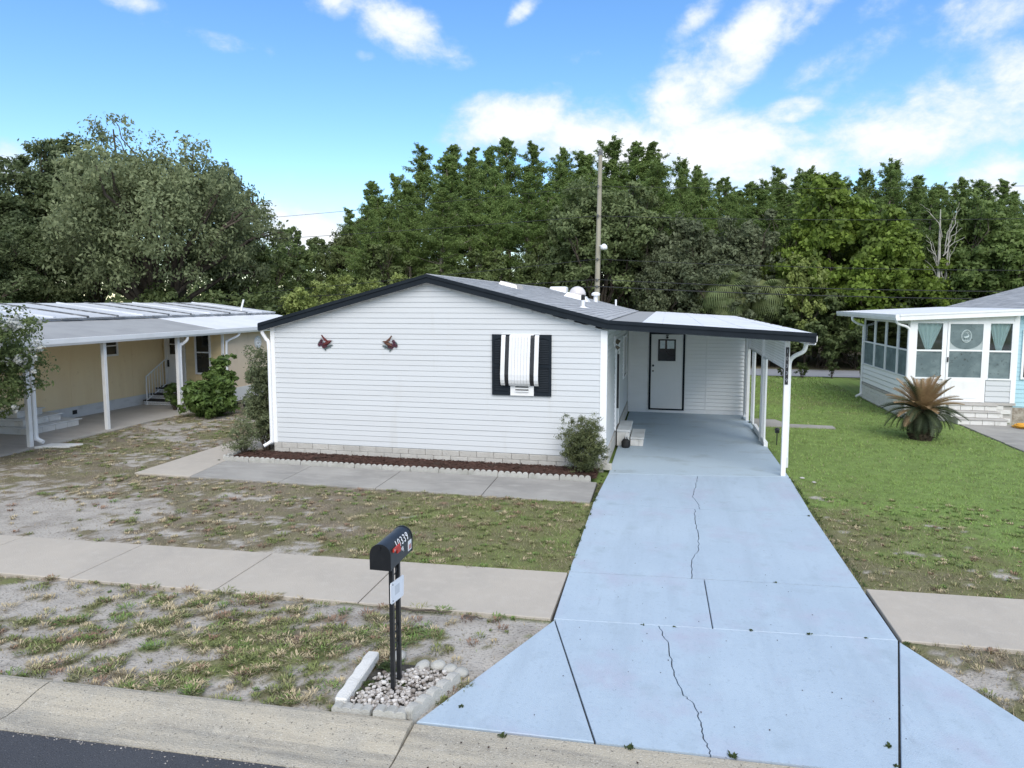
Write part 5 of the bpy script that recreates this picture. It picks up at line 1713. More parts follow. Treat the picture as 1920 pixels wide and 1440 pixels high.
def sash(parent, axis, a0, a1, pos, out, z0, z1, zm, w=.055, pane_lo='screen', pane_hi='pane'):
    mb = MB()

    def bx_(m_, u0, u1, v0, v1, d0, d1):
        lo, hi = sorted((pos + out * d0, pos + out * d1))
        if axis == 'y':
            m_.box(lo, hi, u0, u1, v0, v1)
        else:
            m_.box(u0, u1, lo, hi, v0, v1)
    bx_(mb, a0, a0 + w, z0, z1, -.03, .02)
    bx_(mb, a1 - w, a1, z0, z1, -.03, .02)
    bx_(mb, a0 + w, a1 - w, z0, z0 + w * .8, -.03, .03)
    bx_(mb, a0 + w, a1 - w, z1 - w * .8, z1, -.03, .02)
    bx_(mb, a0 + w, a1 - w, zm - .024, zm + .024, -.02, .022)
    f = mb.build('window', M['white_metal'], parent)
    m1, m2 = MB(), MB()
    bx_(m1, a0 + w, a1 - w, zm + .024, z1 - w * .8, -.012, -.006)
    bx_(m2, a0 + w, a1 - w, z0 + w * .8, zm - .024, -.012, -.006)
    m1.build('upper_pane', M[pane_hi], f)
    m2.build('lower_pane', M[pane_lo], f)
    return f


ed = [22.24, 23.20, 24.40, 25.62, 26.95]
for i in range(4):
    sash(rh, 'y', ed[i] + .02, ed[i + 1] - .02, SX, -1, 1.22, 2.84, 2.03)
    MB().box(SX - .015, SX + .07, ed[i + 1] - .02, ed[i + 1] + .02, 1.22, 2.84).build('mullion', M['white_metal'], rh)
sash(rh, 'x', 6.97, 7.74, SYF, -1, 1.22, 2.87, 2.04)
sash(rh, 'x', 8.84, 9.50, SYF, -1, 1.22, 2.87, 2.04)
MB().box(7.74, 7.80, SYF - .02, SYF + .07, .576, 2.87).build('mullion', M['white_metal'], rh)
MB().box(8.78, 8.84, SYF - .02, SYF + .07, .576, 2.87).build('mullion', M['white_metal'], rh)
# screen door with the oval bird emblem
pd = MB().box(7.81, 7.87, SYF - .03, SYF + .01, .58, 2.88).box(8.71, 8.775, SYF - .03, SYF + .01, .58, 2.88).box(7.87, 8.71, SYF - .03, SYF + .01, .58, 1.28).box(7.87, 8.71, SYF - .03, SYF + .01, 2.81, 2.88).box(7.87, 8.71, SYF - .028, SYF + .005, 2.03, 2.075).build('door', M['white_metal'], rh)
MB().box(7.87, 8.71, SYF - .012, SYF - .006, 1.28, 2.03).build('lower_pane', M['screen'], pd)
MB().box(7.87, 8.71, SYF - .012, SYF - .007, 2.075, 2.81).build('upper_pane', M['louver'], pd)
shp = [(7.87, 2.81), (7.87, 2.42)] + [(8.29 - .42 * math.cos(a), 2.40 - .31 * math.sin(a)) for a in [math.pi * k / 16 for k in range(1, 16)]] + [(8.71, 2.42), (8.71, 2.81)]
shd = MB().extr(shp, 'y', SYF - .018, SYF - .0125).build('door_shade', M['screen'], pd)
mb = MB()
ov = [(8.29 + .125 * math.cos(a), SYF - .023, 2.46 + .175 * math.sin(a)) for a in [2 * math.pi * k / 24 for k in range(25)]]
mb.tube(ov, .011, 5, cap=False)
ov2 = [(8.29 + .10 * math.cos(a), SYF - .022, 2.46 + .148 * math.sin(a)) for a in [2 * math.pi * k / 24 for k in range(25)]]
mb.tube(ov2, .004, 4, cap=False)
# wading bird: body, curved neck, legs, reeds
mb.tube(smooth_path([(8.22, SYF - .022, 2.44), (8.27, SYF - .022, 2.425), (8.33, SYF - .022, 2.45), (8.345, SYF - .022, 2.50), (8.31, SYF - .022, 2.53), (8.335, SYF - .022, 2.565), (8.26, SYF - .022, 2.555)], 4), [.006 + .022 * math.exp(-((k - 6) / 5.0) ** 2) for k in range(25)], 6)
mb.tube([(8.27, SYF - .022, 2.42), (8.275, SYF - .022, 2.34)], .005, 4)
mb.tube([(8.31, SYF - .022, 2.42), (8.31, SYF - .022, 2.34)], .005, 4)
mb.tube(smooth_path([(8.22, SYF - .022, 2.345), (8.29, SYF - .022, 2.33), (8.36, SYF - .022, 2.35)], 4), .008, 5)
mb.build('bird_emblem', M['emblem'], pd)
MB().box(7.825, 7.85, SYF - .07, SYF - .03, 1.72, 1.86).build('handle', M['black'], pd)
MB().box(7.95, 8.62, SYF - .037, SYF - .031, .68, 1.18).build('kick_panel', M['white'], pd, bevel=.004)
# curtains: white triangles in front, drapes at the side
def swag(x0, x1, xb, label):
    n = 30
    vs, fs = [], []
    for j in range(9):
        t = j / 8
        for i in range(n + 1):
            u = i / n
            x = (x0 + (x1 - x0) * u) * (1 - t) + (xb + (u - .5) * .12) * t
            y = SYF + .10 + .022 * math.sin(u * 30 + .5 * math.sin(u * 7)) * (1 - .4 * t)
            vs.append((x, y, 2.83 - .80 * t))
    for j in range(8):
        for i in range(n):
            a = j * (n + 1) + i
            fs.append((a, a + 1, a + n + 2, a + n + 1))
    o = MB().faces(vs, fs).build('curtain', M['curtain'], None, at=((x0 + x1) / 2, SYF + .1, 2.0), smooth=True)
    tag(o, label, 'curtain', 'gathered curtains in the sunroom windows')


swag(7.00, 7.72, 7.36, 'sheer white curtain gathered to a point, in the window left of the sunroom door')
swag(8.90, 9.45, 9.17, 'sheer white curtain gathered to a point, in the window right of the sunroom door')


def drape(y0, y1, z0, z1, m, label):
    n = 26
    vs = []
    for z in (z0, z1):
        for i in range(n + 1):
            vs.append((SX + .14 + .025 * math.sin(i * 1.7), y0 + (y1 - y0) * i / n, z))
    o = MB().faces(vs, [(i, i + 1, i + n + 2, i + n + 1) for i in range(n)]).build('drape', M[m], None, at=(SX + .14, (y0 + y1) / 2, z0), smooth=True)
    tag(o, label, 'drape', 'drapes along the side of the sunroom')


drape(24.5, 25.5, 1.3, 2.8, 'drape_y', 'olive striped drape in the second window from the far corner of the sunroom')
drape(23.3, 24.3, 1.3, 2.8, 'drape_g', 'pale green drape in the third window from the far corner of the sunroom')
drape(22.4, 22.85, 1.3, 2.8, 'drape_g', 'narrow green drape in the sunroom side window nearest the front')
# inside of the sunroom
box('back_wall', M['room'], rh, SX + .1, SXR, SYB - .12, SYB, .576, 2.9)
iw = box('inner_wall', M['blue'], rh, SXR - .02, SXR + .0, SYF + .101, SYB - .121, .6, 2.98)
MB().box(SXR - .04, SXR - .021, 23.2, 24.3, 1.0, 2.4).build('inner_window', M['pane_dark'], iw)
# low roof of the sunroom
pz = lambda x: 2.90 + (x - 6.5) * .0505
sr_ = MB().extr([(6.5, pz(6.5) + .10), (10.05, pz(10.05) + .10), (10.05, pz(10.05) + .165), (6.5, pz(6.5) + .165)], 'y', SYF - .17, 29.2).build('sunroom_roof', M['white_roof'], rh)
MB().extr([(6.51, pz(6.5) + .0), (9.62, pz(9.62) + .0), (9.62, pz(9.62) + .15), (6.51, pz(6.5) + .15)], 'y', SYF - .21, SYF - .172).build('fascia', M['white_metal'], sr_)
MB().extr([(6.49, pz(6.5) + .13), (9.63, pz(9.62) + .13), (9.63, pz(9.62) + .18), (6.49, pz(6.5) + .18)], 'y', SYF - .225, SYF - .165).build('drip_edge', M['white_metal'], sr_)
MB().extr([(6.40, 2.90), (6.51, 2.90), (6.51, 3.07), (6.375, 3.07), (6.375, 2.99)], 'y', SYF - .20, 29.2).build('gutter', M['white_metal'], rh)
MB().extr([(6.51, pz(6.5) + .02), (9.6, pz(9.6) + .02), (9.6, pz(9.6) + .05), (6.51, pz(6.5) + .05)], 'y', SYF - .165, 29.1).build('soffit', M['soffit'], rh)
downspout(smooth_path([(6.42, 26.9, 2.9), (6.43, 26.9, 2.78), (6.6, 26.9, 2.66), (6.80, 26.92, 2.58), (6.81, 26.92, 2.4), (6.81, 26.92, .25), (6.80, 26.9, .14), (6.62, 26.8, .06)]), .04, rh)
downspout(smooth_path([(6.44, 22.05, 2.9), (6.50, 22.05, 2.80), (6.72, 22.06, 2.72), (6.80, 22.07, 2.62), (6.80, 22.07, 2.4), (6.80, 22.07, .2)]), .038, rh)
# main blue house
mw = box('blue_wall', M['blue'], rh, SXR + .05, 17.0, 22.36, 28.5, .42, 3.1)
siding(mw, M['blue'], 'x', SXR + .06, 12.0, 22.345, -1, .45, 3.1, h=.125)
box('stone_base', M['stonebase'], rh, SXR + .031, 17.0, 22.30, 28.5, -.1, .42)
window(mw, 'x', 9.86, 10.7, 22.34, 1.3, 2.6, -1)
hr = MB().extr([(9.95, 3.22), (13.4, 4.24), (16.9, 3.22), (16.9, 3.16), (9.95, 3.16)], 'y', 22.1, 28.6).build('roof', M['shingle'], rh)
shingles(hr, 9.93, 3.225, 13.4, 4.245, 22.08, 28.62)
MB().box(9.86, 9.96, 22.1, 28.6, 3.11, 3.215).build('eave_gutter', M['trim'], hr)
MB().extr([(9.9, 3.0), (10.06, 3.0), (10.06, 3.16), (9.9, 3.16)], 'y', 22.12, 28.6).build('fascia', M['tar'], hr)
# steps of the sunroom
s3 = thing('sunroom_steps', 'pale block steps leading up to the sunroom door', 'steps', (8.5, 21.8, 0))
bm_ = MB().box(0, .30, 0, .1, 0, .135).mesh('block', M['whitestone'], bevel=.006)
for lev, (y0, xa, xb) in enumerate(((21.55, 8.0, 9.15), (21.78, 7.9, 9.05), (21.98, 7.9, 9.1))):
    z = lev * .175
    x = xa
    while x < xb - .2:
        inst('block', bm_, s3, (x, y0, z + .003))
        x += .308
    MB().box(xa - .02, x + .01, y0 - .025, 22.09, z + .139, z + .172).build('step_cap', M['step'], s3, bevel=.005)
    MB().box(xa + .01, x - .02, y0 + .105, 22.085, z, z + .138).build('step_core', M['step'], s3)
# orange hose coil
hp = []
for k in range(150):
    a = k * .33
    r = .34 + .10 * math.sin(k * .37) - .0012 * k
    hp.append((9.66 + r * 1.25 * math.cos(a), 21.28 + r * .72 * math.sin(a), .03 + .012 * (k // 19) * .8 + .01 * math.sin(k)))
tag(MB().tube(hp, .016, 5).build('garden_hose', M['hose'], None, at=(9.66, 21.28, 0), smooth=True), 'orange hose coiled on the ground beside the sunroom path', 'hose')

# ================================================================ POLE AND LINES
up = thing('utility_pole', 'tall weathered wooden utility pole behind the white house roof', 'utility pole', (-3.22, 32.0, 0))
MB().tube([(-3.24, 32, -.3), (-3.22, 32, 3), (-3.17, 32, 7), (-3.13, 32, 10.0)], [.14, .125, .105, .09], 12).build('pole', M['pole'], up)
MB().lathe([(.10, 0), (.105, .16), (.07, .26)], -3.13, 32, 12, 'z', 9.98).build('pole_cap', M['tar'], up)
sl = MB().tube([(-3.1, 31.86, 5.95), (-2.98, 31.75, 5.95)], .03, 6).build('street_light', M['skirt'], up)
MB().lathe([(.10, -.12), (.16, -.06), (.15, .05), (.08, .12), (.02, .15)], -2.9, 31.7, 14, 'z', 5.88).build('lamp_shade', M['white_metal'], sl, smooth=True)
for z in (8.6, 7.3, 5.35, 4.43, 4.13):
    MB().lathe([(.03, 0), (.05, .03), (.03, .06), (.045, .09), (.02, .12)], -3.2, 31.85, 8, 'z', z - .06).build('insulator', M['tar'], up)
for nm, zl, z, zr, r, label in (('power_line', 6.9, 8.61, 8.3, .009, 'topmost thin power line on the pole'), ('power_line', 6.2, 7.29, 7.2, .012, 'second power line from the top of the pole'),
                                ('power_line', 2.6, 5.36, 4.6, .012, 'power line just under the street light'), ('power_line', 3.1, 4.44, 4.1, .017, 'upper cable of the low pair on the pole'), ('power_line', 2.5, 4.13, 3.8, .02, 'lowest thick cable on the pole')):
    pts = []
    for k in range(41):
        x = -43.2 + 80 * k / 40
        if x < -3.2:
            t = (x + 43.2) / 40
            zz = zl + (z - zl) * t - 4 * .55 * t * (1 - t) * .5
        else:
            t = (x + 3.2) / 40
            zz = z + (zr - z) * t * .4 - 4 * .9 * t * (1 - t) * .62
        pts.append((x, 31.85, zz))
    o = MB().tube(pts, r, 5).build(nm, M['wire'], None, at=(-3.2, 31.85, z))
    tag(o, label, 'power line', 'power lines on the wooden pole')

# ================================================================ PLANTS
def leaf_mesh(name, P, Nn, size, asp, tint, material):
    n = len(P)
    Nn = Nn / np.maximum(1e-6, np.linalg.norm(Nn, axis=1, keepdims=True))
    a = rng.normal(size=(n, 3))
    t = np.cross(Nn, a)
    t /= np.maximum(1e-6, np.linalg.norm(t, axis=1, keepdims=True))
    b = np.cross(Nn, t)
    s = size[:, None]
    V = np.stack([P - t * s * .5, P + b * s * asp * .5 + Nn * s * .06, P + t * s * .5, P - b * s * asp * .5 + Nn * s * .06], 1).reshape(-1, 3)
    me = numpy_mesh(name, V, np.arange(4 * n).reshape(-1, 4), material)
    at = me.attributes.new('tint', 'FLOAT', 'FACE')
    at.data.foreach_set('value', np.clip(tint, 0, 1).astype(np.float32))
    return me


def dirs(n):
    d = rng.normal(size=(n, 3))
    return d / np.linalg.norm(d, axis=1, keepdims=True)


def clump_leaves(C, Rr, per, sub, size, flat=0.75, droop=0.0, up=0.35):
    """leaves of clumps centred at C with radii Rr; returns positions, normals, tints, sizes"""
    Ps, Ns, Ts, Ss = [], [], [], []
    for c, r in zip(C, Rr):
        k = max(3, int(sub))
        sd = dirs(k)
        sc = c + sd * (r * rng.uniform(.45, 1.0, k) ** .6)[:, None] * np.array([1, 1, flat])
        sc[:, 2] -= droop * r * (np.linalg.norm(sc[:, :2] - c[:2], axis=1) / r) ** 2
        ct = rng.normal(.45, .16)
        for q in range(k):
            m = max(2, int(per / k))
            off = rng.normal(0, r * .22, (m, 3)) * np.array([1, 1, .7])
            p = sc[q] + off
            Ps.append(p)
            Ns.append((p - c) / r * .55 + dirs(m) * .65 + np.array([0, 0, up]))
            Ts.append(rng.normal(ct + rng.normal(0, .10), .16, m))
            Ss.append(size * rng.uniform(.6, 1.3, m))
    return np.concatenate(Ps), np.concatenate(Ns), np.concatenate(Ts), np.concatenate(Ss)


def limb(mb, a, b, r0, r1, seed, n=5, wob=.08):
    q = random.Random(seed)
    a, b = Vector(a), Vector(b)
    L = (b - a).length
    pts, rr = [], []
    for k in range(6):
        t = k / 5
        p = a.lerp(b, t) + Vector((q.uniform(-1, 1), q.uniform(-1, 1), q.uniform(-.5, .5))) * L * wob * math.sin(math.pi * t) + Vector((0, 0, L * .10 * math.sin(math.pi * t)))
        pts.append(p)
        rr.append(r0 + (r1 - r0) * t)
    mb.tube(pts, rr, n, cap=False)
    return pts


VAR = {}


def broad_variant(key, W, H, base, nclump, per, leaf, lm, bark='bark', rc=(.10, .19), sub=9, asp=.5, tip=.12, flat=.75, limbs=14, trunk_r=.03, inner=.5, droop=0.0, stems=1):
    rx, zc, rz_ = W / 2, H * (1 + base) / 2, H * (1 - base) / 2
    d = dirs(nclump)
    d[:, 2] = np.where(d[:, 2] < -.55, -d[:, 2], d[:, 2])
    rad = rng.uniform(inner, 1.0, nclump) ** .6
    far = rng.random(nclump) < tip
    lump_ = 1 + .16 * np.sin(d[:, 0] * 5 + W) * np.cos(d[:, 1] * 4 + H) + .10 * np.sin(d[:, 2] * 7)
    Rr = rng.uniform(rc[0], rc[1], nclump) * W
    Rr[far] *= .6
    k = np.where(far, 1.02, rad * .88) * lump_
    C = np.stack([d[:, 0] * rx * k, d[:, 1] * rx * k, zc + d[:, 2] * rz_ * k], -1)
    C[:, 2] = np.maximum(C[:, 2], H * base + Rr * .2)
    P, Nn, T, Sz = clump_leaves(C, Rr, per, sub, leaf, flat=flat, droop=droop)
    crown = leaf_mesh('crown', P, Nn, Sz, asp, T, M[lm])
    mb = MB()
    fork = max(.12 * H, H * base * .55 + .12 * H)
    if stems == 1:
        mb.tube([(0, 0, -.2), (.02 * W * .3, 0, fork * .5), (0, .01 * W, fork)], [trunk_r * W * 1.35, trunk_r * W, trunk_r * W * .85], 8, cap=False)
    idx = np.argsort(-k)[:limbs]
    for j, i in enumerate(idx):
        o = (0, 0, fork * rng.uniform(.75, 1.0)) if stems == 1 else (rng.uniform(-.06, .06) * W, rng.uniform(-.06, .06) * W, -.1)
        pts = limb(mb, o, C[i], trunk_r * W * (.55 if stems == 1 else .35), trunk_r * W * .10, j + int(W * 10))
        for e in range(2):
            tgt = C[i] + rng.normal(0, 1, 3) * Rr[i] * .4
            limb(mb, pts[3], tgt, trunk_r * W * .18, trunk_r * W * .05, j * 3 + e, 4)
    trunk = mb.mesh('trunk', M[bark], smooth=True)
    VAR.setdefault(key, []).append((trunk, crown, W, H))


def pine_variant(key, H, bare, spread, lm='leaf_pine', leaf=.20):
    P, Nn, T, Sz = [], [], [], []
    mb = MB()
    lean = rng.normal(0, .012, 2) * H
    ax = lambda z: np.array([lean[0] * z / H, lean[1] * z / H, z])
    mb.tube([tuple(ax(z)) for z in (-.2, H * .3, H * .6, H * .97)], [.0135 * H, .011 * H, .008 * H, .0015 * H], 7, cap=False)
    z = H * bare
    while z < H * .985:
        u = (z / H - bare) / (1 - bare)
        prof = spread * ((.6 + 1.6 * u) if u < .25 else (1 - (u - .25) / .75) ** .85 * .97 + .04)
        nb = 1
        a0 = a0_ = (a0_ + 2.39996) if z > H * bare else 0.0
        for b in range(nb):
            a = a0 + rng.normal(0, .5)
            L = prof * rng.uniform(.45, 1.2)
            rise = rng.uniform(.05, .85) * L * (.7 + .5 * u)
            o = ax(z)
            e = o + np.array([math.cos(a) * L, math.sin(a) * L, rise])
            if L > .5:
                mb.tube([tuple(o), tuple((o + e) / 2 + np.array([0, 0, -.04 * L])), tuple(e)], [.0032 * H * (1 - u * .6), .0022 * H * (1 - u * .6), .0008 * H], 4, cap=False)
            nt = max(2, int(3 + L * 3.0))
            for k in range(nt):
                t = rng.uniform(.35, 1.05) if L > .5 else rng.uniform(.1, 1.1)
                c = o + (e - o) * t + rng.normal(0, .08 + .10 * L, 3)
                m = int(rng.uniform(46, 66))
                rr = rng.uniform(.14, .28) * (.45 + .5 * min(L, 1.1))
                dd = dirs(m)
                bd = (e - o) / max(L, .01)
                p = c + dd * (rr * rng.uniform(.2, 1, m))[:, None] * np.array([1, 1, 1.05]) + bd * (rng.normal(0, .16, m) * min(1.0, L))[:, None]
                P.append(p)
                Nn.append(dd * .45 + dirs(m) * .75 + np.array([0, 0, .12]))
                T.append(rng.normal(rng.normal(.45, .12), .18, m))
                Sz.append(leaf * rng.uniform(.6, 1.25, m))
        z += rng.uniform(.05, .17) * (1 - .3 * u)
    crown = leaf_mesh('crown', np.concatenate(P), np.concatenate(Nn), np.concatenate(Sz), .24, np.concatenate(T), M[lm])
    VAR.setdefault(key, []).append((mb.mesh('trunk', M['pinebark'], smooth=True), crown, 1.0, H))


def plant(key, i, name, label, cat, x, y, h, w=None, group=None, rot=None, parts=('trunk', 'crown')):
    tr, cr, W, H = VAR[key][i % len(VAR[key])]
    o = bpy.data.objects.new(name, None)
    o.empty_display_size = .3
    link(o, None, (x, y, -0.03))
    tag(o, label, cat, group)
    sxy = (w / W) if w else h / H
    o.scale = (sxy, sxy, h / H)
    o.rotation_euler = (0, 0, rot if rot is not None else rnd.uniform(0, 6.28))
    for nm, me in zip(parts, (tr, cr)):
        c = bpy.data.objects.new(nm, me)
        COL.objects.link(c)
        c.parent = o
    return o


# kinds of trees
broad_variant('oak', 12.5, 11.5, .16, 150, 430, .24, 'leaf_oak', rc=(.075, .145), sub=12, asp=.45, tip=.16, limbs=26, trunk_r=.030, inner=.35, droop=.15)
for s in range(2):
    broad_variant('darktree', 7.5, 12.0, .22, 70, 330, .26, 'leaf_dark', rc=(.09, .17), sub=9, tip=.2, limbs=16, trunk_r=.028, inner=.3)
for s in range(2):
    broad_variant('broad', 4.6, 7.5, .18, 46, 260, .24, 'leaf_broad', rc=(.10, .19), sub=8, tip=.2, limbs=12, trunk_r=.026, inner=.3)
broad_variant('grey', 6.5, 10.0, .14, 95, 330, .24, 'leaf_grey', rc=(.085, .16), sub=10, tip=.14, limbs=18, trunk_r=.024, inner=.35)
for s in range(2):
    broad_variant('greyshrub', 5.4, 7.4, .06, 75, 300, .22, 'leaf_shrub', rc=(.09, .17), sub=9, tip=.16, limbs=16, trunk_r=.02, inner=.35)
for s in range(2):
    broad_variant('vine', 5.0, 8.5, .02, 80, 320, .25, 'leaf_vine', rc=(.08, .17), sub=8, asp=.7, tip=.18, limbs=10, trunk_r=.022, inner=.45, droop=.5)
broad_variant('yellow', 2.7, 4.6, .12, 34, 260, .18, 'leaf_yellow', rc=(.11, .20), sub=8, tip=.2, limbs=10, trunk_r=.02, inner=.4)
for s in range(2):
    broad_variant('right', 5.0, 8.0, .08, 75, 310, .24, 'leaf_right', rc=(.09, .17), sub=9, tip=.2, limbs=14, trunk_r=.022, inner=.35)
for s in range(3):
    broad_variant('under', 4.0, 3.4, .0, 34, 240, .22, 'leaf_under', rc=(.12, .21), sub=8, tip=.25, limbs=8, trunk_r=.014, inner=.3, stems=5)
broad_variant('lightbush', 2.9, 3.6, .04, 40, 300, .15, 'leaf_yellow', rc=(.10, .19), sub=8, tip=.2, limbs=10, trunk_r=.014, inner=.4, stems=4)
for H, bare, sp in ((13.5, .40, 1.75), (14.5, .46, 1.6), (12.5, .34, 1.9), (15, .50, 1.5), (13, .30, 1.7)):
    pine_variant('pine', H, bare, sp)
PINES = [
    (-5.9, 42.4, 10.4, 'first pine left of the utility pole in the front row of the wood'),
    (-7.7, 44.5, 10.8, 'second pine left of the utility pole in the front row of the wood'),
    (-8.8, 42.8, 11.1, 'third pine left of the utility pole in the front row of the wood'),
    (-10.9, 43.1, 11.4, 'fourth pine left of the utility pole in the front row of the wood'),
    (-12.6, 43.3, 10.5, 'fifth pine left of the utility pole in the front row of the wood'),
    (-13.6, 40.4, 10.0, 'sixth pine left of the utility pole in the front row of the wood'),
    (-15.7, 41.1, 9.6, 'seventh pine left of the utility pole in the front row of the wood'),
    (-17.0, 40.7, 9.2, 'eighth pine left of the utility pole in the front row of the wood'),
    (-17.7, 39.1, 8.9, 'ninth pine left of the utility pole in the front row of the wood'),
    (-3.7, 42.8, 10.6, 'first pine right of the utility pole in the front row of the wood'),
    (-1.8, 43.6, 10.5, 'second pine right of the utility pole in the front row of the wood'),
    (-0.5, 42.6, 9.8, 'third pine right of the utility pole in the front row of the wood'),
    (1.5, 43.7, 9.2, 'fourth pine right of the utility pole in the front row of the wood'),
    (3.3, 43.7, 8.9, 'fifth pine right of the utility pole in the front row of the wood'),
    (5.4, 44.3, 8.8, 'sixth pine right of the utility pole in the front row of the wood'),
    (7.0, 43.5, 9.5, 'seventh pine right of the utility pole in the front row of the wood'),
    (8.7, 42.4, 9.0, 'eighth pine right of the utility pole in the front row of the wood'),
    (9.9, 42.6, 8.9, 'ninth pine right of the utility pole in the front row of the wood'),
    (11.1, 42.5, 8.8, 'tenth pine right of the utility pole in the front row of the wood'),
    (12.9, 42.9, 8.8, 'eleventh pine right of the utility pole in the front row of the wood'),
    (14.1, 41.0, 8.3, 'twelfth pine right of the utility pole in the front row of the wood'),
    (15.7, 41.4, 8.2, 'thirteenth pine right of the utility pole in the front row of the wood'),
    (17.6, 41.9, 7.8, 'fourteenth pine right of the utility pole in the front row of the wood'),
    (17.7, 38.7, 7.2, 'fifteenth pine right of the utility pole in the front row of the wood'),
    (-5.9, 47.3, 12.2, 'first pine left of the utility pole in the second row of the wood'),
    (-7.7, 49.4, 12.8, 'second pine left of the utility pole in the second row of the wood'),
    (-13.4, 46.4, 12.8, 'third pine left of the utility pole in the second row of the wood'),
    (-14.7, 45.9, 13.1, 'fourth pine left of the utility pole in the second row of the wood'),
    (-17.1, 44.2, 11.1, 'fifth pine left of the utility pole in the second row of the wood'),
    (-19.4, 45.1, 10.4, 'sixth pine left of the utility pole in the second row of the wood'),
    (-1.1, 49.9, 12.8, 'first pine right of the utility pole in the second row of the wood'),
    (0.8, 48.9, 11.9, 'second pine right of the utility pole in the second row of the wood'),
    (2.1, 49.7, 11.4, 'third pine right of the utility pole in the second row of the wood'),
    (4.2, 49.3, 10.5, 'fourth pine right of the utility pole in the second row of the wood'),
    (5.5, 46.9, 10.4, 'fifth pine right of the utility pole in the second row of the wood'),
    (6.7, 46.6, 10.3, 'sixth pine right of the utility pole in the second row of the wood'),
    (8.1, 47.3, 10.3, 'seventh pine right of the utility pole in the second row of the wood'),
    (9.0, 46.5, 9.9, 'eighth pine right of the utility pole in the second row of the wood'),
    (10.3, 45.8, 10.3, 'ninth pine right of the utility pole in the second row of the wood'),
    (11.9, 45.9, 10.4, 'tenth pine right of the utility pole in the second row of the wood'),
    (15.5, 47.6, 9.9, 'eleventh pine right of the utility pole in the second row of the wood'),
    (15.9, 44.4, 9.2, 'twelfth pine right of the utility pole in the second row of the wood'),
    (17.2, 44.6, 9.7, 'thirteenth pine right of the utility pole in the second row of the wood'),
    (17.8, 43.5, 9.4, 'fourteenth pine right of the utility pole in the second row of the wood'),
    (19.1, 43.4, 8.4, 'fifteenth pine right of the utility pole in the second row of the wood'),
    (20.3, 44.1, 8.5, 'sixteenth pine right of the utility pole in the second row of the wood'),
    (-6.2, 51.7, 13.9, 'first pine left of the utility pole in the third row of the wood'),
    (-7.7, 52.0, 14.3, 'second pine left of the utility pole in the third row of the wood'),
    (-10.3, 53.4, 15.2, 'third pine left of the utility pole in the third row of the wood'),
    (-11.9, 52.3, 15.4, 'fourth pine left of the utility pole in the third row of the wood'),
    (-12.8, 49.9, 14.2, 'fifth pine left of the utility pole in the third row of the wood'),
    (-14.5, 51.0, 14.5, 'sixth pine left of the utility pole in the third row of the wood'),
    (-16.2, 51.5, 15.0, 'seventh pine left of the utility pole in the third row of the wood'),
    (-18.4, 51.4, 14.9, 'eighth pine left of the utility pole in the third row of the wood'),
    (-19.6, 48.7, 12.4, 'ninth pine left of the utility pole in the third row of the wood'),
    (-22.0, 49.2, 12.1, 'tenth pine left of the utility pole in the third row of the wood'),
    (-22.6, 47.1, 9.9, 'eleventh pine left of the utility pole in the third row of the wood'),
    (-4.6, 54.1, 15.2, 'first pine right of the utility pole in the third row of the wood'),
    (-2.8, 53.4, 14.8, 'second pine right of the utility pole in the third row of the wood'),
    (-1.5, 53.5, 14.7, 'third pine right of the utility pole in the third row of the wood'),
    (0.6, 53.8, 13.5, 'fourth pine right of the utility pole in the third row of the wood'),
    (1.9, 53.9, 12.5, 'fifth pine right of the utility pole in the third row of the wood'),
    (4.0, 54.4, 12.2, 'sixth pine right of the utility pole in the third row of the wood'),
    (5.5, 54.1, 11.9, 'seventh pine right of the utility pole in the third row of the wood'),
    (6.5, 51.4, 11.5, 'eighth pine right of the utility pole in the third row of the wood'),
    (8.7, 53.3, 12.1, 'ninth pine right of the utility pole in the third row of the wood'),
    (10.6, 53.5, 12.1, 'tenth pine right of the utility pole in the third row of the wood'),
    (11.7, 51.9, 11.2, 'eleventh pine right of the utility pole in the third row of the wood'),
    (13.0, 52.9, 12.1, 'twelfth pine right of the utility pole in the third row of the wood'),
    (14.4, 52.4, 12.3, 'thirteenth pine right of the utility pole in the third row of the wood'),
    (16.0, 51.6, 11.2, 'fourteenth pine right of the utility pole in the third row of the wood'),
    (16.5, 49.7, 10.6, 'fifteenth pine right of the utility pole in the third row of the wood'),
    (17.7, 49.1, 10.8, 'sixteenth pine right of the utility pole in the third row of the wood'),
    (20.1, 49.3, 10.7, 'seventeenth pine right of the utility pole in the third row of the wood'),
    (21.6, 49.9, 9.7, 'eighteenth pine right of the utility pole in the third row of the wood'),
    (1.9, 60.4, 14.2, 'first pine right of the utility pole in the hindmost row of the wood'),
    (3.7, 57.7, 12.7, 'second pine right of the utility pole in the hindmost row of the wood'),
    (5.5, 57.9, 11.8, 'third pine right of the utility pole in the hindmost row of the wood'),
    (8.4, 59.3, 13.7, 'fourth pine right of the utility pole in the hindmost row of the wood'),
    (10.2, 58.8, 13.4, 'fifth pine right of the utility pole in the hindmost row of the wood'),
    (12.1, 59.0, 13.1, 'sixth pine right of the utility pole in the hindmost row of the wood'),
    (14.0, 58.8, 12.4, 'seventh pine right of the utility pole in the hindmost row of the wood'),
    (16.1, 58.4, 13.6, 'eighth pine right of the utility pole in the hindmost row of the wood'),
    (17.2, 56.2, 12.1, 'ninth pine right of the utility pole in the hindmost row of the wood'),
    (18.7, 54.9, 11.1, 'tenth pine right of the utility pole in the hindmost row of the wood'),
    (20.5, 53.7, 11.3, 'eleventh pine right of the utility pole in the hindmost row of the wood'),
    (22.1, 53.0, 10.4, 'twelfth pine right of the utility pole in the hindmost row of the wood'),
    (24.5, 53.7, 9.4, 'thirteenth pine right of the utility pole in the hindmost row of the wood')]
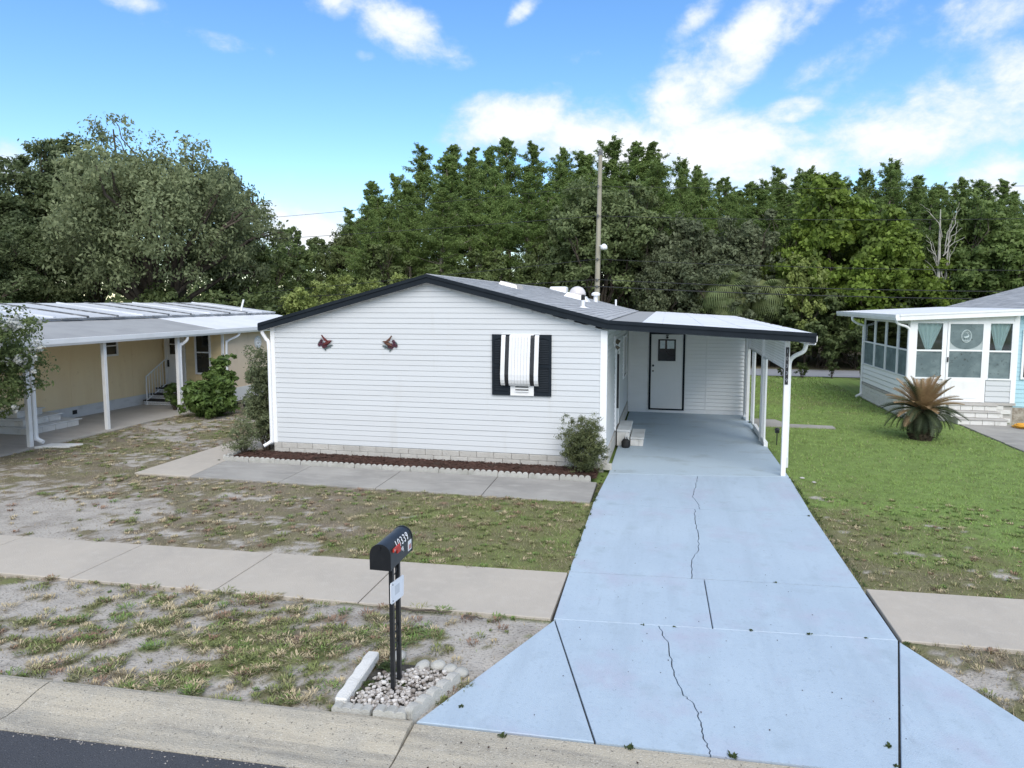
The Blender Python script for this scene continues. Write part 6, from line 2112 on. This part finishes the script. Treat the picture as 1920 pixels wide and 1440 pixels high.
TREES = [('oak', -26.3, 31.8, 11.9, 11.0), ('darktree', -35.2, 36.9, 13.3, 8.2), ('darktree', -36.2, 33.1, 10.9, 7.1), ('darktree', -36.1, 30.1, 9.7, 5.7), ('darktree', -35.9, 34.8, 11.9, 5.8), ('darktree', -28.5, 41.1, 12.2, 5.3), ('darktree', -32.5, 26.6, 6.9, 5.1), ('darktree', -32.3, 29.9, 7.2, 5.0), ('broad', -25.2, 38.5, 7.9, 4.9), ('broad', -32.7, 57.3, 9.6, 4.4), ('broad', -31.2, 51.3, 8.6, 4.8), ('broad', -32.6, 61.9, 9.1, 5.2), ('broad', -22.8, 46.7, 9.1, 3.9), ('lightbush', -17.5, 32.0, 4.4, 3.2), ('lightbush', -16.3, 33.8, 4.7, 3.1), ('lightbush', -14.7, 33.4, 4.5, 2.5), ('lightbush', -13.7, 34.4, 4.8, 2.5), ('grey', -3.8, 40.8, 10.7, 6.7), ('grey', -6.2, 42.6, 9.1, 3.9), ('grey', -2.0, 43.0, 10.4, 3.9), ('greyshrub', 1.1, 41.5, 8.4, 5.5), ('greyshrub', 4.4, 41.3, 7.9, 5.4), ('greyshrub', 2.7, 39.9, 6.3, 5.6), ('greyshrub', -0.4, 40.0, 6.6, 3.6), ('vine', 8.5, 40.1, 9.7, 5.3), ('vine', 10.8, 38.7, 8.0, 4.6), ('vine', 12.8, 38.7, 5.2, 3.2), ('yellow', 7.0, 38.7, 6.0, 2.6), ('vine', 6.4, 40.5, 7.1, 3.2), ('right', 15.3, 38.7, 7.8, 5.2), ('right', 17.3, 38.7, 7.4, 4.9), ('right', 14.6, 39.9, 8.7, 4.1), ('right', 19.6, 38.7, 8.2, 5.1), ('broad', -16.7, 39.1, 6.5, 3.8), ('broad', -13.5, 39.8, 5.9, 4.2), ('broad', -10.9, 41.1, 6.3, 3.9), ('broad', -8.1, 41.2, 6.5, 3.5)]
BUSHES = [(-21.4, 34.1, 4.1, 3.4), (-19.4, 33.9, 3.8, 3.7), (-18.3, 35.2, 4.0, 4.7), (-16.6, 35.6, 4.0, 4.2), (-14.7, 36.3, 2.3, 4.4), (-13.5, 38.7, 4.1, 4.3), (-11.1, 38.7, 3.9, 3.3), (-8.7, 38.8, 2.9, 4.2), (-6.3, 38.9, 2.5, 4.1), (-4.6, 38.9, 2.5, 3.3), (-2.9, 39.4, 2.8, 4.6), (-1.1, 39.8, 2.6, 3.8), (0.4, 39.4, 2.2, 4.5), (2.3, 39.2, 3.1, 4.9), (3.9, 40.1, 3.1, 4.1), (5.8, 39.2, 3.2, 4.4), (7.8, 38.8, 3.9, 4.5), (9.5, 38.7, 2.9, 3.3), (11.0, 38.7, 3.7, 3.7), (12.3, 38.7, 3.9, 4.8), (14.1, 38.7, 2.7, 3.7), (15.6, 38.7, 3.1, 3.7), (17.4, 38.7, 3.3, 3.6), (-29.3, 24.0, 3.1, 3.5), (-28.9, 25.4, 3.4, 3.9), (-26.8, 25.5, 2.9, 3.7), (-25.9, 26.6, 2.5, 4.1), (-26.0, 28.8, 3.4, 5.0), (-24.8, 30.3, 4.0, 4.3), (-23.9, 32.0, 2.8, 4.9), (-20.7, 30.8, 3.9, 5.3)]
NAMES = {'oak': 'live_oak', 'darktree': 'dark_tree', 'broad': 'leafy_tree', 'grey': 'leafy_tree', 'greyshrub': 'thicket_tree', 'vine': 'vine_covered_tree', 'yellow': 'yellow_green_tree', 'right': 'leafy_tree', 'lightbush': 'shrub'}
TREE_LABELS = [
    'broad grey-green live oak spreading behind the yellow house', 'tallest dark tree, its top rising above the left shoulder of the live oak', 'dark tree left of the live oak at mid height',
    'dark tree at the left picture edge beyond the live oak', 'dark tree just left of the tallest dark tree', 'dark tree behind the right shoulder of the live oak', 'low dark tree at the left edge above the crape myrtle',
    'low dark tree under the left side of the live oak', 'leafy tree at the right edge of the live oak', 'distant tree in the middle of the gap between live oak and pines', 'distant tree on the live oak side of the gap', 'distant tree on the pine side of the gap',
    'tree at the left end of the pines beside the gap', 'pale yellow-green shrub lowest along the left roof slope', 'pale yellow-green shrub second up the left roof slope', 'pale yellow-green shrub third up the left roof slope', 'pale yellow-green shrub nearest the roof peak',
    'largest grey-green tree, standing directly behind the utility pole', 'slim grey-green tree left of the largest one at the pole', 'slim grey-green tree right of the largest one at the pole',
    'dull thicket tree left of the cabbage palm, tall', 'dull thicket tree behind and right of the cabbage palm', 'low dull thicket tree directly behind the cabbage palm', 'low dull thicket tree nearest the utility pole',
    'tallest tree draped in bright green vines, right of the carport roof', 'second vine-draped tree, between the tallest one and the dead tree', 'low mound of bright vines nearest the sunroom roof', 'small yellow-green tree right of the palm', 'slim vine-covered tree just left of the tallest vine-draped tree',
    'deep green tree behind the sunroom roof, right of the dead tree', 'deep green tree above the blue house roof', 'deep green tree directly behind the dead tree', 'deep green tree at the right picture edge',
    'leafy tree under the pines, farthest left behind the roof slope', 'leafy tree under the pines above the roof peak', 'leafy tree under the pines just right of the roof peak', 'leafy tree under the pines nearest the grey-green trees']
for i, (k, x, y, h, w) in enumerate(TREES):
    plant(k, i, NAMES[k], TREE_LABELS[i], 'shrub' if k == 'lightbush' else 'tree', x, y, h, w, None, rot=(0.6 if k == 'oak' else None))
for i, (x, y, h, lb) in enumerate(PINES):
    if x > 3 and y < 46:
        h *= .9
    plant('pine', i * 3 + i // 5, 'pine_tree', lb, 'tree', x, y, h * 1.03, h * .088 * rnd.uniform(.85, 1.25), 'pines of the wood behind the houses')
NTH = ['first', 'second', 'third', 'fourth', 'fifth', 'sixth', 'seventh', 'eighth', 'ninth', 'tenth', 'eleventh', 'twelfth', 'thirteenth', 'fourteenth', 'fifteenth', 'sixteenth', 'seventeenth', 'eighteenth', 'nineteenth', 'twentieth', 'twenty-first', 'twenty-second', 'twenty-third', 'twenty-fourth']
wood = sorted([b for b in BUSHES if b[0] > -20.7 or b[1] > 33.5], key=lambda b: b[0] / b[1])
below = sorted([b for b in BUSHES if b not in wood], key=lambda b: b[0] / b[1])
for lst, where, gp in ((wood, 'undergrowth bush along the foot of the wood, counted rightwards from the gap', 'undergrowth bushes along the wood'), (below, 'dark bush below the live oak, counted rightwards above the yellow house', 'bushes below the live oak')):
    for i, (x, y, h, w) in enumerate(lst):
        plant('under', i, 'bush', NTH[i] + ' ' + where, 'bush', x, y, h, w, gp, parts=('stems', 'crown'))
# shaded leaf mass between the trunks
n_ = 30000
x_ = rng.uniform(-26, 26, n_)
y_ = 44.5 + rng.normal(0, 1.3, n_) + np.maximum(0, -x_ * .15)
lump_h = 2.2 + 2.6 * fbm(x_ * .5, y_ * .3, 61)
P = np.stack([x_, y_, rng.uniform(0, 1, n_) ** .7 * lump_h], -1)
um = leaf_mesh('undergrowth', P, dirs(n_) + np.array([0, -.3, .5]), rng.uniform(.16, .36, n_), .5, rng.normal(.4, .2, n_), M['leaf_under'])
tag(link(bpy.data.objects.new('undergrowth', um)), 'shaded undergrowth between the pine trunks', kind='stuff')

# far wood behind everything, one mass
P = np.stack([rng.uniform(-150, 150, 52000), rng.uniform(66, 84, 52000), np.zeros(52000)], -1)
P[:, 1] -= 26 * ss(-45, -110, P[:, 0]) + 20 * ss(60, 120, P[:, 0])
top = 3.2 + 3.0 * fbm(P[:, 0] * .22, P[:, 1] * .1, 91) + 4.5 * ss(-4, 6, P[:, 0]) + 5 * ss(-45, -60, P[:, 0])
P[:, 2] = rng.uniform(0, 1, 52000) ** .8 * top
fw_m = leaf_mesh('far_wood', P, dirs(52000) + np.array([0, -.5, .4]), rng.uniform(.5, 1.1, 52000), .6, rng.normal(.4, .2, 52000), M['leaf_under'])
tag(link(bpy.data.objects.new('far_wood', fw_m)), 'far-off wood closing the view behind the trees', kind='stuff')

# dead tree
dt = thing('dead_tree', 'bare bleached dead tree among the green trees behind the sunroom', 'tree', (12.9, 38.0, 0))
mb = MB()
mb.tube([(12.9, 38.0, -.1), (12.9, 38, 3), (12.85, 38.0, 5.5), (12.8, 38, 7.9)], [.13, .10, .07, .02], 7)
mb.tube([(13.1, 38.1, -.1), (13.15, 38.1, 3), (13.3, 38.1, 7.2)], [.10, .08, .02], 7)
mb.build('trunk', M['deadwood'], dt)
for k in range(13):
    z = rnd.uniform(3.4, 6.6)
    a = rnd.uniform(-.6, 3.7)
    L = rnd.uniform(.5, 1.2)
    s = MB()
    p = limb(s, (12.95 + rnd.uniform(-.05, .3), 38.0, z), (13.0 + L * math.cos(a), 38 - .3 * L * math.sin(a), z + rnd.uniform(.6, 1.6)), .03, .008, k, 4)
    limb(s, p[3], (p[5].x + rnd.uniform(-.4, .4), 38, p[5].z + .3), .014, .005, k + 50, 4)
    s.build('branch', M['deadwood'], dt)

# cabbage palm
def fan_frond(m):
    mb = MB()
    pts = [(0, 0, 0), (.35, 0, .16), (.75, 0, .20), (1.0, 0, .10)]
    mb.tube(pts, [.022, .018, .014, .008], 4, tint=.4)
    n = 26
    for k in range(n):
        a = R(-115 + 230 * k / (n - 1))
        L = .95 * (.65 + .35 * math.cos(a * .7))
        dx, dy = math.cos(a), math.sin(a)
        ox, oz = .85, .16
        w = .046
        p0 = Vector((ox, 0, oz))
        p1 = Vector((ox + dx * L * .55, dy * L * .55, oz + .02 - .06 * L))
        p2 = Vector((ox + dx * L * .85, dy * L * .85, oz - .42 * L))
        p3 = Vector((ox + dx * L * .92, dy * L * .92, oz - 1.05 * L))
        s = Vector((-dy, dx, 0)) * w
        t = .3 + .4 * rnd.random()
        mb.poly([p0 - s * .3, p0 + s * .3, p1 + s, p1 - s], t)
        mb.poly([p1 - s, p1 + s, p2 + s * .7, p2 - s * .7], t)
        mb.poly([p2 - s * .7, p2 + s * .7, p3], t)
    return mb.mesh('frond', m)


pal = thing('palm_tree', 'cabbage palm with drooping fan fronds behind the carport roof', 'palm tree', (2.95, 38.6, 0))
MB().tube([(2.95, 38.6, -.1), (2.95, 38.6, 2), (2.95, 38.6, 3.7)], [.2, .17, .19], 10).build('trunk', M['bark'], pal)
ff = [fan_frond(M['frond_palm']) for _ in range(3)]
for k in range(46):
    a = k * 2.39996
    el = 72 - 138 * (k / 45) ** .8
    inst('frond', ff[k % 3], pal, (2.95, 38.6, 3.75 + .12 * math.sin(k)), rot=(rnd.uniform(-.5, .5), -R(el), a), scale=(rnd.uniform(.6, .92),) * 3)
# a second palm deeper in the shade
for (x, y, z, s, lb) in ((5.2, 39.2, 3.6, .8, 'shaded fan palm right of the cabbage palm'),):
    p2_ = thing('palm_tree', lb, 'palm tree', (x, y, 0))
    MB().tube([(x, y, -.1), (x, y, z)], [.18, .16], 8).build('trunk', M['bark'], p2_)
    for k in range(26):
        inst('frond', ff[k % 3], p2_, (x, y, z), rot=(rnd.uniform(-.2, .2), -R(65 - 100 * (k / 25)), k * 2.39996), scale=(s, s, s))

# sago palm on the right lawn
def sago_frond(L, arch, m, tint0):
    mb = MB()
    n = 33
    pts = []
    for i in range(n + 1):
        t = i / n
        a = arch * t
        pts.append(Vector((L * (math.sin(a) / max(arch, .01)) if arch > .01 else L * t, 0, -L * (1 - math.cos(a)) / max(arch, .01))))
    mb.tube(pts[::3], [.012 - .0008 * k for k in range(len(pts[::3]))], 4, tint=tint0)
    for i in range(3, n):
        t = i / n
        ll = .20 * math.sin(math.pi * min(1, .12 + .86 * t)) ** .6
        d = (pts[i + 1] - pts[i - 1]).normalized() if i < n else (pts[i] - pts[i - 1]).normalized()
        for s in (-1, 1):
            side = Vector((0, s, 0))
            up_ = d.cross(Vector((0, 1, 0)))
            up_ = -up_ if up_.z < 0 else up_
            e = pts[i] + (side * .86 + d * .45 + up_ * .38) * ll
            w = d * .015
            mb.poly([pts[i] - w, pts[i] + w, e], min(1, max(.01, tint0 + rnd.uniform(-.25, .25))))
    return mb.mesh('frond', m)


sg_ = thing('sago_palm', 'sago palm with browned fronds on the green lawn before the sunroom', 'palm', (6.27, 19.1, 0))
mb = MB().lathe([(.25, -.05), (.27, .1), (.25, .3), (.24, .55), (.19, .70), (.05, .78)], 6.27, 19.1, 16)
for k in range(120):
    a, z = k * 2.4, .02 + .6 * (k / 120)
    r = .262 - .03 * z
    c = Vector((6.27 + r * math.cos(a), 19.1 + r * math.sin(a), z))
    o_ = Vector((math.cos(a), math.sin(a), .5)) * .07
    t_ = Vector((-math.sin(a), math.cos(a), 0)) * .03
    mb.faces([c - t_, c + t_, c + Vector((0, 0, .05)), c + o_], [(0, 1, 3), (1, 2, 3), (2, 0, 3)])
mb.build('trunk', M['sagotrunk'], sg_)
sf_g = [sago_frond(1.05, a, M['frond_green'], .4) for a in (.5, 1.0, 1.4)]
sf_t = [sago_frond(1.0, a, M['frond_tan'], .5) for a in (.35, .7, 1.1)]
N_ = 110
for k in range(N_):
    a = k * 2.39996 + rnd.uniform(-.1, .1)
    u = k / (N_ - 1)
    el = 86 - 118 * u ** .95
    tan = (u < .45 and rnd.random() < .85) or (u < .7 and rnd.random() < .3)
    me = (sf_t if tan else sf_g)[(0 if u < .3 else 1 if u < .65 else 2)]
    inst('frond', me, sg_, (6.27 + .05 * math.cos(a), 19.1 + .05 * math.sin(a), .70 + .06 * (1 - u)), rot=(rnd.uniform(-.3, .3), -R(el), a), scale=(rnd.uniform(.76, .98) * (.78 if u > .72 else 1),) * 3)
cn = MB().lathe([(.05, 0), (.09, .08), (.06, .25), (.01, .38)], 6.27, 19.1, 10, 'z', .68).build('cone', M['birdred'] if False else M['frond_tan'], sg_)


# shrubs round the houses: stems and separate leaf sprays
def shrub(name, label, x, y, w, h, lm, leaf, asp, nclump, per, base=0.0, rc=(.12, .22), group=None, blossom=0, dy=1.0, tip=.25, lean=0.0):
    o = thing(name, label, 'shrub' if name != 'crape_myrtle' else 'tree', (x, y, -.02), group)
    rx, rz_ = w / 2, h * (1 - base) / 2
    d = dirs(nclump)
    k = rng.uniform(.25, 1, nclump) ** .55 * (1 + .15 * np.sin(d[:, 0] * 5 + x))
    C = np.stack([d[:, 0] * rx * k * .86, d[:, 1] * rx * dy * k * .86, h * base + rz_ + d[:, 2] * rz_ * k * .9], -1)
    C[:, 0] += lean * (C[:, 2] / h)
    Rr = rng.uniform(*rc, nclump) * min(w, h)
    P, Nn, T, Sz = clump_leaves(C, Rr, per, 6, leaf, flat=.9, up=.3)
    ok = P[:, 2] > .03
    me = leaf_mesh('foliage', P[ok], Nn[ok], Sz[ok], asp, T[ok], M[lm])
    c = bpy.data.objects.new('foliage', me)
    COL.objects.link(c)
    c.parent = o
    mb = MB()
    for j in range(min(16, nclump)):
        limb(mb, (rng.uniform(-.08, .08) * w, rng.uniform(-.08, .08) * w * dy, -.05), C[j], .014 * min(w, 2.5) ** .5, .004, j, 4, .12)
    c = bpy.data.objects.new('stems', mb.mesh('stems', M['bark'], smooth=True))
    COL.objects.link(c)
    c.parent = o
    if blossom:
        i = rng.choice(nclump, blossom)
        B = C[i] + d[i] * Rr[i][:, None] * .9
        P, Nn, T, Sz = clump_leaves(B, rng.uniform(.08, .15, blossom), 44, 4, .062, flat=1.1, up=.6)
        c = bpy.data.objects.new('blossom', leaf_mesh('blossom', P, Nn, Sz, .8, T, M['blossom']))
        COL.objects.link(c)
        c.parent = o
    return o


shrub('nandina_shrub', 'fine-leaved green shrub at the right front corner of the white house', -1.62, 13.62, .92, 1.28, 'leaf_nandina', .052, .24, 95, 190, rc=(.12, .22), dy=.75)
shrub('tall_shrub', 'tall thin-leaved shrub at the left front corner of the white house', -9.22, 14.5, .82, 2.5, 'leaf_thin', .08, .30, 110, 125, rc=(.15, .30), lean=-.1, tip=.4)
shrub('small_shrub', 'low wispy shrub at the left end of the mulch bed', -9.35, 13.75, .75, .85, 'leaf_thin', .06, .25, 34, 90, rc=(.12, .24))
shrub('leafy_shrub', 'glossy broad-leaved green shrub beside the yellow house carport', -13.45, 18.2, 1.6, 1.2, 'leaf_bush', .17, .45, 80, 80, rc=(.12, .20))
shrub('leafy_shrub', 'upright glossy shrub by the window of the yellow house shed', -14.05, 19.6, .9, 1.95, 'leaf_bush', .16, .5, 44, 70, rc=(.14, .22))
shrub('leafy_shrub', 'small dark shrub beside the lattice stairs of the yellow house', -15.3, 19.0, .55, 1.0, 'leaf_bush', .13, .5, 22, 60, rc=(.14, .22))
shrub('crape_myrtle', 'white-flowering crape myrtle at the left edge beside the yellow house', -14.5, 11.5, 3.3, 3.75, 'leaf_crape', .085, .5, 230, 150, base=.22, rc=(.07, .13), blossom=170)
for i, (x, y, h) in enumerate([(6.0, 33.6, .9), (7.3, 33.7, 1.1), (8.5, 33.5, .8), (5.2, 33.4, .7), (9.6, 33.6, 1.0)]):
    shrub('roadside_weed', ['second upright weed from the carport downspout along the back road', 'third and tallest weed at the edge of the back road', 'fourth weed along the back road', 'weed at the back road nearest the carport downspout', 'weed at the back road nearest the sunroom'][i], x, y, .5, h, 'weed', .12, .35, 12, 40, rc=(.2, .35), group='weeds along the back road')

# weeds in the joints and litter on the concrete
def tuft(mb, x, y, n, r, h, z=0.0, tint=None):
    for _ in range(n):
        a, l = rnd.uniform(0, 6.3), rnd.uniform(.3, 1) * r
        p = Vector((x + rnd.gauss(0, r * .3), y + rnd.gauss(0, r * .3), z))
        e = p + Vector((l * math.cos(a), l * math.sin(a), rnd.uniform(.2, 1) * h))
        s = Vector((-math.sin(a), math.cos(a), 0)) * rnd.uniform(.003, .007)
        m = (p + e) / 2 + Vector((0, 0, h * .2))
        t = rnd.random() if tint is None else tint
        mb.poly([p - s, p + s, m + s * 1.6, m - s * 1.6], t)
        mb.poly([m - s * 1.6, m + s * 1.6, e], t)


wd = MB()
for (x, y, r, n) in [(1.74, 5.62, .07, 30), (1.72, 5.38, .05, 22), (.13, 7.30, .04, 12), (.55, 5.215, .10, 26), (-.22, 5.16, .10, 30), (-1.22, 5.09, .09, 22), (-1.66, 5.40, .06, 20), (.92, 7.39, .06, 18), (1.5, 7.44, .07, 22), (2.05, 7.48, .04, 14), (1.35, 8.77, .05, 16),
                     (2.28, 11.7, .07, 22), (2.42, 7.44, .09, 30), (-.2, 7.27, .05, 12), (-9.5, 13.1, .08, 24), (-2.3, 5.62, .14, 70), (-2.42, 5.75, .18, 110), (-2.57, 5.55, .14, 80), (-2.55, 5.85, .16, 90), (-2.6, 5.4, .12, 60), (-2.45, 5.6, .12, 50), (-2.15, 5.9, .10, 40), (2.36, 19.6, .12, 40), (2.34, 20.6, .15, 50), (2.2, 21.3, .1, 30),
                     (-4.6, 13.35, .08, 20), (-2.9, 13.5, .10, 24), (-1.0, 14.02, .05, 12)]:
    tuft(wd, x, y, int(n * .8), r * .5, r * .22)
for i in range(60):
    y = rnd.uniform(8.6, 13.6)
    tuft(wd, -1.19 + rnd.uniform(-.02, .0), y, 4, .05, .04)
    tuft(wd, 2.37 + rnd.uniform(0, .03), rnd.uniform(8.9, 14.2), 4, .05, .04)
tag(wd.build('joint_weeds', M['weed']), 'small weeds in the concrete joints and pebble bed', kind='stuff')
dl = MB()
for i in range(110):
    x, y = rnd.uniform(-1.1, 2.3), rnd.uniform(5.3, 13.5)
    s = rnd.uniform(.003, .007)
    a = rnd.uniform(0, 6.3)
    dl.poly([(x + s * math.cos(a + q), y + s * 1.6 * math.sin(a + q), .004 + .002 * (q > 2)) for q in (0, 1.6, 3.1, 4.7)], rnd.uniform(.01, .4))
for i in range(70):
    x, y = rnd.uniform(-2.5, 3), rnd.uniform(4.4, 5.0)
    s = rnd.uniform(.004, .010)
    a = rnd.uniform(0, 6.3)
    dl.poly([(x + s * math.cos(a + q), y + s * 1.6 * math.sin(a + q), .002) for q in (0, 1.6, 3.1, 4.7)], rnd.uniform(.01, .3))
tag(dl.build('leaf_specks', M['mulch']), 'dark specks of leaf litter on the driveway', kind='stuff')
